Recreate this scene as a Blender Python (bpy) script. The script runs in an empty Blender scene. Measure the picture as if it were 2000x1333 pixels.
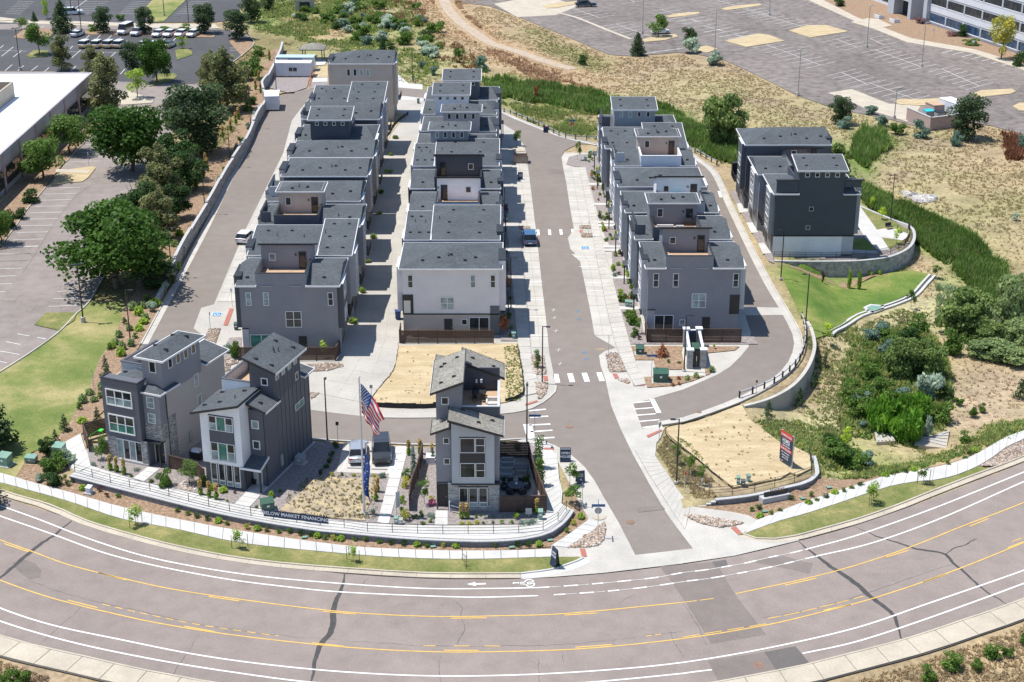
import bpy,bmesh,math,random
import numpy as np
from mathutils import Vector,Matrix
from mathutils.geometry import delaunay_2d_cdt
from math import radians,sin,cos,pi
# --------------------------- camera
rd=radians
S=bpy.context.scene
CAM_H=70.
TILT=rd(22.1)
FPX=3000.
cam_d=bpy.data.cameras.new('camera')
cam=bpy.data.objects.new('camera',cam_d)
S.collection.objects.link(cam)
cam.location=(0,0,CAM_H)
cam.rotation_euler=(rd(90)-TILT,0,0)
cam_d.sensor_width=36.
cam_d.lens=FPX/2000.*36.
cam_d.clip_start=1.
cam_d.clip_end=6000.
S.camera=cam
# --------------------------- light
SUN_EL=69.
SUN_AZ=(-.985,.17)
W=bpy.data.worlds.new('World')
S.world=W
W.use_nodes=True
wn=W.node_tree
bg=wn.nodes.get('Background') or wn.nodes.new('ShaderNodeBackground')
sky=wn.nodes.new('ShaderNodeTexSky')
sky.sky_type='NISHITA'
sky.sun_disc=False
sky.sun_elevation=rd(SUN_EL)
sky.sun_rotation=math.atan2(SUN_AZ[0],SUN_AZ[1])
sky.altitude=1600
sky.air_density=1.
sky.dust_density=.6
wn.links.new(sky.outputs[0],bg.inputs[0])
bg.inputs[1].default_value=.15
sd=bpy.data.lights.new('sun','SUN')
sun=bpy.data.objects.new('sun',sd)
S.collection.objects.link(sun)
sd.energy=5.
sd.angle=rd(.5)
sd.color=(1.,.955,.89)
_h=cos(rd(SUN_EL))
to_sun=Vector((SUN_AZ[0]*_h,SUN_AZ[1]*_h,sin(rd(SUN_EL)))).normalized()
sun.rotation_euler=to_sun.to_track_quat('Z','Y').to_euler()
S.view_settings.view_transform='Standard'
S.view_settings.look='None'
S.view_settings.exposure=.28
S.view_settings.gamma=1.
S.view_settings.use_curve_mapping=False
S.render.engine='CYCLES'
S.cycles.max_bounces=5
S.cycles.diffuse_bounces=3
S.cycles.glossy_bounces=2
S.cycles.transmission_bounces=2
S.cycles.transparent_max_bounces=4
COL=S.collection
RR=random.Random
RNG=RR(7)
# --------------------------- materials
def new_mat(name):
 m=bpy.data.materials.new(name)
 m.use_nodes=True
 nt=m.node_tree
 b=nt.nodes['Principled BSDF']
 return m,nt,b
def noise(nt,scale,detail=3.,rough=.55,vec=None,sx=None):
 n=nt.nodes.new('ShaderNodeTexNoise')
 n.inputs['Scale'].default_value=scale
 n.inputs['Detail'].default_value=detail
 n.inputs['Roughness'].default_value=rough
 g=nt.nodes.new('ShaderNodeNewGeometry')
 src=g.outputs['Position']
 if sx:
  mp=nt.nodes.new('ShaderNodeMapping')
  mp.inputs['Scale'].default_value=sx
  nt.links.new(src,mp.inputs[0])
  src=mp.outputs[0]
 nt.links.new(src,n.inputs['Vector'])
 return n.outputs['Fac']
def ramp(nt,fac,stops):
 r=nt.nodes.new('ShaderNodeValToRGB')
 el=r.color_ramp.elements
 while len(el)<len(stops):
  el.new(.5)
 for e,(p,c) in zip(el,stops):
  e.position=p
  e.color=(c[0],c[1],c[2],1)
 nt.links.new(fac,r.inputs[0])
 return r.outputs[0]
def mix(nt,a,b,fac,mode='MIX'):
 m=nt.nodes.new('ShaderNodeMix')
 m.data_type='RGBA'
 m.blend_type=mode
 for sock,v in((m.inputs[0],fac),(m.inputs[6],a),(m.inputs[7],b)):
  if isinstance(v,(int,float)):
   sock.default_value=v
  elif isinstance(v,tuple):
   sock.default_value=(v[0],v[1],v[2],1)
  else:
   nt.links.new(v,sock)
 return m.outputs[2]
def bump(nt,b,fac,dist,strength=1.):
 n=nt.nodes.new('ShaderNodeBump')
 n.inputs['Strength'].default_value=strength
 n.inputs['Distance'].default_value=dist
 nt.links.new(fac,n.inputs['Height'])
 nt.links.new(n.outputs[0],b.inputs['Normal'])
def sc(c,k):
 return(c[0]*k,c[1]*k,c[2]*k)
def MP(name,c,rough=.6,var=.12,scale=1.5,metal=0.,sp=.5,fine=12.,b_d=0.):
 m,nt,b=new_mat(name)
 f=noise(nt,scale,4)
 col=ramp(nt,f,[(.3,sc(c,1-var)),(.7,sc(c,1+var))])
 if fine:
  f2=noise(nt,fine,2)
  col2=ramp(nt,f2,[(.25,(1-var*.8,)*3),(.75,(1+var*.8,)*3)])
  col=mix(nt,col,col2,1.,'MULTIPLY')
  if b_d:
   bump(nt,b,f2,b_d)
 nt.links.new(col,b.inputs['Base Color'])
 b.inputs['Roughness'].default_value=rough
 b.inputs['Metallic'].default_value=metal
 b.inputs['Specular IOR Level'].default_value=sp
 return m
def MAS(name,c,var=.12,crack=0.,stain=.25):
 m,nt,b=new_mat(name)
 big=noise(nt,.045,4,.6)
 mid=noise(nt,.55,5,.6,sx=(1,1,1))
 fine=noise(nt,9.,2,.7)
 col=ramp(nt,big,[(.3,sc(c,1-var)),(.7,sc(c,1+var))])
 col=mix(nt,col,ramp(nt,mid,[(.25,(1-stain,)*3),(.6,(1,1,1)),(.8,(1.06,)*3)]),1.,'MULTIPLY')
 col=mix(nt,col,ramp(nt,fine,[(.25,(.86,)*3),(.75,(1.12,)*3)]),1.,'MULTIPLY')
 if crack:
  v=nt.nodes.new('ShaderNodeTexVoronoi')
  v.feature='DISTANCE_TO_EDGE'
  v.inputs['Scale'].default_value=.22
  g=nt.nodes.new('ShaderNodeNewGeometry')
  nz=nt.nodes.new('ShaderNodeTexNoise')
  nz.inputs['Scale'].default_value=.7
  nt.links.new(g.outputs['Position'],nz.inputs['Vector'])
  ad=nt.nodes.new('ShaderNodeVectorMath')
  ad.operation='MULTIPLY_ADD'
  nt.links.new(nz.outputs['Color'],ad.inputs[0])
  ad.inputs[1].default_value=(2.5,2.5,2.5)
  nt.links.new(g.outputs['Position'],ad.inputs[2])
  nt.links.new(ad.outputs[0],v.inputs['Vector'])
  cr=ramp(nt,v.outputs['Distance'],[(0.,(1-crack,)*3),(.018,(1,1,1))])
  msk=noise(nt,.06,3)
  mk=ramp(nt,msk,[(.48,(0,0,0)),(.6,(1,1,1))])
  crm=mix(nt,(1,1,1),cr,mk)
  col=mix(nt,col,crm,1.,'MULTIPLY')
 nt.links.new(col,b.inputs['Base Color'])
 b.inputs['Roughness'].default_value=.88
 b.inputs['Specular IOR Level'].default_value=.25
 bump(nt,b,fine,.01)
 return m
def MSD(name,c,pitch=.2,vertical=False,rough=.6,depth=.25):
 ""
 m,nt,b=new_mat(name)
 tc=nt.nodes.new('ShaderNodeTexCoord')
 sx=nt.nodes.new('ShaderNodeSeparateXYZ')
 nt.links.new(tc.outputs['Object'],sx.inputs[0])
 if vertical:
  a=nt.nodes.new('ShaderNodeMath');a.operation='ADD'
  nt.links.new(sx.outputs[0],a.inputs[0]);nt.links.new(sx.outputs[1],a.inputs[1])
  src=a.outputs[0]
 else:
  src=sx.outputs[2]
 d=nt.nodes.new('ShaderNodeMath');d.operation='DIVIDE'
 nt.links.new(src,d.inputs[0]);d.inputs[1].default_value=pitch
 f=nt.nodes.new('ShaderNodeMath');f.operation='FRACT'
 nt.links.new(d.outputs[0],f.inputs[0])
 ln=ramp(nt,f.outputs[0],[(0.,(1-depth,)*3),(.1,(1-depth,)*3),(.16,(1,1,1)),(1.,(1.03,)*3)])
 big=noise(nt,.5,4)
 col=ramp(nt,big,[(.3,sc(c,.93)),(.7,sc(c,1.07))])
 fine=noise(nt,6,3)
 col=mix(nt,col,ramp(nt,fine,[(.3,(.95,)*3),(.7,(1.05,)*3)]),1.,'MULTIPLY')
 col=mix(nt,col,ln,1.,'MULTIPLY')
 nt.links.new(col,b.inputs['Base Color'])
 b.inputs['Roughness'].default_value=rough
 bump(nt,b,f.outputs[0],.012,.6)
 return m
def M_shingle(name,c,var=.16,sx=1.,sy=1.):
 m,nt,b=new_mat(name)
 tc=nt.nodes.new('ShaderNodeTexCoord')
 mp=nt.nodes.new('ShaderNodeMapping')
 mp.inputs['Scale'].default_value=(sx,sy,1)
 nt.links.new(tc.outputs['Object'],mp.inputs[0])
 br=nt.nodes.new('ShaderNodeTexBrick')
 br.inputs['Scale'].default_value=1.
 br.inputs['Brick Width'].default_value=.32
 br.inputs['Row Height'].default_value=.16
 br.inputs['Mortar Size'].default_value=.012
 br.inputs['Bias'].default_value=0.
 br.inputs['Color1'].default_value=(*sc(c,1-var),1)
 br.inputs['Color2'].default_value=(*sc(c,1+var),1)
 br.inputs['Mortar'].default_value=(*sc(c,.55),1)
 nt.links.new(mp.outputs[0],br.inputs['Vector'])
 big=noise(nt,.35,5)
 col=mix(nt,br.outputs[0],ramp(nt,big,[(.3,(.85,)*3),(.7,(1.12,)*3)]),1.,'MULTIPLY')
 fine=noise(nt,5,3,.7)
 col=mix(nt,col,ramp(nt,fine,[(.3,(.82,)*3),(.7,(1.18,)*3)]),1.,'MULTIPLY')
 nt.links.new(col,b.inputs['Base Color'])
 b.inputs['Roughness'].default_value=.9
 b.inputs['Specular IOR Level'].default_value=.2
 return m
def M_glass(name,c,rough=.06):
 m,nt,b=new_mat(name)
 f=noise(nt,.8,2)
 col=ramp(nt,f,[(.35,sc(c,.6)),(.65,sc(c,1.5))])
 nt.links.new(col,b.inputs['Base Color'])
 b.inputs['Roughness'].default_value=rough
 b.inputs['Specular IOR Level'].default_value=.55
 return m
def M_leaf(name,c,var=.35,trans=.25):
 c=(c[0]*1.8,c[1]*1.75,c[2]*1.6)
 m,nt,b=new_mat(name)
 at=nt.nodes.new('ShaderNodeAttribute')
 at.attribute_name='tone'
 oi=nt.nodes.new('ShaderNodeObjectInfo')
 col=ramp(nt,at.outputs['Fac'],[(0.,sc(c,1-var)),(.5,c),(1.,(c[0]*(1+var*1.5),c[1]*(1+var),c[2]*(1+var)))])
 rr=ramp(nt,oi.outputs['Random'],[(0.,(.86,.9,.86)),(1.,(1.14,1.1,1.1))])
 col=mix(nt,col,rr,1.,'MULTIPLY')
 nt.links.new(col,b.inputs['Base Color'])
 b.inputs['Roughness'].default_value=.6
 b.inputs['Specular IOR Level'].default_value=.25
 if trans:
  t=nt.nodes.new('ShaderNodeBsdfTranslucent')
  nt.links.new(col,t.inputs[0])
  ms=nt.nodes.new('ShaderNodeMixShader')
  ms.inputs[0].default_value=trans
  nt.links.new(b.outputs[0],ms.inputs[1])
  nt.links.new(t.outputs[0],ms.inputs[2])
  nt.links.new(ms.outputs[0],nt.nodes['Material Output'].inputs[0])
 return m
def M_vcol(name,rough=.95,fine_amp=.3,fs=(.35,2.2),trans=0.):
 ""
 m,nt,b=new_mat(name)
 at=nt.nodes.new('ShaderNodeAttribute')
 at.attribute_name='Col'
 f1=noise(nt,fs[0],6,.65)
 f2=noise(nt,fs[1],4,.7)
 col=mix(nt,at.outputs['Color'],ramp(nt,f1,[(.28,(1-fine_amp,)*3),(.5,(1,1,1)),(.75,(1+fine_amp,)*3)]),1.,'MULTIPLY')
 col=mix(nt,col,ramp(nt,f2,[(.3,(1-fine_amp,)*3),(.7,(1+fine_amp,)*3)]),1.,'MULTIPLY')
 nt.links.new(col,b.inputs['Base Color'])
 b.inputs['Roughness'].default_value=rough
 b.inputs['Specular IOR Level'].default_value=.15
 if trans:
  t=nt.nodes.new('ShaderNodeBsdfTranslucent')
  nt.links.new(col,t.inputs[0])
  ms=nt.nodes.new('ShaderNodeMixShader')
  ms.inputs[0].default_value=trans
  nt.links.new(b.outputs[0],ms.inputs[1]);nt.links.new(t.outputs[0],ms.inputs[2])
  nt.links.new(ms.outputs[0],nt.nodes['Material Output'].inputs[0])
 else:
  bump(nt,b,f2,.12,.8)
 return m
def MPT(name,stops,scale,detail=6,fine=3.,famp=.25,b_d=.03,rough=.95,sx=None,fine2=None):
 m,nt,b=new_mat(name)
 f1=noise(nt,scale,detail,.65,sx=sx)
 f2=noise(nt,fine,4,.7)
 col=ramp(nt,f1,stops)
 col=mix(nt,col,ramp(nt,f2,[(.3,(1-famp,)*3),(.7,(1+famp,)*3)]),1.,'MULTIPLY')
 nt.links.new(col,b.inputs['Base Color'])
 b.inputs['Roughness'].default_value=rough
 b.inputs['Specular IOR Level'].default_value=.2
 bump(nt,b,f2,b_d)
 return m
MAT={}
MAT['road']=MAS('main_road_asphalt',(.262,.222,.198),.1,0.,.17)
MAT['street']=MAS('street_asphalt',(.218,.19,.168),.08,0.,.12)
MAT['lot']=MAS('parking_asphalt',(.262,.228,.208),.12,.45,.22)
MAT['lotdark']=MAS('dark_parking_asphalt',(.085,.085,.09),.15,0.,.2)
MAT['oldlot']=MAS('old_parking_asphalt',(.215,.188,.172),.2,.5,.5)
MAT['patch']=MAS('asphalt_patch',(.2,.172,.155),.08,0,.15)
MAT['patchdark']=MAS('dark_asphalt_patch',(.135,.124,.118),.08,0,.15)
MAT['sealant']=MP('crack_sealant',(.055,.053,.052),.8,.25,2.)
MAT['concrete']=MP('new_concrete',(.44,.42,.38),.85,.12,.35,fine=5,b_d=.004)
MAT['concrete2']=MP('alley_concrete',(.4,.38,.34),.85,.11,.25,fine=4,b_d=.004)
MAT['sidewalk']=MP('white_sidewalk_concrete',(.49,.485,.465),.85,.1,.4,fine=6,b_d=.004)
MAT['oldcon']=MP('old_tan_concrete',(.44,.39,.31),.88,.12,.4,fine=5,b_d=.004)
MAT['joint']=MP('concrete_joint',(.13,.12,.11),.95,.1)
MAT['paint']=MP('white_road_paint',(.72,.72,.7),.6,.1,1.5,fine=9)
MAT['paintworn']=MP('worn_white_paint',(.5,.48,.46),.7,.22,1.2,fine=5)
MAT['yellow']=MP('yellow_road_paint',(.66,.42,.1),.6,.12,1.5,fine=9)
MAT['bluepaint']=MP('blue_road_paint',(.05,.22,.42),.6,.1)
MAT['redpad']=MP('red_tactile_paving',(.36,.13,.1),.8,.12,2.)
MAT['mulch']=MPT('bark_mulch',[(.3,(.17,.11,.07)),(.5,(.28,.19,.125)),(.72,(.42,.32,.22))],3.,fine=12.,famp=.4,b_d=.05)
MAT['gravel']=MPT('grey_gravel',[(.3,(.17,.145,.14)),(.5,(.27,.24,.23)),(.72,(.38,.34,.33))],4.,fine=16.,famp=.35,b_d=.04)
MAT['cobble']=MPT('tan_cobble_bed',[(.3,(.12,.09,.07)),(.55,(.22,.17,.13)),(.72,(.3,.24,.19))],5.,fine=14.,famp=.3,b_d=.05)
MAT['straw']=MPT('straw_blanket',[(.3,(.36,.28,.16)),(.5,(.45,.36,.22)),(.7,(.54,.45,.29))],.5,fine=5.,famp=.16,b_d=.05,sx=(.5,1.6,1))
MAT['track']=MPT('dirt_track',[(.3,(.33,.26,.19)),(.7,(.48,.4,.31))],.8)
MAT['dryplot']=MPT('dry_weed_plot',[(.3,(.22,.19,.15)),(.45,(.34,.28,.2)),(.6,(.44,.36,.22)),(.75,(.5,.42,.26))],.9,fine=7.,famp=.3,b_d=.06)
MAT['lawn']=MPT('lawn_grass',[(.34,(.11,.155,.04)),(.47,(.17,.2,.06)),(.58,(.29,.265,.115)),(.72,(.4,.335,.17))],.11,fine=4.,famp=.22,b_d=.05)
MAT['lawn2']=MPT('verge_grass',[(.35,(.12,.15,.04)),(.55,(.2,.2,.075)),(.75,(.36,.3,.13))],.35,fine=5.,famp=.25,b_d=.05)
MAT['lawn3']=MPT('pond_lawn_grass',[(.34,(.075,.145,.025)),(.5,(.13,.19,.04)),(.7,(.27,.26,.09))],.13,fine=4.,famp=.25,b_d=.05)
MAT['wild']=M_vcol('wild_ground',fine_amp=.3,fs=(.3,1.7))
MAT['plants']=M_vcol('loose_plants',rough=.75,fine_amp=.15,trans=.45)
MAT['hillside']=MAT['wild']
MAT['shingle']=M_shingle('charcoal_shingles',(.092,.104,.115))
MAT['shinglet']=M_shingle('taupe_shingles',(.25,.24,.21),.22,2.,.5)
MAT['white']=MP('white_trim',(.7,.7,.7),.5,.04)
MAT['black']=MP('black_trim',(.022,.023,.026),.5,.1)
MAT['blackmetal']=MP('black_metal',(.02,.02,.021),.4,.1,sp=.6)
MAT['w_navy']=MSD('navy_siding',(.05,.062,.084))
MAT['w_dark']=MSD('charcoal_siding',(.1,.112,.132))
MAT['w_grey']=MSD('grey_siding',(.215,.222,.248),depth=.1)
MAT['w_mid']=MSD('mid_grey_siding',(.31,.325,.35),depth=.14)
MAT['w_light']=MSD('light_grey_siding',(.46,.475,.5),depth=.14)
MAT['w_white']=MSD('white_siding',(.74,.75,.78),depth=.18)
MAT['w_tan']=MSD('taupe_siding',(.43,.375,.335),depth=.1)
MAT['w_taupe']=MP('taupe_stucco',(.43,.395,.37),.85,.05,.5)
MAT['w_panel']=MP('charcoal_panel',(.1,.106,.128),.7,.05,.5)
MAT['w_panel2']=MP('slate_panel',(.08,.086,.105),.7,.05,.5)
MAT['w_stucco']=MP('pale_grey_stucco',(.39,.41,.44),.85,.05,.5)
MAT['w_lilac']=MP('pale_lilac_stucco',(.66,.635,.645),.85,.05,.5)
MAT['stone']=MPT('grey_ledge_stone',[(.3,(.1,.1,.105)),(.5,(.28,.275,.27)),(.7,(.55,.54,.53))],2.2,3,fine=6,famp=.3,b_d=.04,sx=(1,1,3.5))
MAT['stonep']=MPT('pale_grey_brick',[(.3,(.2,.195,.195)),(.5,(.36,.35,.34)),(.7,(.5,.49,.48))],2.2,3,fine=6,famp=.2,b_d=.03,sx=(1,1,3.5))
MAT['block']=MP('concrete_block',(.185,.185,.195),.9,.16,2.,fine=9,b_d=.02)
MAT['blockl']=MPT('pale_split_block',[(.3,(.2,.2,.195)),(.5,(.36,.355,.34)),(.7,(.52,.51,.49))],1.6,4,fine=5,famp=.2,b_d=.03)
MAT['cap']=MP('wall_cap',(.42,.42,.42),.85,.08,1.)
MAT['wood']=MP('dark_stained_wood',(.075,.045,.033),.7,.25,2.,fine=10)
MAT['deck']=MP('tan_deck_boards',(.44,.3,.2),.75,.15,2.,fine=9)
MAT['deckg']=MP('grey_deck_tiles',(.34,.29,.24),.8,.15,1.5)
MAT['glass']=M_glass('window_glass',(.025,.03,.034))
MAT['blind']=M_glass('window_blind_glass',(.22,.29,.3),.15)
MAT['green_glass']=M_glass('green_window_glass',(.05,.17,.13),.1)
MAT['blue_glass']=M_glass('blue_window_glass',(.03,.07,.13))
MAT['garage']=MSD('garage_door_grey',(.2,.19,.18),.5,depth=.3)
MAT['galv']=MP('galvanised_steel',(.55,.56,.57),.4,.08,metal=.3)
MAT['greenbox']=MP('utility_green',(.035,.095,.065),.5,.08)
MAT['palegreen']=MP('faded_utility_green',(.17,.3,.24),.55,.12)
MAT['greybox']=MP('utility_grey',(.33,.34,.33),.55,.1)
MAT['navy']=MP('navy_vinyl',(.012,.03,.075),.45,.1,.8)
MAT['signwhite']=MP('white_lettering',(.75,.76,.8),.5,.02)
MAT['red']=MP('red_vinyl',(.58,.045,.04),.5,.06)
MAT['signblue']=MP('street_sign_blue',(.035,.1,.25),.5,.06)
MAT['siltblack']=MP('black_silt_fabric',(.018,.02,.022),.8,.3,2.)
MAT['orange']=MP('orange_netting',(.6,.14,.07),.7,.15)
MAT['tyre']=MP('rubber',(.018,.018,.018),.8,.1)
MAT['rim']=MP('alloy',(.35,.35,.36),.35,.05,metal=.6)
MAT['carglass']=M_glass('car_glass',(.012,.014,.017),.04)
MAT['bark']=MP('bark',(.13,.1,.075),.9,.25,3.,fine=14)
MAT['roofwhite']=MP('white_membrane_roof',(.8,.8,.82),.6,.03,.15,fine=1.)
MAT['cladding']=MSD('ribbed_grey_cladding',(.4,.37,.37),1.1,depth=.15)
MAT['pinkcon']=MP('pinkish_precast',(.4,.3,.27),.8,.08)
MAT['officewhite']=MP('white_office_panel',(.62,.64,.68),.6,.04,.4)
MAT['officegrey']=MP('grey_office_panel',(.42,.45,.49),.6,.05,.4)
MAT['tealfab']=MP('teal_fabric',(.02,.42,.48),.7,.08)
MAT['cream']=MP('cream_cushion',(.66,.62,.57),.8,.06)
MAT['darkfab']=MP('charcoal_cushion',(.04,.042,.048),.8,.1)
MAT['green_plastic']=MP('bright_green_plastic',(.06,.55,.06),.5,.06)
MAT['bluebin']=MP('blue_bin_plastic',(.02,.06,.2),.5,.08)
MAT['manhole']=MP('rusty_iron',(.22,.14,.1),.8,.2)
MAT['water']=M_glass('creek_water',(.012,.02,.025),.08)
MAT['rock']=MP('tan_rock',(.4,.33,.27),.9,.2,3.,fine=10,b_d=.02)
MAT['rockg']=MP('grey_rock',(.42,.4,.38),.9,.22,2.,fine=8,b_d=.02)
MAT['pink']=MP('pink_flower',(.7,.06,.25),.6,.1)
MAT['yellowflower']=MP('yellow_flower',(.62,.48,.04),.6,.1)
def MFL(n,c,v=.38,t=.42):
 MAT[n]=M_leaf(n,c,v,t)
MFL('leaf_ash',(.036,.082,.014))
MFL('leaf_dark',(.03,.066,.02))
MFL('leaf_mid',(.075,.135,.03))
MFL('leaf_light',(.17,.26,.045))
MFL('leaf_lime',(.26,.36,.035))
MFL('leaf_olive',(.115,.13,.06))
MFL('leaf_pine',(.04,.07,.032))
MFL('leaf_blue',(.13,.2,.17))
MFL('leaf_silver',(.27,.34,.29))
MFL('leaf_willow',(.11,.165,.055))
MFL('leaf_yellow',(.25,.26,.055))
MFL('leaf_brown',(.22,.1,.055))
MFL('leaf_plum',(.1,.055,.065))
MFL('leaf_feather',(.4,.3,.13))
MFL('leaf_sage',(.16,.22,.1))
MFL('leaf_reed',(.075,.17,.02))
# --------------------------- mesh helper
class MB:
 def __init__(self):
  self.v=[];self.f=[];self.m=[]
 def quad(self,a,b,c,d,mi=0):
  n=len(self.v);self.v+=[a,b,c,d];self.f.append((n,n+1,n+2,n+3));self.m.append(mi)
 def tri(self,a,b,c,mi=0):
  n=len(self.v);self.v+=[a,b,c];self.f.append((n,n+1,n+2));self.m.append(mi)
 def poly(self,pts,mi=0):
  n=len(self.v);self.v+=list(pts);self.f.append(tuple(range(n,n+len(pts))));self.m.append(mi)
 def box(self,x0,x1,y0,y1,z0,z1,mi=0):
  n=len(self.v)
  self.v+=[(x0,y0,z0),(x1,y0,z0),(x1,y1,z0),(x0,y1,z0),(x0,y0,z1),(x1,y0,z1),(x1,y1,z1),(x0,y1,z1)]
  self.f+=[(n,n+3,n+2,n+1),(n+4,n+5,n+6,n+7),(n,n+1,n+5,n+4),(n+1,n+2,n+6,n+5),(n+2,n+3,n+7,n+6),(n+3,n,n+4,n+7)]
  self.m+=[mi]*6
 def hx(self,p,mi=0,top=None):
  ""
  n=len(self.v);self.v+=list(p)
  self.f+=[(n+3,n+2,n+1,n),(n+4,n+5,n+6,n+7),(n,n+1,n+5,n+4),(n+1,n+2,n+6,n+5),(n+2,n+3,n+7,n+6),(n+3,n,n+4,n+7)]
  self.m+=[mi,mi if top is None else top,mi,mi,mi,mi]
 def prism(self,pts,z0,z1,mi=0,top=None,bottom=False):
  ""
  a=sum(pts[i][0]*pts[(i+1)%len(pts)][1]-pts[(i+1)%len(pts)][0]*pts[i][1]for i in range(len(pts)))
  if a<0:pts=list(reversed(pts))
  n=len(self.v);k=len(pts)
  self.v+=[(p[0],p[1],z0) for p in pts]+[(p[0],p[1],z1) for p in pts]
  for i in range(k):
   j=(i+1)%k
   self.f.append((n+i,n+j,n+k+j,n+k+i));self.m.append(mi)
  self.f.append(tuple(range(n+k,n+2*k)));self.m.append(mi if top is None else top)
  if bottom:
   self.f.append(tuple(reversed(range(n,n+k))));self.m.append(mi)
 def tube(self,a,b,r0,r1=None,n=6,mi=0,cap=True):
  a=Vector(a);b=Vector(b)
  if r1 is None:r1=r0
  d=(b-a)
  if d.length<1e-6:return
  d.normalize()
  u=d.orthogonal().normalized();w=d.cross(u)
  k=len(self.v)
  for c,r in((a,r0),(b,r1)):
   for i in range(n):
    t=2*pi*i/n
    self.v.append(tuple(c+u*(r*cos(t))+w*(r*sin(t))))
  for i in range(n):
   j=(i+1)%n
   self.f.append((k+i,k+j,k+n+j,k+n+i));self.m.append(mi)
  if cap:
   self.f.append(tuple(range(k+n,k+2*n)));self.m.append(mi)
   self.f.append(tuple(reversed(range(k,k+n))));self.m.append(mi)
 def obox(self,c,u,w,hx,hy,z0,z1,mi=0):
  ""
  p=[]
  for z in(z0,z1):
   for sx,sy in((-1,-1),(1,-1),(1,1),(-1,1)):
    p.append((c[0]+u[0]*hx*sx+w[0]*hy*sy,c[1]+u[1]*hx*sx+w[1]*hy*sy,z))
  self.hx(p,mi)
 def mesh(self,name,mats,smo=False):
  me=bpy.data.meshes.new(name)
  me.from_pydata(self.v,[],self.f)
  for m in mats:me.materials.append(MAT[m]if isinstance(m,str) else m)
  if len(mats)>1:me.polygons.foreach_set('material_index',self.m)
  if smo:me.polygons.foreach_set('use_smooth',[True]*len(self.f))
  me.update()
  return me
 def to(self,name,mats,parent=None,smo=False,**kw):
  if isinstance(mats,str):mats=[mats]
  return link(name,self.mesh(name,mats,smo),parent,**kw)
def BXS(name,mat,parent,*bs):
 mb=MB()
 for b in bs:mb.box(*b)
 return mb.to(name,mat,parent)
def BX(name,mat,parent,*b):
 mb=MB();mb.box(*b);return mb.to(name,mat,parent)
def link(name,data,parent=None,label=None,cat=None,group=None,kind=None,loc=None,rot=None,scale=None):
 o=bpy.data.objects.new(name,data)
 COL.objects.link(o)
 if parent is not None:o.parent=parent
 if loc is not None:o.location=loc
 if rot is not None:o.rotation_euler=rot if isinstance(rot,tuple) else(0,0,rot)
 if scale is not None:o.scale=scale if isinstance(scale,tuple) else(scale,)*3
 tag(o,label,cat,group,kind)
 return o
def tag(o,label=None,cat=None,group=None,kind=None):
 if label:o['label']=label
 if cat:o['category']=cat
 if group:o['group']=group
 if kind:o['kind']=kind
 return o
def emp(name,loc,rot=0.,label=None,cat=None,group=None,scale=None):
 return link(name,None,None,label,cat,group,None,loc,(0,0,rot),scale)
def cpt(o,parent=None,label=None):
 c=o.copy();COL.objects.link(c)
 if parent is not None:c.parent=parent
 if label:c['label']=label
 for ch in list(o.children):cpt(ch,c)
 return c
# --------------------------- survey: photo point -> ground point
def U(px,py,z=0.):
 u=(px-1000.)/FPX;v=(666.5-py)/FPX
 dy=cos(TILT)+v*sin(TILT);dz=-sin(TILT)+v*cos(TILT)
 t=(z-CAM_H)/dz
 return(u*t,dy*t)
def fr(ox,oy,s):
 return lambda pts:[(ox+x/s,oy+y/s) for x,y in pts]
ZBL=fr(0,880,2.943);ZBM=fr(667,880,2.943);ZBR=fr(1333,880,2.943)
ZTL=fr(0,0,2.963);ZTM=fr(667,0,2.963);ZTR=fr(1333,0,2.963)
ZML=fr(0,440,2.963);ZMM=fr(667,440,2.963);ZMR=fr(1333,440,2.963)
ZL3=fr(0,230,4.598);ZR=fr(1600,540,3.7025);ZC=fr(0,0,5.);ZJ=fr(1180,560,6.667)
ZK=fr(1060,860,4.939);ZS=fr(960,540,6.061);ZW=fr(1100,240,5.556);ZQ=fr(740,840,4.348)
ZV=fr(0,780,6.665);ZO=fr(1640,0,5.556);ZG=fr(480,60,6.25);ZX=fr(1280,780,5.128)
ZP=fr(1420,260,4.9375);ZT=fr(1560,160,4.545);ZN=fr(960,0,3.704)
# --------------------------- the lie of the land
def seg_dist(P,A,B):
 ""
 P=np.asarray(P,float);best=np.full(len(P),1e9);side=np.zeros(len(P))
 for a,b in zip(A,B):
  d=b-a;L=(d*d).sum()+1e-12
  t=np.clip(((P-a)@d)/L,0,1)
  q=a+t[:,None]*d
  r=np.hypot(*(P-q).T)
  s=d[0]*(P[:,1]-a[1])-d[1]*(P[:,0]-a[0])
  m=r<best
  best[m]=r[m];side[m]=s[m]
 return best,np.sign(side)
def inside(P,poly):
 P=np.asarray(P,float);x,y=P[:,0],P[:,1]
 c=np.zeros(len(P),bool);n=len(poly)
 for i in range(n):
  x0,y0=poly[i];x1,y1=poly[(i+1)%n]
  if y0==y1:continue
  m=((y0>y)!=(y1>y))&(x<(x1-x0)*(y-y0)/(y1-y0)+x0)
  c^=m
 return c
def smo(pts,step=1.5,closed=False):
 ""
 p=[np.array(q[:2],float) for q in pts]
 n=len(p);out=[]
 rng=range(n if closed else n-1)
 for i in rng:
  if closed:
   a,b,c,d=p[i-1],p[i],p[(i+1)%n],p[(i+2)%n]
  else:
   b,c=p[i],p[i+1]
   a=p[i-1]if i else b*2-c
   d=p[i+2]if i+2<n else c*2-b
  k=max(1,int(np.hypot(*(c-b))/step))
  for j in range(k):
   t=j/k
   out.append(.5*((2*b)+(-a+c)*t+(2*a-5*b+4*c-d)*t*t+(-a+3*b-3*c+d)*t**3))
 if not closed:out.append(p[-1])
 return[tuple(q) for q in out]
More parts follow.
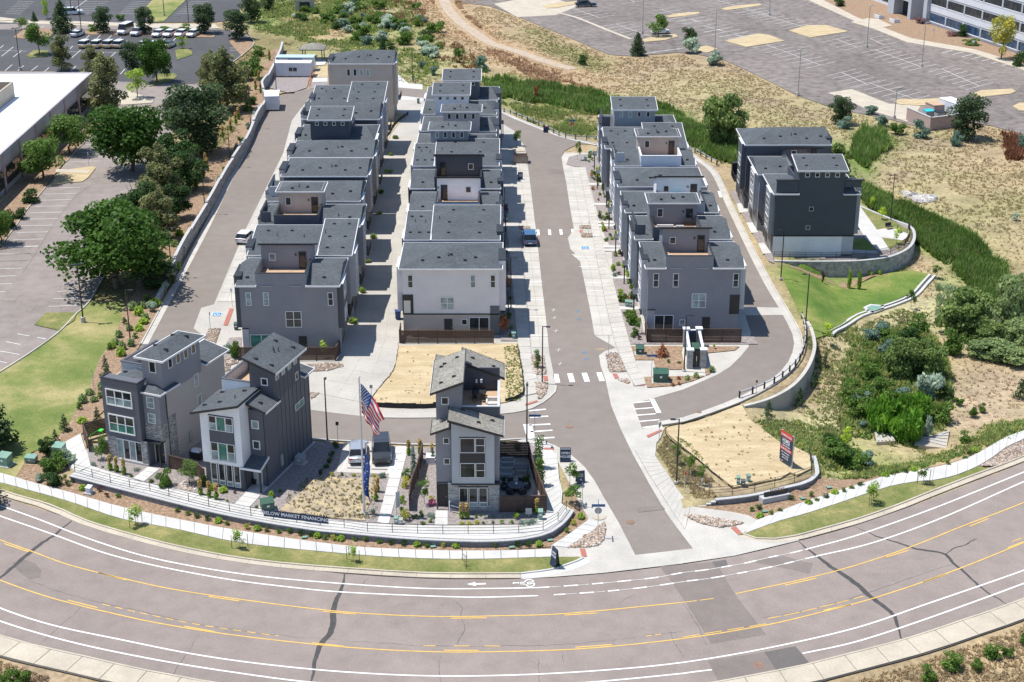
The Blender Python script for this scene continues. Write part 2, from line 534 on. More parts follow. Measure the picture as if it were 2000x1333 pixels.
def resam(pts,n):
 p=np.array([q[:2]for q in pts],float)
 L=np.concatenate([[0],np.cumsum(np.hypot(*np.diff(p,axis=0).T))])
 t=np.linspace(0,L[-1],n+1)
 return[(float(np.interp(s,L,p[:,0])),float(np.interp(s,L,p[:,1]))) for s in t]
def length(pts):
 p=np.array([q[:2]for q in pts],float)
 return float(np.hypot(*np.diff(p,axis=0).T).sum())
def offset(pts,d):
 ""
 p=np.array([q[:2]for q in pts],float)
 t=np.gradient(p,axis=0);t/=np.hypot(*t.T)[:,None]+1e-9
 return[tuple(q) for q in p+np.stack([-t[:,1],t[:,0]],1)*d]
DROP=-.6
NKPX=ZBL([(0,262),(430,400),(760,510),(1100,590),(1500,650)])+ZBM([(0,708),(500,738),(900,742),(1200,733),(1500,710),(1963,655)])+[(1435,1087),(1561,1057),(1673,1026),(1809,978.5),(1900,943),(2000,904)]
NK=smo([U(-160,905,DROP)]+[U(x,y,DROP) for x,y in NKPX]+[U(2160,832,DROP)],3.)
_NA=np.array(NK[:-1]);_NB=np.array(NK[1:])
WALL_C=[(1451,793),(1490,783),(1522,769),(1545,754),(1562,737),(1575,718),(1583,700),(1587.5,684),(1588,669.5),(1585,655),(1581,642),(1574,629)]
WALL_P=[(1512,509),(1569,510),(1620,510),(1670.5,509),(1721,504),(1748,497),(1772,484),(1782,470),(1783.5,457),(1780,447),(1772,440),(1748,432),(1703.5,414),(1675,402)]
WALL_R=[(1360,977),(1390,975),(1422,972),(1455.5,968),(1494.5,960.4),(1533.5,950.6),(1563,944),(1582,936),(1593,924),(1592,912.6),(1586,891)]
WALL_F=ZBL([(410,140),(700,215),(1180,335),(1500,400),(1850,455),(1963,465)])+ZBM([(400,500),(800,515),(1050,500),(1200,460),(1290,385),(1320,340)])
U0=lambda pts:[U(x,y) for x,y in pts]
wC=smo(U0(WALL_C),1.);wP=smo(U0(WALL_P),1.);wR=smo(U0(WALL_R),1.);wF=smo(U0(WALL_F),1.)
LOW_A=U0([(1574,629),(1556,590),(1540,558),(1528,528),(1512,509)])
LOW_B=U0([(1675,402),(1665,360),(1640,312),(1540,283),(1440,262),(1380,255),(1250,218),(1100,192),(960,176),(900,155),(930,118),(1100,168),(1300,205),(1500,240),(1680,300),(1850,400),(2000,470),(2150,540),(2150,790),(2000,838),(1950,864),(1900,893),(1850,908),(1780,920),(1700,930),(1640,940),(1593,924)])
LOW_C=U0([(1586,891),(1553,875),(1520,864),(1490.6,840),(1467,825),(1455.5,805),(1451,793)])
iR=max(range(len(wR)),key=lambda i:wR[i][0])
LOW=wC+LOW_A[1:]+wP[1:]+LOW_B[1:]+wR[iR:]+LOW_C[1:]
_lowseg=[]
for pl in(LOW_A,LOW_B,LOW_C):
 _lowseg+=list(zip(pl[:-1],pl[1:]))
_LA=np.array([s[0]for s in _lowseg]);_LB=np.array([s[1]for s in _lowseg])
PADL=wF+U0([(1060,880),(600,880),(260,850),(160,880)])
PADR=wR+U0([(1553,875),(1520,864),(1467,825),(1300,836),(1300,870)])
def sst(t):
 t=np.clip(t,0,1);return t*t*(3-2*t)
def H(P,pads=True):
 P=np.asarray(P,float).reshape(-1,2)
 d,s=seg_dist(P,_NA,_NB)
 d=d*s
 z=DROP*(1-sst((d-7.)/9.))
 if pads:
  z[inside(P,PADL)]=0;z[inside(P,PADR)]=0
 m=inside(P,LOW)
 if m.any():
  dl,_=seg_dist(P[m],_LA,_LB)
  z[m]=z[m]-2.2*sst(dl/8.)
 return z
def h1(x,y):return float(H([(x,y)])[0])
def G(px,py):
 z=0.
 for _ in range(9):
  p=U(px,py,z);zn=h1(*p)
  if abs(zn-z)<.01:break
  z=zn
 return(p[0],p[1],zn)
def GG(pts):return[G(x,y)[:2]for x,y in pts]
_NG=np.random.RandomState(3).rand(256,256)
def vnoise(P,s):
 q=np.asarray(P,float)/s;i=np.floor(q).astype(int);f=q-i;f=f*f*(3-2*f)
 g=lambda a,b:_NG[a%256,b%256]
 a=g(i[:,0],i[:,1]);b=g(i[:,0]+1,i[:,1]);c=g(i[:,0],i[:,1]+1);d=g(i[:,0]+1,i[:,1]+1)
 return(a*(1-f[:,0])+b*f[:,0])*(1-f[:,1])+(c*(1-f[:,0])+d*f[:,0])*f[:,1]
def fbm(P,s):
 P=np.asarray(P,float)
 return(vnoise(P,s)+.5*vnoise(P+31.7,s/2.1)+.25*vnoise(P+91.3,s/4.3))/1.75
TAN=(.34,.265,.16)
ZONES=[([(430,-40),(500,60),(560,100),(640,120),(800,150),(940,150),(870,90),(800,20),(770,-40)],(.21,.25,.09),.9,6),([(560,35),(700,30),(690,75),(580,78)],(.34,.265,.15),.5,4),([(650,130),(860,150),(830,180),(760,170)],(.15,.19,.06),.7,4),([(800,-40),(840,30),(900,90),(1000,140),(1160,185),(1200,165),(1060,110),(960,60),(900,-40)],(.36,.25,.15),.8,5),([(1040,60),(1200,120),(1170,140),(1060,100)],(.2,.19,.08),.6,4),([(930,130),(1000,152),(1150,178),(1260,195),(1350,235),(1420,268),(1480,300),(1460,330),(1380,305),(1250,240),(1100,212),(960,190)],(.14,.2,.05),.5,3),([(965,190),(1100,212),(1180,228),(1170,275),(1060,250),(975,215)],(.2,.2,.08),.8,3),([(1600,270),(1680,330),(1690,390),(1620,360)],(.13,.18,.05),.6,4),([(1680,250),(1730,260),(1740,290),(1690,330),(1660,310)],(.13,.19,.04),.6,3),([(1660,360),(1740,385),(1800,415),(1900,460),(1965,515),(1970,570),(1930,600),(1880,545),(1800,480),(1700,410)],(.14,.2,.05),.4,3),([(1850,340),(2040,330),(2040,420),(1900,420)],(.25,.23,.11),.9,6),([(1760,440),(1880,500),(1920,590),(1830,560),(1800,480)],(.27,.29,.12),.8,4),([(1830,560),(2100,560),(2100,700),(1900,700),(1830,660)],(.25,.29,.14),.8,5),([(1660,640),(1830,640),(1860,740),(1840,880),(1640,870),(1640,740)],(.24,.27,.11),.8,5),([(1460,830),(1560,820),(1680,850),(1760,880),(1860,870),(2000,780),(2100,780),(2000,850),(1700,935),(1610,930)],(.28,.29,.12),.9,4),([(1520,510),(1780,500),(1800,540),(1560,640)],(.16,.2,.06),.5,3),([(1860,700),(2100,690),(2100,800),(1850,860)],(.35,.275,.185),.5,5),([(1570,640),(1800,560),(1850,620),(1700,760),(1620,860),(1480,830),(1600,760)],(.36,.33,.19),.8,5),([(150,240),(520,60),(600,80),(330,600),(160,720),(60,760)],(.2,.17,.08),.9,6),]
def ground_col(P):
 P=np.asarray(P,float)
 n1=fbm(P,16.);n2=fbm(P+500,6.);n3=fbm(P+900,40.)
 c=np.array(TAN)[None]*(.8+.45*n1[:,None])
 gm=np.clip((n3-.52)*3.,0,.45)[:,None]
 c=c*(1-gm)+np.array((.27,.27,.13))[None]*gm
 br=np.clip((n2-.6)*3.,0,.5)[:,None]
 c=c*(1-br)+np.array((.27,.2,.15))[None]*br
 for poly,col,patch,soft in ZONES_W:
  d,_=seg_dist(P,np.array(poly),np.array(poly[1:]+poly[:1]))
  sd_=np.where(inside(P,poly),d,-d)+(n2-.5)*soft*2.2
  w=sst(sd_/soft+.5)
  w=w*(1-patch*np.clip((n1-.42)*3.,0,1))
  c=c*(1-w[:,None])+np.array(col)[None]*w[:,None]*(.8+.4*n2[:,None])
 return c
ZONES_W=[([G(x,y)[:2]for x,y in z[0]],z[1],z[2],z[3]) for z in ZONES]
def set_col(me,cols,name='Col'):
 a=me.color_attributes.new(name,'FLOAT_COLOR','POINT')
 arr=np.ones((len(cols),4));arr[:,:3]=cols
 a.data.foreach_set('color',arr.ravel())
def lattice(x0,x1,y0,y1,s):
 xs=np.arange(math.ceil(x0/s)*s,x1,s);ys=np.arange(math.ceil(y0/s)*s,y1,s)
 g=np.stack(np.meshgrid(xs,ys),-1).reshape(-1,2)
 return g
def cdt(outer,inner_pts,extra=()):
 ar=sum(outer[i-1][0]*outer[i][1]-outer[i][0]*outer[i-1][1]for i in range(len(outer)))
 if ar<0:outer=list(outer)[::-1]
 vs=[Vector(p) for p in outer];n=len(vs)
 ed=[(i,(i+1)%n) for i in range(n)]
 for pl in extra:
  k=len(vs);vs+=[Vector(p) for p in pl];ed+=[(k+i,k+i+1) for i in range(len(pl)-1)]
 vs+=[Vector(p) for p in inner_pts]
 r=delaunay_2d_cdt(vs,ed,[],0,1e-4,True)
 V=np.array([(p.x,p.y) for p in r[0]]);F=np.array([tuple(q) for q in r[2]])
 ok=inside(V[F].mean(axis=1),outer)
 return r[0],[tuple(int(i) for i in q) for q in F[ok]]
def drp(name,poly,mat,lift,step=None,parent=None,skirt=0.,kind='structure',flat=None,**kw):
 poly=[tuple(p[:2]) for p in poly]
 a=np.array(poly)
 z=H(a)
 sloped=flat is None and(z.max()-z.min()>.02)
 if sloped:
  step=step or 1.3
  dense=[]
  for i in range(len(poly)):
   p,q=np.array(poly[i]),np.array(poly[(i+1)%len(poly)])
   k=max(1,int(np.hypot(*(q-p))/step))
   dense+=[tuple(p+(q-p)*j/k) for j in range(k)]
  g=lattice(a[:,0].min(),a[:,0].max(),a[:,1].min(),a[:,1].max(),step)
  g=g[inside(g,dense)]
  if len(g):
   d,_=seg_dist(g,np.array(dense),np.array(dense[1:]+dense[:1]))
   g=g[d>step*.35]
  v,f=cdt(dense,g)
 else:
  dense=poly
  v,f=cdt(poly,[])
 P=np.array([(p.x,p.y) for p in v])
 zz=H(P) if sloped else np.full(len(P),float(np.median(z)) if flat is None else flat)
 mb=MB()
 mb.v=[(p[0],p[1],z_+lift) for p,z_ in zip(P,zz)]
 mb.f=[tuple(q) for q in f];mb.m=[0]*len(f)
 if skirt:
  dz=H(dense) if sloped else np.full(len(dense),float(zz[0]))
  n=len(dense)
  ar=sum(dense[i][0]*dense[(i+1)%n][1]-dense[(i+1)%n][0]*dense[i][1]for i in range(n))
  for i in range(n):
   j=(i+1)%n
   a_,b_=(i,j) if ar>0 else(j,i)
   mb.quad((*dense[a_],dz[a_]+lift-skirt),(*dense[b_],dz[b_]+lift-skirt),(*dense[b_],dz[b_]+lift),(*dense[a_],dz[a_]+lift))
 return mb.to(name,mat,parent,kind=kind,**kw)
def rib(name,pts,w,mat,lift,parent=None,kind=None,z=None,dash=None,**kw):
 ""
 pts=[p[:2]for p in pts]
 mb=MB()
 segs=[pts]
 if dash:
  L=length(pts);segs=[];s=0
  fine=resam(pts,max(2,int(L/.25)))
  while s<L:
   i0=int(s/.25);i1=min(len(fine)-1,int((s+dash[0])/.25))
   if i1-i0>=1:segs.append(fine[i0:i1+1])
   s+=dash[0]+dash[1]
 for sg in segs:
  a=offset(sg,w/2);b=offset(sg,-w/2)
  za=H(sg) if z is None else[z]*len(sg)
  for i in range(len(sg)-1):
   mb.quad((*b[i],za[i]+lift),(*b[i+1],za[i+1]+lift),(*a[i+1],za[i+1]+lift),(*a[i],za[i]+lift))
 return mb.to(name,mat,parent,kind=kind,**kw)
def slabs(name,A,B,n,m,mat,parent,lift,gap=.03,thick=.1,skip=None,jit=.004):
 ""
 A=resam(A,n);B=resam(B,n)
 rr=RR(len(A)*7+m)
 for i in range(n):
  for j in range(m):
   if skip and skip(i,j):continue
   t0,t1=j/m,(j+1)/m
   def L(k,t):return np.array(A[k])*(1-t)+np.array(B[k])*t
   q=[L(i,t0),L(i+1,t0),L(i+1,t1),L(i,t1)]
   c=sum(q)/4
   w=[]
   for p in q:
    d=p-c;dl=np.hypot(*d)+1e-6
    w.append(p-d/dl*gap*1.2)
   z=H(np.array(w))+rr.uniform(-jit,jit)+lift
   mb=MB()
   ar=sum(w[k][0]*w[(k+1)%4][1]-w[(k+1)%4][0]*w[k][1]for k in range(4))
   o=[0,1,2,3]if ar>0 else[3,2,1,0]
   mb.hx([(w[k][0],w[k][1],z[k]-thick) for k in o]+[(w[k][0],w[k][1],z[k]) for k in o])
   mb.to(name,mat if isinstance(mat,str) else rr.choice(mat),parent)
# --------------------------- open ground sheet
def ground():
 X0,X1,Y0,Y1=-230.,260.,84.,560.
 outer=[(X0,Y0),(X1,Y0),(X1,Y1),(X0,Y1)]
 near=lattice(X0+1,X1-1,Y0+1,262,2.6)
 far=lattice(X0+1,X1-1,264,Y1-1,4.6)
 pts=np.concatenate([near,far])
 walls=[]
 for w,side in((wC,-1),(wP,-1),(wR,-1),(wF,-1)):
  out=offset(w,side*.28)
  walls.append((w,out))
 keep=np.ones(len(pts),bool)
 for w,out in walls:
  d,_=seg_dist(pts,np.array(w[:-1]),np.array(w[1:]))
  keep&=d>.9
 pts=pts[keep]
 ex=[]
 for w,out in walls:ex+=[w,out]
 v,f=cdt(outer,pts,ex)
 P=np.array([(p.x,p.y) for p in v])
 z=H(P)
 for w,out in walls:
  wn_=np.array(w);on=np.array(out)
  d,_=seg_dist(P,wn_[:-1],wn_[1:]);m=d<.02
  z[m]=0.
  d,_=seg_dist(P,on[:-1],on[1:]);m=d<.02
  far_=np.array(offset(w,-.6 if True else .6))
  idx=np.where(m)[0]
  for i in idx:
   k=np.argmin(((on-P[i])**2).sum(1))
   z[i]=h1(*far_[k])
 mb=MB();mb.v=[(p[0],p[1],q-.1) for p,q in zip(P,z)];mb.f=[tuple(q) for q in f];mb.m=[0]*len(f)
 k=len(mb.v)
 R=3500
 ring=[(-R,-400),(R,-400),(R,R),(-R,R)]
 mb.v+=[(x,y,-.1) for x,y in ring]
 inner=[None]*4
 cor=[(X0,Y0),(X1,Y0),(X1,Y1),(X0,Y1)]
 b=len(mb.v)
 mb.v+=[(x,y,-.1+(h1(x,y) if y>0 else 0)) for x,y in cor]
 for i in range(4):
  j=(i+1)%4
  mb.f.append((k+i,k+j,b+j,b+i));mb.m.append(0)
 me=mb.mesh('ground',['wild'])
 allP=np.array([(p[0],p[1]) for p in mb.v])
 set_col(me,ground_col(allP))
 me.polygons.foreach_set('use_smooth',[True]*len(me.polygons))
 o=link('ground',me,kind='structure')
 return o
ground()
# --------------------------- main road
SKPX=[(-200,1160),(0,1242),(170,1284),(289,1311),(397,1331),(550,1352),(750,1368),(950,1372),(1150,1364),(1300,1350),(1401,1333),(1571,1300),(1673,1274),(1775,1247),(1877,1213),(2000,1170),(2200,1085)]
UR=lambda pts:[U(x,y,DROP) for x,y in pts]
SK=smo(UR(SKPX),2.5)
road=drp('main_road',NK+SK[::-1],'road',0.,flat=DROP)
mk=dict(z=DROP,parent=road)
W1=ZBL([(-200,250),(0,318),(230,400),(500,505),(800,600),(1100,665),(1500,725)])+ZBM([(25,768),(500,795),(900,794),(1130,790)])
W1d=ZBM([(1130,790),(1350,776),(1520,762),(1660,748),(1800,733)])+ZBR([(20,700),(110,691),(230,672),(370,647),(490,618),(610,594),(700,572)])
W1b=ZBR([(705,571),(1000,490),(1400,350),(1700,232),(1963,125),(2300,-10)])
W2=ZBL([(-200,310),(0,378),(300,482),(600,590),(900,665),(1300,740),(1650,785)])+ZBM([(0,815),(500,838),(800,845),(1130,836)])
W2d=ZBM([(1220,831),(1400,820),(1540,809),(1690,794),(1830,776)])+ZBR([(20,753),(145,738),(275,716),(410,691),(540,664),(660,635),(760,611)])
W2b=ZBR([(765,610),(1100,530),(1500,385),(1963,180),(2300,40)])
Y1=ZBL([(-200,430),(0,515),(180,580),(400,660),(720,740),(1000,800),(1400,860)])+ZBM([(0,928),(500,955),(900,952),(1300,938),(1963,875)])
Y1b=ZBR([(305,825),(700,740),(1000,660),(1300,560),(1600,440),(1963,300),(2300,150)])
Y2=ZBL([(-200,660),(0,747),(300,850),(700,950),(1000,1010),(1400,1070)])+ZBM([(0,1130),(500,1158),(900,1158),(1400,1140)])+ZBR([(0,1083),(480,1005),(800,930),(1100,850),(1500,715),(1963,530),(2300,380)])
W3=ZBL([(-200,810),(0,907),(300,1005),(700,1090),(1100,1170),(1500,1228)])+ZBM([(0,1273),(500,1297),(1000,1292),(1500,1265)])+ZBR([(0,1220),(500,1135),(1000,1020),(1400,885),(1963,690),(2300,560)])
W4=ZBL([(-200,890),(0,982),(400,1100),(900,1205),(1400,1285),(1800,1335)])+ZBM([(300,1365),(800,1375),(1440,1333),(1963,1283)])+ZBR([(80,1272),(170,1262)])
W4b=ZBR([(690,1168),(1000,1100),(1400,970),(1963,765),(2300,630)])
for pl,w in((W1,.17),(W1b,.17),(W2,.17),(W2b,.17),(W3,.17),(W4,.17),(W4b,.17)):
 rib('lane_line',smo(UR(pl),1.),w,'paint',.016,**mk)
for pl in(W1d,W2d):
 rib('dashed_line',smo(UR(pl),.8),.18,'paint',.016,dash=(1.15,1.25),**mk)
 rib('worn_line',smo(UR(pl),.8),.09,'paintworn',.0145,dash=(2.,.5),**mk)
for pl in(Y1,Y1b,Y2):
 rib('yellow_line',smo(UR(pl),1.),.13,'yellow',.016,**mk)
for zf,a,b in((ZBL,(25,537),(165,584)),(ZBL,(-120,490),(-20,525)),(ZBL,(565,704),(725,746)),(ZBL,(1200,841),(1375,867)),(ZBM,(-108,927),(80,942)),(ZBM,(628,966),(835,964)),(ZBM,(1280,948),(1470,936)),(ZBR,(590,776),(770,736)),(ZBR,(1170,615),(1300,575)),(ZBR,(1650,438),(1760,393)),(ZBL,(390,862),(560,905)),(ZBL,(1060,1012),(1235,1043)),(ZBL,(1795,1107),(1975,1127)),(ZBM,(590,1150),(790,1151)),(ZBM,(1345,1133),(1555,1118)),(ZBR,(810,921),(965,887)),(ZBR,(1385,759),(1515,713)),(ZBR,(1870,561),(1963,525))):
 rib('yellow_dash',resam(UR(zf([a,b])),4),.13,'yellow',.016,**mk)
for pl,ds in((ZBL([(590,885),(900,955),(1200,1012),(1600,1068)]),(.9,.35)),(ZBM([(1750,1068),(1835,1058)]),(.5,.3)),(ZBM([(470,1124),(930,1126)]),(1.2,1.4)),(ZBR([(490,968),(700,925),(1040,840)]),(1.4,.3)),(ZBR([(0,875),(180,852)]),(1.4,.3)),(ZBR([(0,1075),(480,998)]),(1.5,.5)),(ZBR([(1895,525),(2100,450)]),(1.4,.3))):
 rib('worn_yellow_dashes',smo(UR(pl),.5),.1,'yellow',.0145,dash=ds,**mk)
def wob(pts,amp,step=.35,seed=0):
 p=smo(pts,step);rr=RR(seed);q=[];ax=ay=0
 for x,y in p:
  ax=ax*.7+rr.uniform(-amp,amp);ay=ay*.7+rr.uniform(-amp,amp)
  q.append((x+ax,y+ay))
 return q
def crack(pts,w0,w1,seed,mat='sealant',lift=.008):
 p=wob(UR(pts),.07,.4,seed);n=len(p);mb=MB();rr=RR(seed)
 ws=[(w0+(w1-w0)*math.sin(pi*i/n)+rr.uniform(-.03,.03))/2 for i in range(n)]
 t=np.gradient(np.array(p),axis=0);t/=np.hypot(*t.T)[:,None]+1e-9
 for i in range(n-1):
  def e(k,s):return(p[k][0]-t[k][1]*ws[k]*s,p[k][1]+t[k][0]*ws[k]*s,DROP+lift)
  mb.quad(e(i,-1),e(i+1,-1),e(i+1,1),e(i,1))
 mb.to('sealed_crack',mat,road)
crack(ZBL([(415,405),(355,450),(300,495),(230,540),(180,585),(110,640),(0,730),(-90,800)]),.1,.42,1)
crack(ZBM([(20,690),(5,770),(-18,830),(-40,900),(-50,980),(-70,1050),(-110,1100),(-140,1160),(-160,1230),(-180,1333)]),.08,.52,2)
crack(ZBR([(660,515),(760,600),(880,690),(1000,770),(1080,845),(1150,900),(1215,955),(1240,1020),(1250,1080),(1270,1100)]),.06,.5,3)
crack(ZBR([(990,435),(1110,490),(1230,530),(1340,565),(1430,580),(1510,600),(1550,640),(1620,700),(1720,790),(1870,890)]),.05,.3,4)
crack(ZBR([(1510,600),(1570,560),(1630,540),(1690,505)]),.05,.12,5)
for k,(zf,pl) in enumerate(((ZBM,[(700,1000),(705,1040),(675,1080),(668,1118)]),(ZBM,[(640,860),(690,900),(690,955),(705,1000)]),(ZBL,[(1140,1055),(1110,1110),(1060,1180),(1010,1250),(960,1333)]),(ZBL,[(460,905),(380,980),(290,1060),(200,1130)]),(ZBM,[(1890,1040),(1920,1110),(1963,1190)]),(ZBR,[(0,880),(60,960),(110,1060),(140,1120)]),(ZBM,[(570,1180),(560,1260),(560,1333)]),(ZBM,[(1130,1200),(1135,1333)]),(ZBM,[(1270,1150),(1280,1220)]),(ZBM,[(120,795),(130,750),(160,735)]),(ZBM,[(1590,890),(1640,850),(1690,830)]),(ZBR,[(420,970),(800,900),(1150,790),(1560,650)]),(ZBM,[(0,1098),(300,1110),(600,1125),(1200,1120),(1600,1085),(1963,1040)]),(ZBL,[(120,735),(400,830),(800,920),(1200,1010),(1600,1065),(1963,1090)]))):
 crack(zf(pl),.02,.055,20+k,'patchdark',.006)
drp('asphalt_patch',UR(ZBR([(-130,668),(190,640),(300,825),(480,1060),(165,1112),(60,940),(-60,760)])),'patch',.005,flat=DROP,parent=road,kind=None)
drp('asphalt_patch',UR(ZBR([(170,640),(250,628),(262,665),(190,672)])),'patchdark',.0065,flat=DROP,parent=road,kind=None)
drp('asphalt_patch',UR(ZBR([(145,1210),(465,1160),(540,1272),(205,1328)])),'patch',.005,flat=DROP,parent=road,kind=None)
drp('asphalt_patch',UR(ZBR([(468,1160),(650,1126),(735,1230),(543,1272)])),'patchdark',.005,flat=DROP,parent=road,kind=None)
drp('oil_stain',UR(ZBL([(70,650),(130,625),(200,650),(240,690),(230,730),(170,745),(110,700)])),'patch',.004,flat=DROP,parent=road,kind=None)
drp('oil_stain',UR(ZBR([(400,640),(560,600),(700,640),(750,650),(730,710),(600,680)])),'patch',.0042,flat=DROP,parent=road,kind=None)
def disc(name,px,r,mat,lift=.01,parent=None,z=None,ring=True,n=18,**kw):
 x,y,g=G(*px);g=g if z is None else z
 mb=MB()
 mb.prism([(x+r*cos(2*pi*i/n),y+r*sin(2*pi*i/n)) for i in range(n)],g-.02,g+lift)
 if ring:mb.prism([(x+r*.8*cos(2*pi*i/n),y+r*.8*sin(2*pi*i/n)) for i in range(n)],g,g+lift+.006)
 return mb.to(name,mat,parent,**kw)
disc('manhole_cover',(1482,1300),.48,'manhole',parent=road)
def paint_poly(px,mat='paint',name='road_symbol',parent=None,lift=.016):
 mb=MB()
 pts=UR(px)
 v,f=cdt(pts,[])
 mb.v=[(p.x,p.y,DROP+lift) for p in v];mb.f=[tuple(q) for q in f];mb.m=[0]*len(f)
 return mb.to(name,mat,parent or road)
ZY=fr(860,1100,7.692)
paint_poly(ZY([(400,320),(530,288),(525,308),(683,303),(685,325),(525,328),(540,350)]))
def paint_ring(c,r,w):
 x,y=U(*ZY([c])[0],DROP);pts=[(x+r*cos(2*pi*i/20),y+r*sin(2*pi*i/20)) for i in range(21)]
 rib('road_symbol',pts,w,'paint',.016,**mk)
paint_ring((1335,285),.37,.13);paint_ring((1350,322),.37,.13)
for a,b,w in(((1290,300),(1220,290),.14),((1220,290),(1180,315),.14),((1180,315),(1290,322),.12),((1200,300),(1120,300),.16),((1110,290),(1095,318),.14)):
 rib('road_symbol',resam(UR(ZY([a,b])),2),w,'paint',.016,**mk)
def kerb(name,pts,side,mat='concrete',w=.17,hgt=.14,gut=.55,zf=None,panels=3.,gmat=None,sink=0.):
 ""
 root=link(name,None,kind='structure')
 root['label']='pale concrete kerb with its gutter pan'
 a=pts;b=offset(pts,side*w);z=H(np.array(offset(pts,-side*.4)) if zf is None else np.array(pts)) if zf is None else np.full(len(pts),zf)
 mb=MB()
 for i in range(len(pts)-1):
  p=[(*a[i],z[i]-.05),(*a[i+1],z[i+1]-.05),(*b[i+1],z[i+1]-.05),(*b[i],z[i]-.05)]
  t=[(*a[i],z[i]+hgt),(*a[i+1],z[i+1]+hgt),(*b[i+1],z[i+1]+hgt),(*b[i],z[i]+hgt)]
  if side<0:p=p[::-1];t=t[::-1]
  mb.hx(p+t)
 mb.to('kerb_stone',mat,root)
 if gut:
  g=offset(pts,-side*gut)
  n=max(1,int(length(pts)/panels))
  A,B=resam(a,n),resam(g,n)
  zz=H(np.array(B)) if zf is None else np.full(len(B),zf)
  for i in range(n):
   d=(np.array(A[i+1])-np.array(A[i]));d=d/(np.hypot(*d)+1e-9)*.012
   q=[(A[i][0]+d[0],A[i][1]+d[1],zz[i]),(A[i+1][0]-d[0],A[i+1][1]-d[1],zz[i+1]),(B[i+1][0]-d[0],B[i+1][1]-d[1],zz[i+1]),(B[i][0]+d[0],B[i][1]+d[1],zz[i])]
   if side>0:q=q[::-1]
   m2=MB();m2.hx([(x,y,z_-.05) for x,y,z_ in q]+[(x,y,z_+.034) for x,y,z_ in q]);m2.to('gutter_pan',gmat or mat,root)
 return root
KN1=smo(UR([(-160,893)]+ZBL([(0,232),(280,317),(500,412),(760,490),(1000,552),(1300,612),(1600,652)])+ZBM([(0,682),(500,712),(1030,714)])),1.5)
kerb('road_kerb',KN1,1,'oldcon',zf=DROP,gut=.62)
KN2=smo(UR(ZBM([(1030,714),(1200,692),(1300,662),(1360,640),(1395,622)])),.7)
kerb('road_kerb',KN2,1,'sidewalk',zf=DROP,gut=.9,panels=2)
KN3=smo(UR([(1448,1044),(1476,1054),(1515,1055),(1554,1049),(1610,1034),(1673,1016.5),(1750,990),(1822,961),(1900,931),(2000,893),(2160,824)]),1.5)
kerb('road_kerb',KN3,1,'oldcon',zf=DROP,gut=.62)
kerb('road_kerb',SK[::-1],1,'oldcon',zf=DROP,gut=0.)
SK2=offset(SK,-2.35)
sw=drp('south_sidewalk_bed',SK+offset(SK,-2.45)[::-1],'joint',.02,flat=DROP)
slabs('sidewalk_slab',offset(SK,-.2),offset(SK,-2.4),int(length(SK)/3.),1,'oldcon',sw,.14)
# --------------------------- streets inside the development
SWU=ZBL([(-330,60),(0,133),(160,180),(400,245),(700,330),(1000,395),(1400,470)])+ZBM([(0,550),(400,575),(800,582),(1210,572)])
SWD=ZBL([(-330,120),(0,190),(150,230),(400,300),(700,400),(1000,455),(1400,540)])+ZBM([(0,598),(300,620),(700,632),(1210,618)])
swu=smo(UR(SWU),1.5);swd=smo(UR(SWD),1.5)
drp('verge_lawn',KN1[:-1]+smo(UR(ZBM([(1030,712),(1200,690),(1300,660),(1360,638),(1395,620)])),.8)+UR(ZBM([(1300,617),(1210,618)]))+swd[::-1],'lawn2',.1,flat=DROP)
st=drp('front_sidewalk_bed',swd+swu[::-1],'joint',.04,flat=DROP)
slabs('sidewalk_slab',swd,swu,int(length(swd)/1.52),1,'sidewalk',st,.13)
S2U=ZBR([(425,408),(560,355),(700,300),(900,235),(1050,190),(1160,152),(1300,125),(1500,90),(1620,55),(1750,-10),(1850,-70),(1963,-110),(2200,-190)])
S2D=ZBR([(350,487),(560,410),(700,372),(900,308),(1070,250),(1200,210),(1330,185),(1450,178),(1600,140),(1700,95),(1790,40),(1870,-20),(1963,-60),(2200,-130)])
def GR(pts):return[G(x,y)[:2]for x,y in pts]
s2u=smo(UR(S2U),1.5);s2d=smo(UR(S2D),1.5)
drp('verge_lawn',KN3[:int(len(KN3)*.63)]+[s2d[int(len(s2d)*.6)]]+s2d[:int(len(s2d)*.6)][::-1]+UR([(1440,1047)]),'lawn2',.1,flat=DROP)
drp('cobble_verge',KN3[int(len(KN3)*.63):]+s2d[int(len(s2d)*.6):][::-1],'cobble',.1,flat=DROP)
st=drp('right_sidewalk_bed',s2d+s2u[::-1],'joint',.04,flat=DROP)
slabs('sidewalk_slab',s2d,s2u,int(length(s2d)/1.52),1,'sidewalk',st,.14)
mulchF=UR(SWU[1:-1])+GG(ZK([(80,1025),(440,770),(430,740),(400,690),(330,560),(200,250)]))+GG([(1117,992)])+[offset(wF,-.15)[-1]]+offset(wF,-.15)[::-1]+GG([(128,905),(112,872),(100,860),(70,880),(35,918)])
drp('frontage_mulch_bed',mulchF,'mulch',-.02,step=1.3)
mulchR=UR(S2U[:11])+GG([(1880,897),(1760,922),(1640,937),(1600,932)])+offset(wR,-.1)[::-1][8:]+GG([(1352,988),(1426,1000),(1461,1007)])
drp('frontage_mulch_bed',mulchR,'mulch',-.02,step=1.3)
KL=[(964,218),(971,236),(1004,256),(1025,287),(1033,337),(1047,450),(1052,494),(1058,551),(1068,636),(1073,690),(1081,730),(1085,754),(1083,766),(1072,777),(1038,798),(1010,805),(977,809)]
KR=[(1099,324),(1106,358),(1112,400),(1119,439),(1121,450),(1109,465),(1114,487),(1131,504),(1139,541),(1153,609),(1161,656),(1203,680),(1182,686),(1170,695),(1173,715),(1183,744),(1193,791),(1212,838),(1237,890),(1268,946),(1300,1000),(1353,1072)]
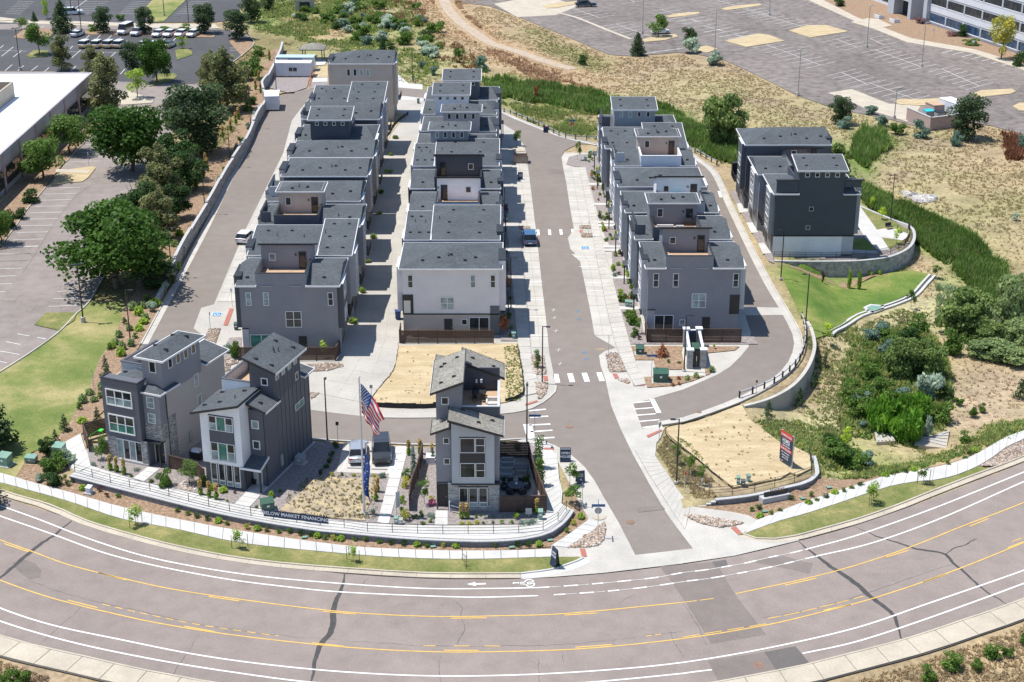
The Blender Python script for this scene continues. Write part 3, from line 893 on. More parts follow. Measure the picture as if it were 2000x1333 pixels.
main_l=[(1010,862),(1025,857),(1060,861),(1085,871),(1106,882),(1124,896),(1143,914),(1160,938),(1177,968),(1194,997),(1211,1026),(1241,1085)]
street=GG([(826,190),(900,200)]+KL)+GG([(849,816),(728,816),(667,809),(604,801),(540,800),(430,770),(330,720),(275,700)]+[(240,740),(330,800),(480,852),(604,857),(700,863),(849,869),(977,860)]+main_l+[(1353,1072)])+GG(KR[::-1])+GG([(1097,307),(1102,295),(1129,281)])+GG([(1168,283),(1150,275),(1104,266),(1058,251),(1004,228),(964,205),(900,188),(826,177)])
str_o=drp('village_street',street,'street',0.,step=1.4)
left_road=GG([(232,745),(277,673),(335,565),(397,450),(441,360),(486,270),(500,213),(528,197),(553,186),(607,172),(700,165),(765,166),(830,176),(830,192),(765,186),(700,181),(640,182),(601,196),(586,215),(570,236),(553,300),(516,375),(479,450),(418,595),(393,602),(378,642),(395,655),(350,745)])
drp('left_lane',left_road,'street',.004)
RO=[(1291,831),(1333,825),(1444,786),(1522,744),(1556,707),(1566,670),(1557,642),(1535,602),(1508,558),(1478,501),(1448,440),(1431,405),(1399,338),(1379,317),(1354,306),(1341,290),(1260,283),(1168,283)]
RI=[(1168,299),(1250,300),(1318,306),(1334,325),(1350,362),(1375,420),(1405,480),(1425,540),(1440,580),(1455,615),(1467,650),(1462,678),(1447,696),(1426,717),(1402,732),(1375,744),(1333,762),(1268,781),(1237,789)]
ro=smo(GG(RO),2.);ri=smo(GG(RI),2.)
ring_o=drp('ring_lane',ro+ri+GG([(1246,815),(1254,838),(1275,838)]),'street',.01)
drp('asphalt_patch',GG(ZBM([(1690,330),(1840,315),(1862,340),(1708,358)])),'patch',.03,kind=None,parent=str_o)
drp('asphalt_patch',GG([(1070,331),(1098,331),(1099,340),(1071,340)]),'patch',.015,kind=None,parent=str_o)
for px in((1231,1020),(1112,834)):disc('manhole_cover',px,.42,'manhole',.03,str_o)
disc('manhole_cover',(1365,806),.42,'manhole',.03,ring_o)
c1=GG([(395,655),(378,642),(393,602),(418,595),(479,450),(516,375),(553,300),(570,236),(586,215),(601,196),(640,182),(765,186),(830,192)]+KL[:]+[(849,816),(728,816),(667,809),(604,801),(540,800),(430,765),(395,720)])
con1=drp('alley_pavement',c1,'concrete2',.02)
c3=GG([(1097,307),(1102,299),(1168,299),(1250,300),(1318,306),(1334,325),(1350,362),(1375,420),(1405,480),(1425,540),(1440,580),(1455,615),(1467,650),(1462,678),(1447,696),(1426,717),(1402,732),(1375,744),(1333,762),(1268,781),(1237,789),(1246,815),(1254,838),(1291,830),(1297,838),(1290,856),(1282,866),(1280,891)]+[(1319,950),(1348,989),(1426,1000),(1461,1007),(1483,1019),(1448,1044)])+UR([(1476,1055),(1554,1049),(1561,1056),(1435,1086),(1334,1101)])+GG([(1353,1072)])+GG(KR[::-1])
con3=drp('east_pavement',c3,'concrete',.022,step=1.4)
c4=GG([(1241,1085),(1353,1072)])+UR([(1334,1101.5),(1177,1120),(1075,1128),(1017,1131),(1017,1122),(1075,1115),(1109,1104),(1141,1092),(1130,1088),(1078,1090),(1078,1074)])+GG(ZK([(80,1020),(440,770),(430,740),(400,690),(330,560),(150,220)]))+GG([(1088,904),(1060,880),(1010,862)]+main_l[1:])
con4=drp('corner_pavement',c4,'concrete',.026,step=1.4)
pkL_o=GG([(1026,312),(1033,337),(1047,450),(1052,494),(1058,551),(1068,636),(1072,680)])
pkL_i=GG([(998,312),(1000,337),(1015,450),(1018,494),(1026,551),(1034,636),(1039,680)])
bed=drp('parking_bay_bed',pkL_o+pkL_i[::-1],'joint',.026)
slabs('bay_slab',pkL_o,pkL_i,24,2,'concrete',bed,.045)
wkL_i=GG([(966,240),(975,300),(984,380),(990,450),(998,520),(1006,613),(1011,672),(1014.5,705),(1021,738),(1025,775)])
wkL_o=GG([(984,262),(998,312),(1006,380),(1015,450),(1022,520),(1031,613),(1036,672),(1039,705),(1049,738),(1056,768)])
bed=drp('walk_bed',wkL_i+wkL_o[::-1],'joint',.09)
slabs('sidewalk_slab',wkL_i,wkL_o,60,1,'concrete',bed,.12)
pkR_i=GG([(1099,324),(1106,358),(1112,400),(1119,439),(1122,452)]);pkR_o=GG([(1130,324),(1137,358),(1144,400),(1153,439),(1157,452)])
bed=drp('parking_bay_bed',pkR_i+pkR_o[::-1],'joint',.027)
slabs('bay_slab',pkR_i,pkR_o,10,2,'concrete',bed,.046)
pkR_i=GG([(1116,497),(1131,504),(1139,541),(1153,609),(1161,656)]);pkR_o=GG([(1164,497),(1165,504),(1172,541),(1186,609),(1196,656)])
bed=drp('parking_bay_bed',pkR_i+pkR_o[::-1],'joint',.027)
slabs('bay_slab',pkR_i,pkR_o,9,2,'concrete',bed,.046)
wkR_i=GG([(1130,328),(1137,358),(1153,439),(1163,495),(1174,550),(1187.7,617),(1201,672),(1222,724),(1240,756)])
wkR_o=GG([(1144,328),(1150,358),(1169,439),(1182,495),(1198,550),(1216,620),(1230.6,672),(1247.5,726),(1262,752)])
bed=drp('walk_bed',wkR_i+wkR_o[::-1],'joint',.095)
slabs('sidewalk_slab',wkR_i,wkR_o,56,1,'concrete',bed,.125)
aL=GG([(625,770),(668,700),(690,640),(713,520),(722,450),(738,380),(748,300)]);aR=GG([(722,790),(768,727),(790,655),(790,520),(793,450),(800,380),(809,300)])
bed=drp('alley_bed',aL+aR[::-1],'joint',.026)
slabs('alley_slab',aL,aR,27,3,'concrete2',bed,.048,gap=.01)
lL=GG([(424,590),(479,462),(516,385),(553,305),(565,262)]);lR=GG([(462,590),(500,462),(533,385),(566,305),(577,262)])
bed=drp('left_bay_bed',lL+lR[::-1],'joint',.026)
slabs('bay_slab',lL,lR,26,2,'concrete',bed,.048)
eL=GG([(1240,880),(1268,930),(1303,985),(1338,1035)]);eR=GG([(1279,888),(1300,925),(1322,955),(1348,990)])
bed=drp('mouth_walk_bed',eL+eR[::-1],'joint',.03)
slabs('walk_slab',eL,eR,16,1,'concrete',bed,.055)
dL=GG(ZK([(80,1025),(440,770)]));dR=GG(ZK([(240,1040),(590,800)]))
bed=drp('diagonal_walk_bed',dL+dR[::-1],'joint',.04)
slabs('walk_slab',dL,dR,6,1,'sidewalk',bed,.07)
for y in(551,587,620,656):
 a,b=(1026+(y-551)*.09,1058+(y-551)*.114),None
 rib('stall_line',GG([(a[0]+1,y),(a[1]+1,y)]),.16,'paint',.062,con1)
for y in(523,492):rib('stall_line',GG([(1021,y),(1054 if y>500 else 1051,y)]),.16,'paint',.062,con1)
for x0,x1,y in((1147,1180,553),(1150,1182,585-16),(1155,1188,617),(1131,1169,522)):rib('stall_line',GG([(x0,y),(x1,y)]),.16,'paint',.064,con3)
for x0,x1,y in((1103,1128,350),(1107,1134,371),(1112,1138,393),(1116,1144,416),(1122,1160,503)):rib('stall_line',GG([(x0,y),(x1,y)]),.16,'paint',.064,con3)
def bars(par,lst,w,name='crossing_bar',lift=.02):
 for a,b in lst:rib(name,GG([a,b]),w,'paint',lift,par)
bars(str_o,[((1085,731),(1089,748)),((1113,730),(1118,747)),((1141,729),(1147,746)),((1170,728),(1176,745))],.62)
bars(str_o,[((1050.5,449),(1051.5,460)),((1073,449),(1074,459.5)),((1095,448.5),(1096.5,459)),((1118,448),(1120,459))],.42)
bars(str_o,[((1033,803),(1066,800)),((1035,816),(1071,813.5)),((1033,831),(1075,829)),((1036,844),(1079,841)),((1036,858),(1083,855))],.3)
bars(str_o,[((1030,829),(1039,862))],.9)
bars(con3,[((1236,788),(1272,784)),((1238,800),(1276,797)),((1243,812),(1281,809)),((1249,824),(1288,820.5)),((1255,836),(1292,831))],.24,lift=.03)
bars(con3,[((1273,780),(1287,807))],.55,lift=.03)
bars(ring_o,[((1404,374),(1408,386))],.42,lift=.02)
for px,m in(((1129,608),'bluepaint'),((1131,624),'bluepaint'),((1142,689),'bluepaint'),((1146,702),'bluepaint'),((1081,606),'paintworn'),((1083,621),'paintworn'),((1086,647),'paintworn'),((1091,684),'paintworn'),((1094,711),'paintworn')):
 x,y,z=G(*px);rib('utility_mark',[(x-.1,y-.5),(x+.1,y+.5)],.09,m,.02,str_o);rib('utility_mark',[(x-.35,y),(x+.3,y+.1)],.08,m,.022,str_o)
rib('utility_mark',GG([(1165,683),(1181,682.5)]),.14,'yellow',.02,str_o)
def access(cx,cy,par):
 x,y,z=G(cx,cy)
 rib('accessible_bay_mark',[(x-.62,y),(x+.62,y)],1.25,'paint',.066,par)
 rib('accessible_bay_mark',[(x-.55,y),(x+.55,y)],1.1,'bluepaint',.07,par)
 r=[(x-.05+.26*cos(a),y-.12+.24*sin(a)) for a in np.linspace(2.2,6.2,10)]
 rib('accessible_bay_mark',r,.09,'paint',.074,par)
 rib('accessible_bay_mark',[(x-.02,y+.33),(x,y+.02),(x+.24,y+0.),(x+.34,y-.28)],.09,'paint',.074,par)
access(424,615,con1);access(1143,485,con3)
def pad(px,par,lift=.075):drp('red_tactile_pad',GG(px),'redpad',lift,parent=par,kind=None)
pad(ZML([(1330,484),(1353,486),(1318,584),(1292,582)]),con1)
pad(ZMM([(1456,82),(1476,82),(1494,158),(1472,158)]),con3)
pad(ZMM([(1567,862),(1592,862),(1606,886),(1582,893)]),con3)
pad(ZMM([(1686,920),(1750,918),(1754,932),(1690,934)]),con3)
pad(ZMM([(1165,876),(1192,876),(1196,903),(1172,905)]),con1)
pad(ZMM([(1058,1040),(1130,1016),(1138,1024),(1068,1048)]),con1)
pad(ZMM([(1170,1292),(1228,1292),(1232,1303),(1172,1303)]),con4)
pad(ZK([(355,1050),(408,1050),(428,1130),(376,1128)]),con4,.06)
pad(ZBR([(277,448),(306,440),(343,478),(320,489)]),con3,.06)
pad(ZMM([(1763,1222),(1850,1185),(1858,1193),(1775,1233)]),con3)
pad(ZMM([(1077,37),(1096,37),(1098,48),(1078,48)]),con1)
pad(ZMM([(1376,32),(1394,32),(1396,45),(1378,45)]),con3)
_stones=[]
def stone_bed(name,px,n,s=(.08,.17),mat='cobble',lift=.1,smat='rock',flat=None,par=None,curb=True):
 poly=GG(px) if flat is None else UR(px)
 o=drp(name,poly,mat,lift,parent=par,skirt=.1 if curb else 0,kind='structure' if par is None else None)
 rr=RR(n);a=np.array(poly);mb=MB()
 P=np.array([(rr.uniform(a[:,0].min(),a[:,0].max()),rr.uniform(a[:,1].min(),a[:,1].max())) for _ in range(n*3)])
 P=P[inside(P,poly)][:n]
 Z=H(P)+lift
 for(x,y),z in zip(P,Z):stn_(mb,x,y,z,rr.uniform(*s),rr)
 if P.shape[0]:
  q=mb.to('loose_stones',smat,o,kind='stuff')
  jc(q)
 return o
def stn_(mb,x,y,z,r,rr,flat=.6):
 a0=rr.uniform(0,2*pi);k=5;n=len(mb.v)
 lo=[(x+r*rr.uniform(.8,1.2)*cos(a0+2*pi*i/k),y+r*rr.uniform(.8,1.2)*sin(a0+2*pi*i/k),z-.02) for i in range(k)]
 hi=[(x+(p[0]-x)*.6,y+(p[1]-y)*.6,z+r*flat*rr.uniform(.7,1.2)) for p in lo]
 mb.v+=lo+hi
 for i in range(k):
  j=(i+1)%k;mb.f.append((n+i,n+j,n+k+j,n+k+i));mb.m.append(0)
 mb.f.append(tuple(range(n+k,n+2*k)));mb.m.append(0)
def jc(o):pass
MAT['rock']=None
m,nt,b=new_mat('river_stones')
gn=nt.nodes.new('ShaderNodeNewGeometry')
cr=ramp(nt,gn.outputs['Random Per Island'],[(0.,(.2,.15,.11)),(.35,(.38,.28,.2)),(.6,(.5,.41,.33)),(.8,(.42,.38,.35)),(1.,(.6,.55,.5))])
nt.links.new(cr,b.inputs['Base Color']);b.inputs['Roughness'].default_value=.85
MAT['rock']=m
m,nt,b=new_mat('grey_rubble')
gn=nt.nodes.new('ShaderNodeNewGeometry')
cr=ramp(nt,gn.outputs['Random Per Island'],[(0.,(.24,.23,.22)),(.5,(.4,.38,.36)),(1.,(.58,.56,.53))])
nt.links.new(cr,b.inputs['Base Color']);b.inputs['Roughness'].default_value=.9
MAT['rockg']=m
stone_bed('cobble_island',ZS([(460,940),(620,955),(650,1165),(487,1172)]),260)
stone_bed('cobble_island',ZS([(515,1260),(668,1260),(660,1333),(640,1400),(590,1450),(550,1460)]),200)
stone_bed('cobble_island',ZS([(1350,925),(1495,910),(1597,1135),(1410,1140),(1385,1110)]),300)
stone_bed('cobble_island',ZS([(1490,1225),(1610,1215),(1645,1265),(1600,1275)]),60)
stone_bed('cobble_island',ZK([(245,1040),(595,800),(610,880),(590,960),(530,1025),(400,1040)]),480)
stone_bed('cobble_island',ZX([(280,1165),(450,1172),(890,1245),(800,1270),(650,1290),(450,1250)]),420)
stone_bed('cobble_island',ZW([(172,1118),(295,1120),(297,1158),(180,1158)]),40)
stone_bed('cobble_island',ZW([(192,1200),(310,1205),(315,1248),(205,1248)]),40)
stone_bed('cobble_island',fr(760,400,6.667)([(1688,285),(1835,290),(1838,332),(1708,330)]),40)
stone_bed('cobble_island',fr(100,600,3.333)([(1025,145),(1105,142),(1070,245),(990,225)]),120)
stone_bed('cobble_corner',ZML([(1750,810),(1960,800),(1990,820),(1900,845),(1820,850),(1770,845)]),160)
stone_bed('cobble_corner',ZML([(1790,970),(1850,975),(1800,1010)]),30)
stone_bed('cobble_corner',ZML([(1290,800),(1340,790),(1330,840),(1290,860)]),50)
jj=UR(S2D[7:])
P=np.array([(RR(i).uniform(0,1),RR(i+9999).uniform(0,1)) for i in range(1500)])
kk=KN3[int(len(KN3)*.63):];ss_=s2d[int(len(s2d)*.6):]
A_=np.array(resam(kk,100));B_=np.array(resam(ss_,100));mb=MB();rr=RR(5)
for u,v in P:
 k=u*99;i=int(k);t=.06+v*.88
 p=(A_[i]*(1-t)+B_[i]*t)+(A_[i+1]-A_[i])*(k-i)
 stn_(mb,p[0],p[1],DROP+.1,rr.uniform(.07,.14),rr)
mb.to('verge_stones','rock',None,kind='stuff',label='tan and grey cobbles covering the verge beside the right-hand sidewalk')
for pl,side in((GG([(277,673),(335,565),(397,450),(441,360),(486,270),(500,213),(528,197)]),1),):
 kerb('lane_kerb',smo(pl,2.),side,'concrete',gut=.75,panels=3.)
kerb('lane_kerb',smo(GG(RO[:13]+[(1365,311),(1350,300)]),2.),-1,'concrete',gut=.9,panels=3.)
kerb('lane_kerb',smo(GG([(1168,283),(1104,268),(1058,251),(1004,229),(968,210)]),1.5),-1,'concrete',gut=.7)
kerb('lane_kerb',smo(GG([(1085,754),(1083,766),(1072,777),(1038,798),(977,809),(849,816),(728,816)]),1.2),1,'concrete',gut=0.,hgt=.1)
kerb('lane_kerb',smo(GG([(604,857),(700,863),(849,869),(977,860),(1025,857),(1060,861)]),1.5),-1,'sidewalk',gut=0.,hgt=.1)
# --------------------------- walls, lots, beds
def retain(name,label,pts,top,thick=.3,course=.2,block=.46,mat='block',capmat='cap',cap=.1,side=-1,blocks=True,steps=None,cat='retaining wall'):
 ""
 root=emp(name,(0,0,0),label=label,cat=cat)
 pts=resam(pts,max(4,int(length(pts)/block)))
 out=offset(pts,side*thick)
 low=[h1(*p) for p in offset(pts,side*(thick+.5))]
 n=len(pts);T=[top(i/(n-1)) if callable(top) else top for i in range(n)]
 mb=MB();capm=MB()
 for i in range(n-1):
  a,b,c,d=out[i],out[i+1],pts[i+1],pts[i]
  if side>0:a,b,c,d=d,c,b,a
  t=min(T[i],T[i+1]) if steps is None else steps(i/(n-1))
  zl=min(low[i],low[i+1])-.25
  if t-cap<=zl+.05:continue
  k=.03
  mb.hx([(*a,zl),(*b,zl),(*c,zl),(*d,zl),(a[0],a[1],t-cap),(b[0],b[1],t-cap),(c[0],c[1],t-cap),(d[0],d[1],t-cap)]) if not blocks else None
  if blocks:
   z=t-cap;r=0;A=np.array(a);B=np.array(b);C=np.array(c);D=np.array(d);rr=RR(i)
   while z>zl:
    z0=z-course
    e=(B-A)*(.5 if r%2 else 0)
    g=(B-A)/(np.hypot(*(B-A))+1e-9)*.008
    pr=(A-D)/(np.hypot(*(A-D))+1e-9)*rr.uniform(-.012,.012)
    p=[A+e+g+pr,B+e-g+pr,C+e-g,D+e+g]
    mb.hx([(q[0],q[1],z0+.008) for q in p]+[(q[0],q[1],z) for q in p])
    z=z0;r+=1
  A=np.array(a);B=np.array(b);C=np.array(c);D=np.array(d);ov=(A-D)/(np.hypot(*(A-D))+1e-9)*.04
  g=(B-A)/(np.hypot(*(B-A))+1e-9)*.004
  q=[A+ov+g,B+ov-g,C-ov-g,D-ov+g]
  capm.hx([(x,y,t-cap) for x,y in q]+[(x,y,t) for x,y in q])
 mb.to('block_courses' if blocks else 'wall_body',mat,root,kind='stuff' if blocks else None)
 capm.to('wall_cap',capmat,root)
 return root
retain('retaining_wall','long low grey block retaining wall curving along the front path of the three model homes',wF,.02,mat='block')
def stepR(t):return .05 if t>.1 else(-.15 if t>.07 else(-.33 if t>.035 else-.5))
retain('retaining_wall','dark grey block retaining wall with stepped left end below the straw covered corner lot',wR,.05,mat='block',steps=stepR,thick=.34)
retain('retaining_wall','tall curved block retaining wall under the patio beside the navy house',wP,.05,mat='blockl',capmat='cap',thick=.34)
retain('retaining_wall','smooth curved concrete retaining wall outside the guardrail of the ring lane',wC,.12,mat='concrete2',capmat='concrete',blocks=False,block=1.2,thick=.34)
LWPX=[(303,598),(318,572),(334,545),(356,500),(382,455),(412,405),(440,352),(462,318),(484,282),(500,244),(513,222),(519,208),(513,190),(512,178),(524,162),(535,140),(545,120),(551,98)]
lw=smo(GG(LWPX),1.2)
root=emp('block_wall',(0,0,0),label='long stepped pale block wall between the tree belt and the left lane',cat='wall')
n=len(lw);mb=MB();cm=MB();o2=offset(lw,-.35)
for i in range(n-1):
 t=1.9+.25*(int(i*13/n)%2)-(.9 if i<6 else 0)
 a,b,c,d=o2[i],o2[i+1],lw[i+1],lw[i]
 z=t-.1;r=0;A,B,C,D=map(np.array,(a,b,c,d));rr=RR(i)
 while z>-.2:
  for hlf in(0,1):
   P0=A+(B-A)*(hlf*.5);P1=A+(B-A)*(hlf*.5+.485)
   Q0=D+(C-D)*(hlf*.5);Q1=D+(C-D)*(hlf*.5+.485)
   pr=(A-D)/(np.hypot(*(A-D))+1e-9)*rr.uniform(-.03,.03)
   mb.hx([(*(P0+pr),z-.235),(*(P1+pr),z-.235),(*Q1,z-.235),(*Q0,z-.235),(*(P0+pr),z),(*(P1+pr),z),(*Q1,z),(*Q0,z)])
  z-=.24;r+=1
 ov=(A-D)*.12
 cm.hx([(*(A+ov),t-.1),(*(B+ov),t-.1),(*(C-ov),t-.1),(*(D-ov),t-.1),(*(A+ov),t),(*(B+ov),t),(*(C-ov),t),(*(D-ov),t)])
mb.to('block_courses','blockl',root,kind='stuff');cm.to('wall_cap','cap',root)
lot1=GG(ZMM([(330,705),(1020,690),(1030,760),(1050,900),(1050,990),(955,1030),(850,1045),(530,1058),(200,1050),(165,1020),(220,950),(300,850),(318,780)]))
drp('straw_lot',lot1,'straw',.16,skirt=.2)
lot2=GG(ZX([(105,285),(230,262),(280,268),(420,225),(860,62),(900,130),(960,230),(1080,310),(1230,430),(1400,490),(1545,560),(1560,700),(1420,770),(1350,740),(1250,800),(780,892),(700,840),(130,360)]))
drp('straw_lot',lot2,'straw',.12,skirt=.15)
lot3=GG(fr(600,660,3.333)([(-40,1010),(40,930),(100,905),(250,920),(450,915),(450,1000),(400,1100),(370,1175),(380,1195),(150,1180),(0,1150),(-100,1150),(-180,1125)]))
lot3o=drp('dry_grass_lot',lot3,'dryplot',.11,skirt=.1)
drp('straw_patch',GG(ZTM([(235,650),(320,655),(385,670),(330,720),(290,770),(270,820),(240,815)])),'straw',.1)
drp('straw_patch',GG(ZG([(870,460),(1000,440),(1003,575),(815,575),(830,520)])),'straw',.08)
drp('gravel_yard',GG(ZG([(330,575),(680,575),(700,470),(810,470),(780,600),(745,700),(540,770),(270,695),(300,620)])),'gravel',.06)
drp('gravel_yard',GG(ZG([(800,640),(1003,630),(1003,705),(780,715)])),'gravel',.065)
drp('white_slab',GG(ZG([(825,583),(1000,578),(1000,630),(805,638)])),'sidewalk',.1)
drp('white_slab',GG(ZTM([(292,440),(330,435),(390,485),(470,490),(470,520),(400,515),(292,505)])),'sidewalk',.03)
drp('white_slab',GG(ZTM([(292,555),(380,560),(470,575),(470,588),(292,575)])),'sidewalk',.035)
drp('drive_apron',GG([(1443,600),(1536,602),(1543,616),(1450,617)]),'concrete',.035)
B3=U0([(1188,452),(1155,380),(1150,335)])
bedR=GG([(1144,328),(1122,327),(1106,322),(1111,308),(1130,303),(1168,302)])+[(16.5,262),(15.8,240),(16.2,173.6),(29.5,173.6),(29.6,171.2),(13.9,171.2)]+GG([(1229,668),(1216,620),(1198,550),(1194,490),(1174,446),(1159,389)])
drp('gravel_bed',bedR,'gravel',.105)
for y in(447.5,466):pass
for yy in(182.8,194.4,205.9,207.4,217.2,218.8,228.,239.):
 yl=yy
 L_=[p for p in smo(wkR_o,1.)]
 xs=min(L_,key=lambda p:abs(p[1]-yl))[0]
 drp('entry_walk',[(xs-.1,yl),(16.2,yl),(16.2,yl+1.1),(xs-.1,yl+1.1)],'sidewalk',.13,skirt=.05)
drp('mulch_island',GG(ZJ([(330,785),(1020,785),(1005,870),(1060,1090),(670,1090),(640,965),(390,965)])),'mulch',.11)
drp('mulch_island',GG(ZJ([(1270,790),(1765,790),(1700,840),(1500,860),(1310,880)])),'mulch',.11)
drp('mulch_island',GG(ZJ([(515,1188),(1320,1170),(1310,1080),(1460,1078),(1370,1150),(1150,1240),(900,1300),(560,1325)])),'mulch',.11)
bedE=[(-1.4,172.2),(1.2,172.2),(.9,185),(.6,200),(0.,220),(-.6,250),(-1.4,262)]
drp('gravel_bed',bedE,'gravel',.115)
for k in range(8):
 yl=183.2+11.2*k
 xs=min(smo(wkL_i,1.),key=lambda p:abs(p[1]-yl))[0]
 drp('entry_walk',[(-1.5,yl),(xs+.1,yl),(xs+.1,yl+1.2),(-1.5,yl+1.2)],'sidewalk',.14,skirt=.05)
drp('gravel_bed',GG(fr(100,600,3.333)([(1160,205),(1240,200),(1240,300),(1230,330),(1110,350),(1120,280)])),'gravel',.1)
stone_bed('cobble_corner',fr(100,600,3.333)([(1120,350),(1235,325),(1215,370),(1110,400)]),60)
yard=GG([(160,884),(240,838),(300,838),(420,842),(604,864),(700,870),(849,876),(977,867),(1030,866),(1046,874)])+GG(ZBM([(1155,0),(1165,200),(1180,300),(1175,375),(1040,432),(600,432),(300,428),(0,408)]))+GG(ZBL([(1600,352),(1450,332),(1150,252),(820,182),(520,88),(490,0)]))
drp('yard_gravel',yard,'gravel',.04)
pI=GG(ZBL([(390,-20),(500,0),(520,90),(820,185),(1150,255),(1450,335),(1600,355)])+ZBM([(0,410),(300,430),(600,435),(1040,433),(1180,380)]))
drp('front_path',GG(ZBL([(390,-20),(500,0),(520,90),(820,185),(1150,255),(1450,335),(1600,355)])+ZBM([(0,410),(300,430),(600,435),(1040,433),(1175,375),(1180,300),(1165,200),(1155,60),(1150,0)])+[(1053,866),(1075,868),(1088,904),(1092,935)]+ZBM([(1270,240),(1265,310)]))+offset(wF,.05)[::-1]+GG([(145,924),(118,880)]),'sidewalk',.06)
pa=smo(GG(ZBL([(530,92),(820,187),(1150,257),(1450,337),(1600,357)])+ZBM([(0,412),(300,432),(600,437),(1040,435)])),1.5);pb_=smo(GG(ZBL([(440,140),(700,210),(1180,322),(1500,385),(1850,440)])+ZBM([(0,452),(400,478),(800,495),(1050,480)])),1.5)
fp=link('front_path_slabs',None,kind='structure')
slabs('path_slab',pb_,pa,34,1,'sidewalk',fp,.085)
def walk(name,px,n,par=None,mat='sidewalk'):
 q=GG(px)
 p=par or link(name,None,kind='structure')
 slabs('walk_slab',[q[0],q[1]],[q[3],q[2]],n,1,mat,p,.1)
walk('entry_walk',ZBL([(765,165),(850,98),(920,110),(830,183)]),3)
walk('entry_walk',ZBL([(1340,320),(1415,240),(1500,262),(1435,332)]),3)
walk('side_walk',ZBM([(205,418),(320,-20),(388,-22),(273,428)]),9)
walk('entry_walk',ZBM([(536,435),(540,350),(612,350),(612,437)]),2)
walk('side_walk',ZBM([(1180,370),(1158,20),(1240,20),(1264,300)]),9)
walk('side_walk',[(150,924),(113,872),(158,848),(178,912)],4)
vbay=drp('visitor_bays',GG(fr(650,720,6.057)([(130,890),(450,880),(848,945),(790,1040),(660,1255),(45,1235)])),'concrete',.07)
for a,b in(((760,940),(650,1250)),((455,1100),(410,1240)),((190,1030),(110,1215))):
 rib('stall_line',GG(fr(650,720,6.057)([a,b])),.13,'paint',.085,vbay)
vb=link('bay_hatching',None,kind='structure')
rib('hatch_line',GG(fr(650,720,6.057)([(760,938),(665,1290)])),.12,'paint',.1,vb)
for k in range(6):
 y=960+k*55
 rib('hatch_line',GG(fr(650,720,6.057)([(750-k*16,y+50),(848-k*10,y)])),.12,'paint',.1,vb)
drp('pond_lawn',GG(ZMR([(560,235),(760,262),(960,285),(1120,300),(1190,278),(1340,265),(1440,288),(1370,370),(1290,410),(1160,470),(1090,465),(1050,490),(1070,510),(960,560),(850,630),(820,640),(760,640),(740,560),(690,540),(640,430),(590,330)])),'lawn3',.06,step=1.5)
drp('slope_mulch',GG(ZMR([(540,235),(700,238),(900,262),(1120,285),(1190,290),(1100,300),(960,288),(760,265),(560,240)])),'mulch',.08,step=1.2)
lawnL=GG([(-60,770),(0,722),(51,695),(111,650),(160,600),(172,588),(245,592),(236,625),(225,660),(195,700),(170,770),(130,835),(95,870),(60,885),(30,935),(-40,915),(-120,900)])
drp('left_lawn',lawnL,'lawn',.02)
drp('slope_mulch_bed',GG([(245,592),(236,625),(225,660),(195,700),(170,770),(130,835),(95,870),(112,872),(160,848),(205,800),(215,760),(240,735),(277,668),(300,625),(318,590),(340,555),(300,560),(262,575)]),'mulch',.03)
drp('slope_mulch_bed',GG([(262,575),(300,560),(340,545),(385,455),(440,355),(486,275),(500,240),(470,240),(400,330),(330,430),(270,520)]),'mulch',.02)
drp('verge_mulch_strip',GG([(330,560),(345,535),(366,495),(415,410),(468,320),(503,250),(512,215),(500,215),(486,270),(441,360),(397,450),(350,535),(335,563)]),'mulch',.03)
drp('slope_mulch_bed',GG([(480,240),(500,238),(518,205),(512,178),(524,160),(547,118),(552,98),(535,95),(505,140),(480,180),(465,220)]),'mulch',.015)
# --------------------------- house kit
def wbox(h,name,b,mat,**kw):
 mb=MB();mb.box(*b);return mb.to(name,mat,h,**kw)
def to3(side,plane,a,z,out):
 if side=='S':return(a,plane-out,z)
 if side=='N':return(a,plane+out,z)
 if side=='E':return(plane+out,a,z)
 return(plane-out,a,z)
def fb(mb,side,plane,a0,a1,z0,z1,o0,o1,mi=0):
 p=to3(side,plane,a0,z0,o0);q=to3(side,plane,a1,z1,o1)
 mb.box(min(p[0],q[0]),max(p[0],q[0]),min(p[1],q[1]),max(p[1],q[1]),min(p[2],q[2]),max(p[2],q[2]),mi)
WR=RR(11)
def wi(h,side,plane,a,z,w,ht,cols=1,rows=1,fr_='white',gl=None,sep=False,fw=.075,sill=None):
 ""
 mb=MB();x0,x1,z0,z1=a-w/2,a+w/2,z,z+ht
 fb(mb,side,plane,x0-fw,x0,z0-fw,z1+fw,-.01,.06)
 fb(mb,side,plane,x1,x1+fw,z0-fw,z1+fw,-.01,.06)
 fb(mb,side,plane,x0,x1,z1,z1+fw,-.01,.06)
 fb(mb,side,plane,x0,x1,z0-fw,z0,-.01,.07)
 for c in range(1,cols):
  xc=x0+w*c/cols;fb(mb,side,plane,xc-fw*.55,xc+fw*.55,z0,z1,-.01,.05)
 for r in range(1,rows):
  zc=z0+ht*r/rows
  fb(mb,side,plane,x0,x1,zc-.03,zc+.03,-.01,.045)
 f=mb.to('window',fr_,h)
 gls=gl or WR.choice(['glass','glass','glass','blind'])
 k=0
 pm=None
 for c in range(cols):
  for r in range(rows):
   g=gls[k%len(gls)]if isinstance(gls,(list,tuple)) else gls
   m=MB() if(sep or pm is None) else pm
   fb(m,side,plane,x0+w*c/cols,x0+w*(c+1)/cols,z0+ht*r/rows,z0+ht*(r+1)/rows,-.005,.022)
   if sep:m.to('pane',g,f)
   else:pm=m;gg=g if k==0 else gg
   k+=1
 if not sep:pm.to('pane',gg,f)
 return f
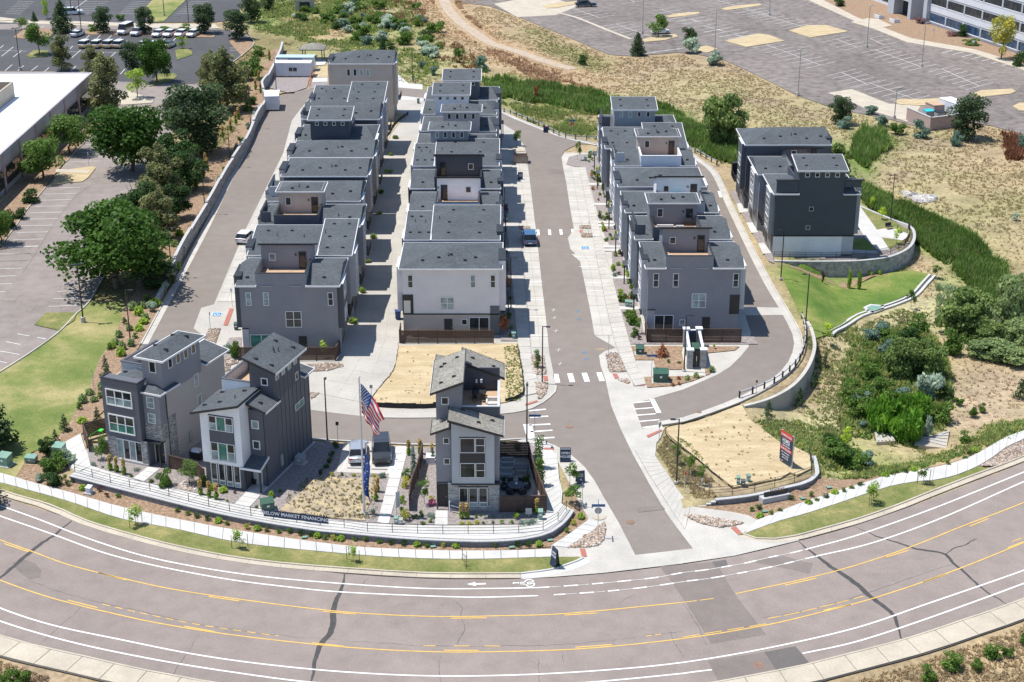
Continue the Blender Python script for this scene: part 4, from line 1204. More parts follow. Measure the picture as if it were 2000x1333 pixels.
def dor(h,side,plane,a,z,w=.95,ht=2.1,mat='black',frame='white',glazed=False,name='door'):
 mb=MB();fb(mb,side,plane,a-w/2,a+w/2,z,z+ht,-.01,.05)
 d=mb.to(name,mat,h)
 if frame:
  m=MB();f=.07
  fb(m,side,plane,a-w/2-f,a-w/2,z,z+ht+f,-.01,.08);fb(m,side,plane,a+w/2,a+w/2+f,z,z+ht+f,-.01,.08);fb(m,side,plane,a-w/2,a+w/2,z+ht,z+ht+f,-.01,.08)
  m.to('door_frame',frame,d)
 if glazed:
  m=MB();fb(m,side,plane,a-w*.36,a+w*.36,z+.2,z+ht-.15,.04,.058);m.to('pane','glass',d)
 m=MB();fb(m,side,plane,a+w*.36,a+w*.42,z+.95,z+1.08,.05,.1);m.to('handle','rim',d)
 return d
def gar(h,side,plane,a,w=4.7,ht=2.25,mat='garage'):
 d=link('garage_door',None,h)
 n=4
 for k in range(n):
  mb=MB();fb(mb,side,plane,a-w/2,a+w/2,ht*k/n+.012+.02,ht*(k+1)/n-.008,-.01,.03);mb.to('door_panel',mat,d)
 m=MB();f=.1
 fb(m,side,plane,a-w/2-f,a-w/2,0,ht+f,-.01,.07);fb(m,side,plane,a+w/2,a+w/2+f,0,ht+f,-.01,.07);fb(m,side,plane,a-w/2,a+w/2,ht,ht+f,-.01,.07)
 m.to('door_frame','white',d)
_ventme=None
def vent_mesh():
 global _ventme
 if _ventme is None:
  mb=MB();mb.hx([(-.2,-.16,-.05),(.2,-.16,-.05),(.2,.16,-.05),(-.2,.16,-.05),(-.17,-.12,.16),(.17,-.12,.16),(.17,.14,.1),(-.17,.14,.1)])
  _ventme=mb.mesh('roof_vent',['black'])
  mb=MB();mb.tube((0,0,-.1),(0,0,.42),.045,n=6);mb.tube((0,0,-.02),(0,0,.04),.13,n=8)
  globals()['_pipeme']=mb.mesh('vent_pipe',['blackmetal'])
 return _ventme
def slab(h,name,c,th=.14,mat='shingle',fsc='white',fname='fascia'):
 ""
 mb=MB();n=4
 lo=[(x,y,z) for x,y,z in c];hi=[(x,y,z+.035) for x,y,z in c]
 mb.hx(lo+hi)
 r=mb.to(name,mat,h)
 m=MB()
 cx=sum(p[0]for p in c)/4;cy=sum(p[1]for p in c)/4
 ins=[]
 ar=sum(c[i-1][0]*c[i][1]-c[i][0]*c[i-1][1]for i in range(4));sg=1 if ar>0 else-1
 for i in range(4):
  p0,p1,p2=c[i-1],c[i],c[(i+1)%4]
  e1=Vector((p1[0]-p0[0],p1[1]-p0[1])).normalized();e2=Vector((p2[0]-p1[0],p2[1]-p1[1])).normalized()
  nx=(e1.y+e2.y)*sg;ny=(-e1.x-e2.x)*sg;k=.08/max(.5,(nx*e1.y*sg-ny*e1.x*sg))
  ins.append((p1[0]+nx*k,p1[1]+ny*k,p1[2]))
 m.hx([(x,y,z-th) for x,y,z in ins]+[(x,y,z-.002) for x,y,z in ins])
 for i in range(4):
  j=(i+1)%4;a,b,cc,d=ins[i],ins[j],c[j],c[i]
  m.quad((a[0],a[1],a[2]-.002),(b[0],b[1],b[2]-.002),(b[0],b[1],b[2]+.036),(a[0],a[1],a[2]+.036))
  m.quad((a[0],a[1],a[2]+.036),(b[0],b[1],b[2]+.036),(cc[0],cc[1],cc[2]+.036),(d[0],d[1],d[2]+.036))
 m.to(fname,fsc,r)
 return r
def onp(c,u,v):
 a,b,cc,d=[np.array(p,float) for p in c]
 return tuple((a*(1-u)+b*u)*(1-v)+(d*(1-u)+cc*u)*v)
def vts(r,c,uv,pipe=()):
 vent_mesh()
 for u,v in uv:
  p=onp(c,u,v);link('roof_vent',_ventme,r,loc=(p[0],p[1],p[2]+.04))
 for u,v in pipe:
  p=onp(c,u,v);link('vent_pipe',_pipeme,r,loc=p)
def hip(h,name,x0,x1,y0,y1,z,rise,hl=True,hr=True,mat='shingle',fsc='white',th=.16,vent=True,ridge_y=None):
 ""
 ym=(y0+y1)/2 if ridge_y is None else ridge_y;d=min((y1-y0)/2,(x1-x0)*.42)
 a=(x0+(d if hl else 0),ym,z+rise);b=(x1-(d if hr else 0),ym,z+rise)
 A,B,C,D=(x0,y0,z),(x1,y0,z),(x1,y1,z),(x0,y1,z)
 mb=MB()
 mb.poly([A,B,b,a]);mb.poly([C,D,a,b]);mb.poly([B,C,b]);mb.poly([D,A,a]);mb.poly([D,C,B,A])
 r=mb.to(name,mat,h)
 m=MB();g=.085
 m.box(x0-g,x0,y0-g,y1+g,z-th,z+.015);m.box(x1,x1+g,y0-g,y1+g,z-th,z+.015)
 m.box(x0,x1,y0-g,y0,z-th,z+.015);m.box(x0,x1,y1,y1+g,z-th,z+.015)
 m.to('fascia',fsc,r)
 BX('soffit','cap',r,x0+.01,x1-.01,y0+.01,y1-.01,z-th+.02,z-.004)
 if vent:
  q=[A,B,(b[0]if hr else x1,ym,z+rise),(a[0]if hl else x0,ym,z+rise)]
  W_=x1-x0
  k=max(1,int(W_/2.2))
  vts(r,q,[((i+.6)/(k+.2),.35+.12*((i*7)%3)) for i in range(k)],[(.45,.55)]if W_>5 else[])
 return r
def bay(h,side,plane,a0,a1,z0,z1,out,mat,win=True,fr_='white',top=0.,parapet=False):
 mb=MB();fb(mb,side,plane,a0,a1,z0,z1,-.02,out);p=mb.to('bay_wall',mat,h)
 m=MB();fb(m,side,plane,a0-.05,a1+.05,z1,z1+.12,-.1,out+.05);m.to('bay_cap','black' if parapet else 'white',p)
 pl=plane+out if side in 'NE' else plane-out
 if win:
  c=(a0+a1)/2;w=(a1-a0)*.62
  for zz in([z0+.7,z0+3.5]if z1-z0>5 else[z0+.8]):
   wi(h,side,pl,c,zz,w,1.55,3,2,fr_)
 return p
def rowh(sp):
 x0,x1,y0=sp['x0'],sp['x1'],sp['y0']
 d=sp.get('d',9.25);ze=sp.get('ze',8.65)
 w=x1-x0
 h=emp('townhouse',(x0,y0,0),label=sp['label'],cat='house',group=sp['group'])
 wm=sp.get('wall','w_grey')
 wbox(h,'wall',(0,w,0,d,-.15,ze),wm)
 BX('plinth','cap',h,-.03,w+.03,-.03,d+.03,-.15,.18)
 if sp.get('base'):
  mb=MB();mb.box(-.02,w+.02,-.02,d+.02,-.1,2.75);mb.to('base_wall',sp['base'],h)
  BX('band_board','black',h,-.06,w+.06,-.06,d+.06,2.75,2.9)
 kind=sp['kind'];o=.38
 fas=sp.get('fas','white')
 if kind=='full':
  hip(h,'roof',-o,w+o,-o,d+o,ze,sp.get('rise',1.35),sp.get('hl',True),sp.get('hr',False),fsc=fas)
 elif kind=='shed':
  xs=sp.get('split',w*.5)
  c=[(-o,-o,ze),(xs,-o,ze),(xs,d*.86,ze+1.25),(-o,d*.86,ze+1.25)]
  r=slab(h,'roof',c,fsc=fas);vts(r,c,[(.2,.25),(.55,.25),(.9,.25),(.2,.8),(.55,.8)],[(.75,.6),(.35,.62)])
  c=[(xs+.004,-o,ze),(w+o,-o,ze),(w+o,d+o,ze+1.55),(xs+.004,d+o,ze+1.55)]
  r=slab(h,'roof',c,fsc=fas);vts(r,c,[(.25,.2),(.7,.2),(.25,.5),(.7,.5),(.3,.85),(.75,.85)],[(.1,.6)])
  mb=MB();mb.box(.02,w-.02,d*.5,d-.02,ze-.1,ze+.75);mb.to('gable_wall',wm,h)
 elif kind in('deck','tower'):
  t0,t1=sp['t0']-x0,sp['t1']-x0
  zt=sp.get('zt',11.75)
  tm=sp.get('tower',wm)
  if kind=='deck':
   ya,yb=5.,8.9
   for k,(a,b) in enumerate(((-o,t0),(t1,w+o))):
    hip(h,'wing_roof',a,b,-o,d+o,ze,1.15,False,False,fsc=fas)
   mb=MB();mb.box(t0+.16,t1-.16,.1,ya,ze-.1,ze+.25);mb.to('deck_floor',sp.get('deck','deck'),h)
   pm=sp.get('par',wm);pz=ze+1.42
   mb=MB();mb.box(t0,t1,-.06,.16,ze-.25,pz);mb.to('parapet',pm,h)
   mb=MB();mb.box(t0,t0+.16,.16,ya,ze-.1,pz);mb.to('parapet',pm,h)
   mb=MB();mb.box(t1-.16,t1,.16,ya,ze-.1,pz);mb.to('parapet',pm,h)
   mb=MB();mb.box(t0-.04,t1+.04,-.1,.2,pz,pz+.05);mb.box(t0-.04,t0+.2,.2,ya,pz,pz+.05);mb.box(t1-.2,t1+.04,.2,ya,pz,pz+.05);mb.to('parapet_cap','black' if sp.get('cap',1) else 'white',h)
   for s in(t0+(t1-t0)*.22,t0+(t1-t0)*.78):
    BX('scupper','cap',h,s-.7,s+.7,-.16,-.06,ze-.18,ze-.1)
   dz=1.3 if sp.get('troof','flat')=='flat' else 0
   mb=MB();mb.hx([(t0,ya,ze-.1),(t1,ya,ze-.1),(t1,yb,ze-.1),(t0,yb,ze-.1),(t0,ya,zt),(t1,ya,zt),(t1,yb,zt-dz),(t0,yb,zt-dz)]);mb.to('penthouse_wall',tm,h)
   if dz:
    c=[(t0-.22,ya-.25,zt+.12),(t1+.22,ya-.25,zt+.12),(t1+.22,yb+.3,zt-1.34),(t0-.22,yb+.3,zt-1.34)]
    r=slab(h,'penthouse_roof',c,th=.17,fsc='black')
    mb=MB()
   else:
    hip(h,'penthouse_roof',t0-.3,t1+.3,ya-.35,yb+.35,zt-.1,.65,True,True,fsc='white')
   if sp.get('dl',False):
    dx,wx=t0+.95,t1-1.6
   else:
    dx,wx=t1-1.,t0+(t1-t0)*.22
   dor(h,'S',ya,dx,ze+.25,.9,2.15,'black',None,True)
   wi(h,'S',ya,wx,ze+1.35,.62,.75 if sp.get('troof','flat')=='flat' else 1.,1,1,'white' if sp.get('fr',1) else 'black')
   for s in(dx-.8,):
    mb=MB();fb(mb,'S',ya,s-.07,s+.07,ze+1.9,ze+2.15,0,.14);mb.to('wall_lamp','black',h)
  else:
   ya,yb=-.012,4.3
   for k,(a,b) in enumerate(((-o,t0),(t1,w+o))):
    hip(h,'wing_roof',a,b,-o,d+o,ze,1.05,k==0,k==1,fsc=fas)
   wbox(h,'tower_wall',(t0,t1,ya,yb,ze-.3,zt),tm)
   if sp.get('troof','shed')=='shed':
    c=[(t0-.35,ya-.4,zt),(t1+.35,ya-.4,zt),(t1+.35,yb+.45,zt+.95),(t0-.35,yb+.45,zt+.95)]
    r=slab(h,'tower_roof',c,th=.16,fsc='white');vts(r,c,[(.2,.3),(.2,.75),(.8,.3),(.8,.75)])
    mb=MB();mb.box(t0+.02,t1-.02,yb-1.6,yb,zt-.05,zt+.42);mb.to('tower_gable',tm,h)
   else:
    hip(h,'tower_roof',t0-.35,t1+.35,ya-.4,yb+.45,zt,.8,True,True,fsc='white')
   n=4;ww=sp.get('cw',.42);hh=sp.get('ch',.85)
   for k in range(n):
    a=t0+(t1-t0)*(.17+.66*k/(n-1))
    wi(h,'S',ya,a,zt-.42-hh,ww,hh,1,1,'white')
   pm=sp.get('par',wm);pz=ze+1.4
   mb=MB();mb.box(t0,t1,d-.16,d,ze-.1,pz);mb.box(t0,t0+.16,yb,d-.16,ze-.1,pz);mb.box(t1-.16,t1,yb,d-.16,ze-.1,pz);mb.to('parapet',pm,h)
   BX('deck_floor','deck',h,t0+.16,t1-.16,yb,d-.16,ze-.1,ze+.2)
 for wnd in sp.get('win',()):
  wi(h,*wnd[:7],**(wnd[7]if len(wnd)>7 else{}))
 for s in sp.get('sides',''):
  pl=w if s=='E' else 0.
  if sp.get('gside')==s:
   gar(h,s,pl,d*.48)
   bay(h,s,pl,.6,4.2,3.,ze-.15,.7,sp.get('bay',wm),fr_='white')
   wi(h,s,pl,6.6,6.2,1.6,1.3,2,1)
   mb=MB();fb(mb,s,pl,4.8,8.4,2.95,3.1,0,1.);b_=mb.to('balcony','black',h)
   mb=MB()
   for a in np.linspace(4.85,8.35,12):fb(mb,s,pl,a-.02,a+.02,3.1,4.,.94,.98)
   fb(mb,s,pl,4.8,8.4,4.,4.06,.92,1.);mb.to('balcony_railing','blackmetal',b_)
   wi(h,s,pl,6.6,3.2,1.9,1.9,2,1,'black','glass')
  else:
   dor(h,s,pl,7.6,.15,1.,2.15,'black','white')
   bay(h,s,pl,1.,5.3,2.9,ze+sp.get('bayup',.6),.75,sp.get('bay',wm),fr_='white',parapet=True)
   wi(h,s,pl,3.2,.6,2.6,1.6,3,1)
   wi(h,s,pl,7.4,3.6,.9,1.3,1,1);wi(h,s,pl,7.4,6.4,.9,1.3,1,1)
   c=[(0,0,0)]*4
   mb=MB();fb(mb,s,pl,6.5,8.7,2.55,2.72,0,1.2);mb.to('entry_canopy','shingle',h)
   mb=MB();fb(mb,s,pl,6.55,6.7,0,2.55,1.,1.15);mb.to('canopy_post','black',h)
 return h
def dblh():return dict(cols=1,rows=2)
G1='townhouses of the row beside the left lane'
G2='townhouses of the middle row'
G3='townhouses of the row right of the main street'
G4='townhouses beyond the ring lane'
def W3(y):return()
ST=[('S',0,1.05,6.,.45,1.75,dict(cols=1,rows=2)),]
def swin(lst):return[('S',0,a,z,ww,hh,0,0) for a,z,ww,hh in lst]
def SW(a,z,w_,h_,c=1,r=2,plane=0.,**k):return('S',plane,a,z,w_,h_,c,dict(rows=r,**k))
rows=[dict(x0=-31.85,x1=-20.5,y0=168.5,kind='deck',t0=-29.9,t1=-23.98,wall='w_grey',gside='E',sides='EW',bay='w_panel2',group=G1,zt=12.,label='grey townhouse with roof deck and black edged penthouse, nearest in the left row',win=[SW(1.,6.15,.5,1.5),SW(3.05,6.15,.5,1.5),SW(10.6,6.15,.5,1.5),SW(6.15,3.4,1.75,1.9,2,2),SW(2.2,.25,2.5,2.1,2,1,gl='green_glass')]),dict(x0=-32.2,x1=-20.1,y0=179.4,kind='shed',split=8.2,wall='w_mid',gside='E',sides='EW',bay='w_light',group=G1,label='townhouse under one broad plain charcoal roof, second in the left row, with no penthouse'),dict(x0=-32.45,x1=-20.2,y0=190.9,kind='deck',t0=-30.95,t1=-25.2,tower='w_tan',wall='w_mid',troof='hip',gside='E',sides='EW',bay='w_mid',group=G1,zt=12.,par='w_panel2',label='townhouse with beige penthouse and white seating on its roof deck, third in the left row'),dict(x0=-33.1,x1=-21.2,y0=202.3,kind='full',rise=1.5,wall='w_light',gside='E',sides='EW',bay='w_light',group=G1,hl=False,label='pale sided townhouse with blue grey parapet at its street side, fourth in the left row',win=[SW(10.,6.6,.6,1.2,1,1)]),dict(x0=-33.,x1=-21.3,y0=214.6,kind='full',rise=1.2,wall='w_navy',gside='E',sides='EW',bay='w_taupe',group=G1,hl=True,label='navy townhouse with two white framed windows under a hipped roof, fifth in the left row',win=[SW(4.3-1.1,6.6,.55,1.2,1,1),SW(10.6,6.6,.55,1.2,1,1)]),dict(x0=-33.3,x1=-21.3,y0=224.9,kind='full',rise=1.4,wall='w_taupe',gside='E',sides='EW',bay='w_tan',group=G1,label='taupe townhouse with small windows tucked under a wide hipped roof, sixth in the left row',win=[SW(3.6+k*1.15,7.1,.5,.9,1,1) for k in range(4)]),dict(x0=-33.4,x1=-21.9,y0=234.9,kind='tower',t0=-31.5,t1=-25.4,wall='w_navy',gside='E',sides='EW',bay='w_navy',group=G1,zt=11.9,ch=.45,label='near black townhouse with four square tower windows, seventh in the left row',win=[SW(5.6,6.4,.5,.5,1,1)]),dict(x0=-33.9,x1=-22.1,y0=246.3,kind='full',rise=1.7,wall='w_dark',gside='E',sides='EW',bay='w_light',group=G1,hl=False,ze=9.2,label='charcoal gabled townhouse, eighth in the left row behind the near black one'),dict(x0=-34.,x1=-22.3,y0=258.3,kind='shed',wall='w_light',gside='E',sides='EW',bay='w_light',group=G1,ze=9.,label='light blue grey townhouse with a black topped parapet, last but one in the left row'),dict(x0=-33.3,x1=-22.1,y0=281.6,kind='full',rise=1.6,wall='w_tan',gside='E',sides='EW',bay='w_tan',group=G1,ze=10.9,d=9.,label='tall taupe townhouse with four upright windows, alone at the far left row end',win=[SW(4.1+k*1.2-1.,8.6,.5,1.2,1,1,gl=g) for k,g in enumerate(('glass','glass','blind','blind'))]+[SW(6.7,6.1,.5,.9,1,1,gl='blind')]),dict(x0=-13.2,x1=-1.55,y0=174.15,kind='full',rise=1.35,wall='w_lilac',gside='W',sides='EW',bay='w_lilac',group=G2,base='w_tan',ze=8.75,hl=True,hr=True,label='whitish lilac townhouse with beige ground floor behind a wooden fence, nearest in middle row',win=[SW(.95,6.3,.5,1.5),SW(8.5,6.3,.48,1.5,gl=['blind','glass']),SW(10.9,6.3,.48,1.5,gl=['glass','blind']),SW(5.35,3.45,1.55,1.5,2,2,gl='blind'),SW(9.2,.3,2.3,2.05,2,1,gl='glass'),SW(7.4,1.5,.55,.6,1,1)]),dict(x0=-13.3,x1=-1.9,y0=185.4,kind='shed',split=3.,wall='w_navy',gside='W',sides='EW',bay='w_navy',group=G2,label='dark navy townhouse with a broad plain roof, second in the middle row',win=[SW(2.8,6.9,.7,.75,1,1,gl='blind'),SW(8.3,6.4,.6,1.5,gl='blind'),SW(10.6,6.4,.6,1.5,gl='blind')]),dict(x0=-13.45,x1=-2.1,y0=196.7,kind='deck',t0=-10.2,t1=-4.35,tower='w_white',par='w_white',dl=True,wall='w_light',gside='W',sides='EW',bay='w_white',group=G2,zt=12.1,label='white townhouse with a white penthouse wall facing its roof deck, third in the middle row'),dict(x0=-13.95,x1=-2.,y0=208.3,kind='deck',t0=-10.9,t1=-4.3,tower='w_navy',par='w_navy',dl=True,wall='w_dark',gside='W',sides='EW',bay='w_navy',group=G2,zt=12.1,label='townhouse with a navy penthouse behind the white one, fourth in the middle row'),dict(x0=-14.3,x1=-2.3,y0=220.,kind='shed',split=2.8,wall='w_light',gside='W',sides='EW',bay='w_light',group=G2,label='townhouse with a wide stepped charcoal roof, fifth in the middle row'),dict(x0=-14.4,x1=-2.9,y0=229.,kind='tower',t0=-12.4,t1=-6.7,troof='hip',wall='w_mid',tower='w_grey',gside='W',sides='EW',bay='w_mid',group=G2,zt=11.8,ch=.8,label='grey townhouse with four upright tower windows at the left, sixth in the middle row'),dict(x0=-14.2,x1=-2.9,y0=240.7,kind='tower',t0=-11.,t1=-5.2,troof='hip',wall='w_taupe',tower='w_taupe',gside='W',sides='EW',bay='w_mid',group=G2,zt=11.8,ch=.8,label='taupe townhouse with four upright tower windows, seventh in the middle row'),dict(x0=-14.6,x1=-3.,y0=252.,kind='tower',t0=-12.9,t1=-7.3,wall='w_dark',tower='w_white',gside='W',sides='EW',bay='w_white',group=G2,zt=11.9,ch=.42,label='townhouse with a white tower pierced by four tiny windows, eighth in the middle row'),dict(x0=-14.6,x1=-2.7,y0=262.8,kind='tower',t0=-11.7,t1=-5.7,wall='w_dark',tower='w_dark',gside='W',sides='EW',bay='w_dark',group=G2,zt=11.9,ch=.4,label='charcoal townhouse at the far end of the middle row beside the meadow'),dict(x0=16.45,x1=27.6,y0=174.75,kind='deck',t0=18.5,t1=24.25,wall='w_grey',gside='E',sides='EW',bay='w_light',group=G3,zt=12.,par='w_grey',label='mid grey townhouse with orange deck boards, nearest in the right row',win=[SW(.95,6.15,.55,1.65,gl=['glass','blind']),SW(3.35,6.15,.55,1.65,gl=['glass','blind']),SW(10.6,6.15,.55,1.65,gl=['glass','blind']),SW(6.25,3.5,1.6,1.7,2,2,gl='blind'),SW(2.1,.3,2.2,2.1,2,1,gl='glass'),SW(4.35,1.2,.55,.6,1,1)]),dict(x0=16.,x1=27.4,y0=185.75,kind='deck',t0=17.85,t1=24.,troof='hip',wall='w_dark',tower='w_grey',gside='E',sides='EW',bay='w_light',group=G3,zt=12.,label='charcoal townhouse with white lounge furniture on its deck, second in the right row',win=[SW(.9,6.2,.55,1.5),]),dict(x0=15.55,x1=27.2,y0=197.1,kind='deck',t0=19.7,t1=25.8,tower='w_white',wall='w_dark',gside='E',sides='EW',bay='w_light',group=G3,zt=12.1,par='w_light',deck='deckg',label='townhouse with white penthouse and a turquoise table on its deck, third in the right row',win=[SW(1.,6.4,.8,1.3,1,2)]),dict(x0=15.35,x1=27.,y0=209.3,kind='full',rise=1.3,wall='w_light',gside='E',sides='EW',bay='w_light',group=G3,hl=True,hr=True,label='pale townhouse with a plain hipped roof, fourth in the right row'),dict(x0=15.6,x1=26.7,y0=220.2,kind='deck',t0=19.,t1=25.,troof='hip',wall='w_white',tower='w_tan',par='w_white',cap=0,gside='E',sides='EW',bay='w_white',group=G3,zt=11.9,label='white townhouse with a tan penthouse and deck, fifth in the right row',win=[SW(.8,7.,.55,.7,1,1),SW(4.6-1.5,7.,.55,.7,1,1),SW(9.2,7.,.55,.7,1,1)]),dict(x0=14.7,x1=26.6,y0=230.,kind='shed',wall='w_dark',gside='E',sides='EW',bay='w_mid',group=G3,label='townhouse with a black parapet at its rear, sixth in the right row'),dict(x0=14.8,x1=26.4,y0=241.5,kind='tower',t0=16.4,t1=22.9,wall='w_mid',tower='w_mid',gside='E',sides='EW',bay='w_mid',group=G3,zt=11.9,ch=.75,label='grey townhouse with four upright tower windows at the far end of the right row'),dict(x0=36.5,x1=47.7,y0=204.2,kind='tower',t0=39.55,t1=45.8,wall='w_navy',tower='w_navy',gside='W',sides='EW',bay='w_mid',group=G4,zt=12.4,ze=9.1,ch=.5,cw=.5,par='w_navy',label='large dark navy townhouse with a white ground floor, standing above the curved block wall',win=[SW(5.,6.6,.5,.5,1,1,fr_='cap'),SW(5.-.3,3.9,.5,.5,1,1,fr_='cap')]),dict(x0=36.,x1=47.,y0=215.5,kind='deck',t0=40.5,t1=45.5,wall='w_mid',tower='w_dark',gside='W',sides='EW',bay='w_light',group=G4,zt=11.2,label='light grey townhouse in the middle of the trio beyond the ring lane'),dict(x0=35.6,x1=47.8,y0=226.3,kind='full',rise=1.5,wall='w_dark',gside='W',sides='EW',bay='w_dark',group=G4,ze=10.2,hr=False,label='charcoal townhouse with a wide hip roof, rearmost of the trio beyond the ring lane',win=[SW(5.6+k*1.5,8.9,.5,.6,1,1) for k in range(4)]),]
_w=wi
def wi(h,side,plane,a,z,w,ht,cols=1,rows=1,fr_='white',gl=None,sep=False,fw=.075,sill=None):
 return _w(h,side,plane,a,z,w,ht,cols,rows,fr_,gl,sep,fw,sill)
HOUSES=[rowh(s) for s in rows]
h=HOUSES[0]
dor(h,'S',0,7.1,.1,.95,2.1,'black',None)
BX('corner_panel','w_light',h,.05,.75,-.05,0,.1,3.1)
BX('band_board','black',h,0,.8,-.09,0,3.1,3.22)
h=HOUSES[10]
dor(h,'S',-.02,5.45,.1,1.,2.1,'black',None)
BX('stone_pier','w_dark',h,10.55,11.68,-.06,.3,.1,3.9)
BX('balcony_shade_block','black',h,-.06,1.25,-.06,1.2,2.9,5.35)  # solid black block painted as the shade inside the balcony
BX('balcony_screen','cream',h,.1,.9,-.1,-.07,3.,4.6)
h=HOUSES[19]
dor(h,'S',0,7.25,.1,.95,2.1,'black',None)
BX('corner_panel','w_mid',h,.02,.95,-.05,0,.1,3.1)
BX('band_board','black',h,0,1.,-.09,0,3.1,3.22)
BX('balcony_shade_block','black',h,10.,11.2,-.04,1.6,2.6,5.1)  # balcony shade again as a black block, no hollow in the wall
h=HOUSES[26]
BX('base_wall','w_white',h,0.,9.6,-.05,0,-.1,2.85)
BX('base_wall','w_light',h,9.62,11.2,-.03,0,-.1,2.85)
BX('band_board','black',h,-.05,11.25,-.09,0,2.86,3.)
BX('parapet','w_navy',h,0.,3.,-.03,.3,9.2,10.9)
BX('parapet_cap','black',h,-.1,3.05,-.1,.4,10.9,11.02)
BX('parapet','w_navy',h,9.35,11.6,-.03,.3,10.,10.9)
BX('parapet_cap','black',h,9.3,12.,-.12,.5,10.9,11.03)
mb=MB();mb.box(-.9,0,8.2,9.1,2.9,5.);mb.to('balcony_box','black',HOUSES[28])
for hi,(a0,a1,y_,zt_) in{2:(0.,.5,6,10.3),3:(0,.5,6.5,10.4),7:(0,.5,8,10.3),20:(0,.4,6,10.2),23:(0,.4,5,10.3),25:(0,.5,6,10.5)}.items():
 mb=MB();mb.box(a0-.35,a0-.2,.8,y_,8.5,zt_);mb.box(a0-.2,a0+1.,.8,.95,8.5,zt_);mb.to('side_parapet','w_light' if hi in(3,23) else 'w_panel2',HOUSES[hi])
 mb=MB();mb.box(a0-.4,a0-.15,.75,y_+.05,zt_,zt_+.07);mb.to('parapet_cap','black',HOUSES[hi])
def sofa(loc,rot,w=2.,mat='cream',label='',d=.85):
 s=emp('sofa',loc,rot,label,'sofa')
 mb=MB();mb.box(0,w,0,d,.12,.42);mb.to('seat',mat,s)
 mb=MB();mb.box(0,w,d-.18,d+.02,.42,.82);mb.to('backrest',mat,s)
 for x in(-.14,w):mb=MB();mb.box(x,x+.14,0,d+.02,.12,.6);mb.to('armrest',mat,s)
 return s
sofa((-30.3,191.4,8.92),0,2.2,'cream','white outdoor sofa on the roof deck of the beige penthouse')
sofa((-27.2,191.5,8.92),0,1.4,'cream','shorter white outdoor bench at the right on the deck of the beige penthouse')
sofa((18.6,187.3,8.92),0,2.1,'cream','white lounge sofa on the deck behind the grey penthouse, right of the street')
sofa((21.,187.,8.92),0,1.,'cream','single white lounge chair beside the grill on the grey roof deck')
t=emp('patio_table',(22.4,201.2,8.92),0,'bright turquoise round deck table against the white penthouse wall','table')
mb=MB();mb.prism([(.55*cos(2*pi*i/14),.55*sin(2*pi*i/14)) for i in range(14)],.68,.74,bottom=True);mb.to('table_top','tealfab',t)
mb=MB();mb.tube((0,0,0),(0,0,.68),.06);mb.to('leg','tealfab',t)
for k,dx in enumerate((-.9,.85)):
 c=emp('deck_chair',(22.4+dx,201.1,8.92),0,('turquoise deck chair left of the turquoise table','turquoise deck chair right of the turquoise table')[k],'chair')
 BX('seat','tealfab',c,-.25,.25,-.25,.25,.35,.42);BX('backrest','tealfab',c,-.25,.25,.2,.26,.42,.9)
 for sx in(-.22,.18):
  for sy in(-.22,.18):BX('leg','rim',c,sx,sx+.04,sy,sy+.04,0,.35)
g=emp('grill',(22.7,189.6,8.92),0,'black barbecue grill on the grey roof deck','grill')
BX('cabinet','blackmetal',g,-.7,.7,-.3,.3,.3,.85);mb=MB();mb.hx([(-.5,-.28,.85),(.5,-.28,.85),(.5,.28,.85),(-.5,.28,.85),(-.45,-.1,1.15),(.45,-.1,1.15),(.45,.25,1.15),(-.45,.25,1.15)]);mb.to('lid','blackmetal',g)
for k,x in enumerate((-9.,-6.2)):
 mb=MB();mb.box(-.5,.5,-.3,.3,0,.45);mb.box(-.5,.5,.2,.3,.45,.75)
 tag(mb.to('deck_bench','cream',None),('left white bench on the deck behind the white penthouse','right white bench on the deck behind the white penthouse')[k],'bench');bpy.data.objects['deck_bench' if k==0 else 'deck_bench.001'].location=(x,209.2,8.95)
c=emp('deck_chair',(19.,175.6,8.92),.2,'pale wicker chair in the corner of the nearest deck right of the street','chair')
BX('seat','cream',c,-.4,.4,-.4,.4,.25,.45);BX('backrest','cream',c,-.4,.4,.3,.4,.45,.9)
# --------------------------- fences and rails
def bfence(name,label,pts,hgt=1.75,post=2.1,mat='wood',slats=9,ground=None):
 root=emp(name,(0,0,0),label=label,cat='fence')
 n=max(1,round(length(pts)/post));P=resam(pts,n)
 for i,p in enumerate(P):
  z=h1(*p) if ground is None else ground
  q=P[min(i+1,n)];r=P[max(i-1,0)]
  u=np.array(q)-np.array(r);u=u/(np.hypot(*u)+1e-9)
  mb=MB();mb.obox(p,u,(-u[1],u[0]),.06,.06,z-.1,z+hgt+.06);mb.to('post',mat,root)
 for i in range(n):
  a,b=np.array(P[i]),np.array(P[i+1]);u=(b-a)/np.hypot(*(b-a));w=np.array((-u[1],u[0]))
  z=(h1(*P[i])+h1(*P[i+1]))/2 if ground is None else ground
  rr=RR(i)
  for k in range(slats):
   z0=z+.1+(hgt-.12)*k/slats
   mb=MB();mb.obox((a+b)/2,u,w,np.hypot(*(b-a))/2-.065,.016+rr.uniform(0,.004),z0,z0+(hgt-.12)/slats*.86);mb.to('slat',mat,root)
  mb=MB();mb.obox((a+b)/2,u,w,np.hypot(*(b-a))/2,.06,z+hgt,z+hgt+.04);mb.to('top_rail',mat,root)
 return root
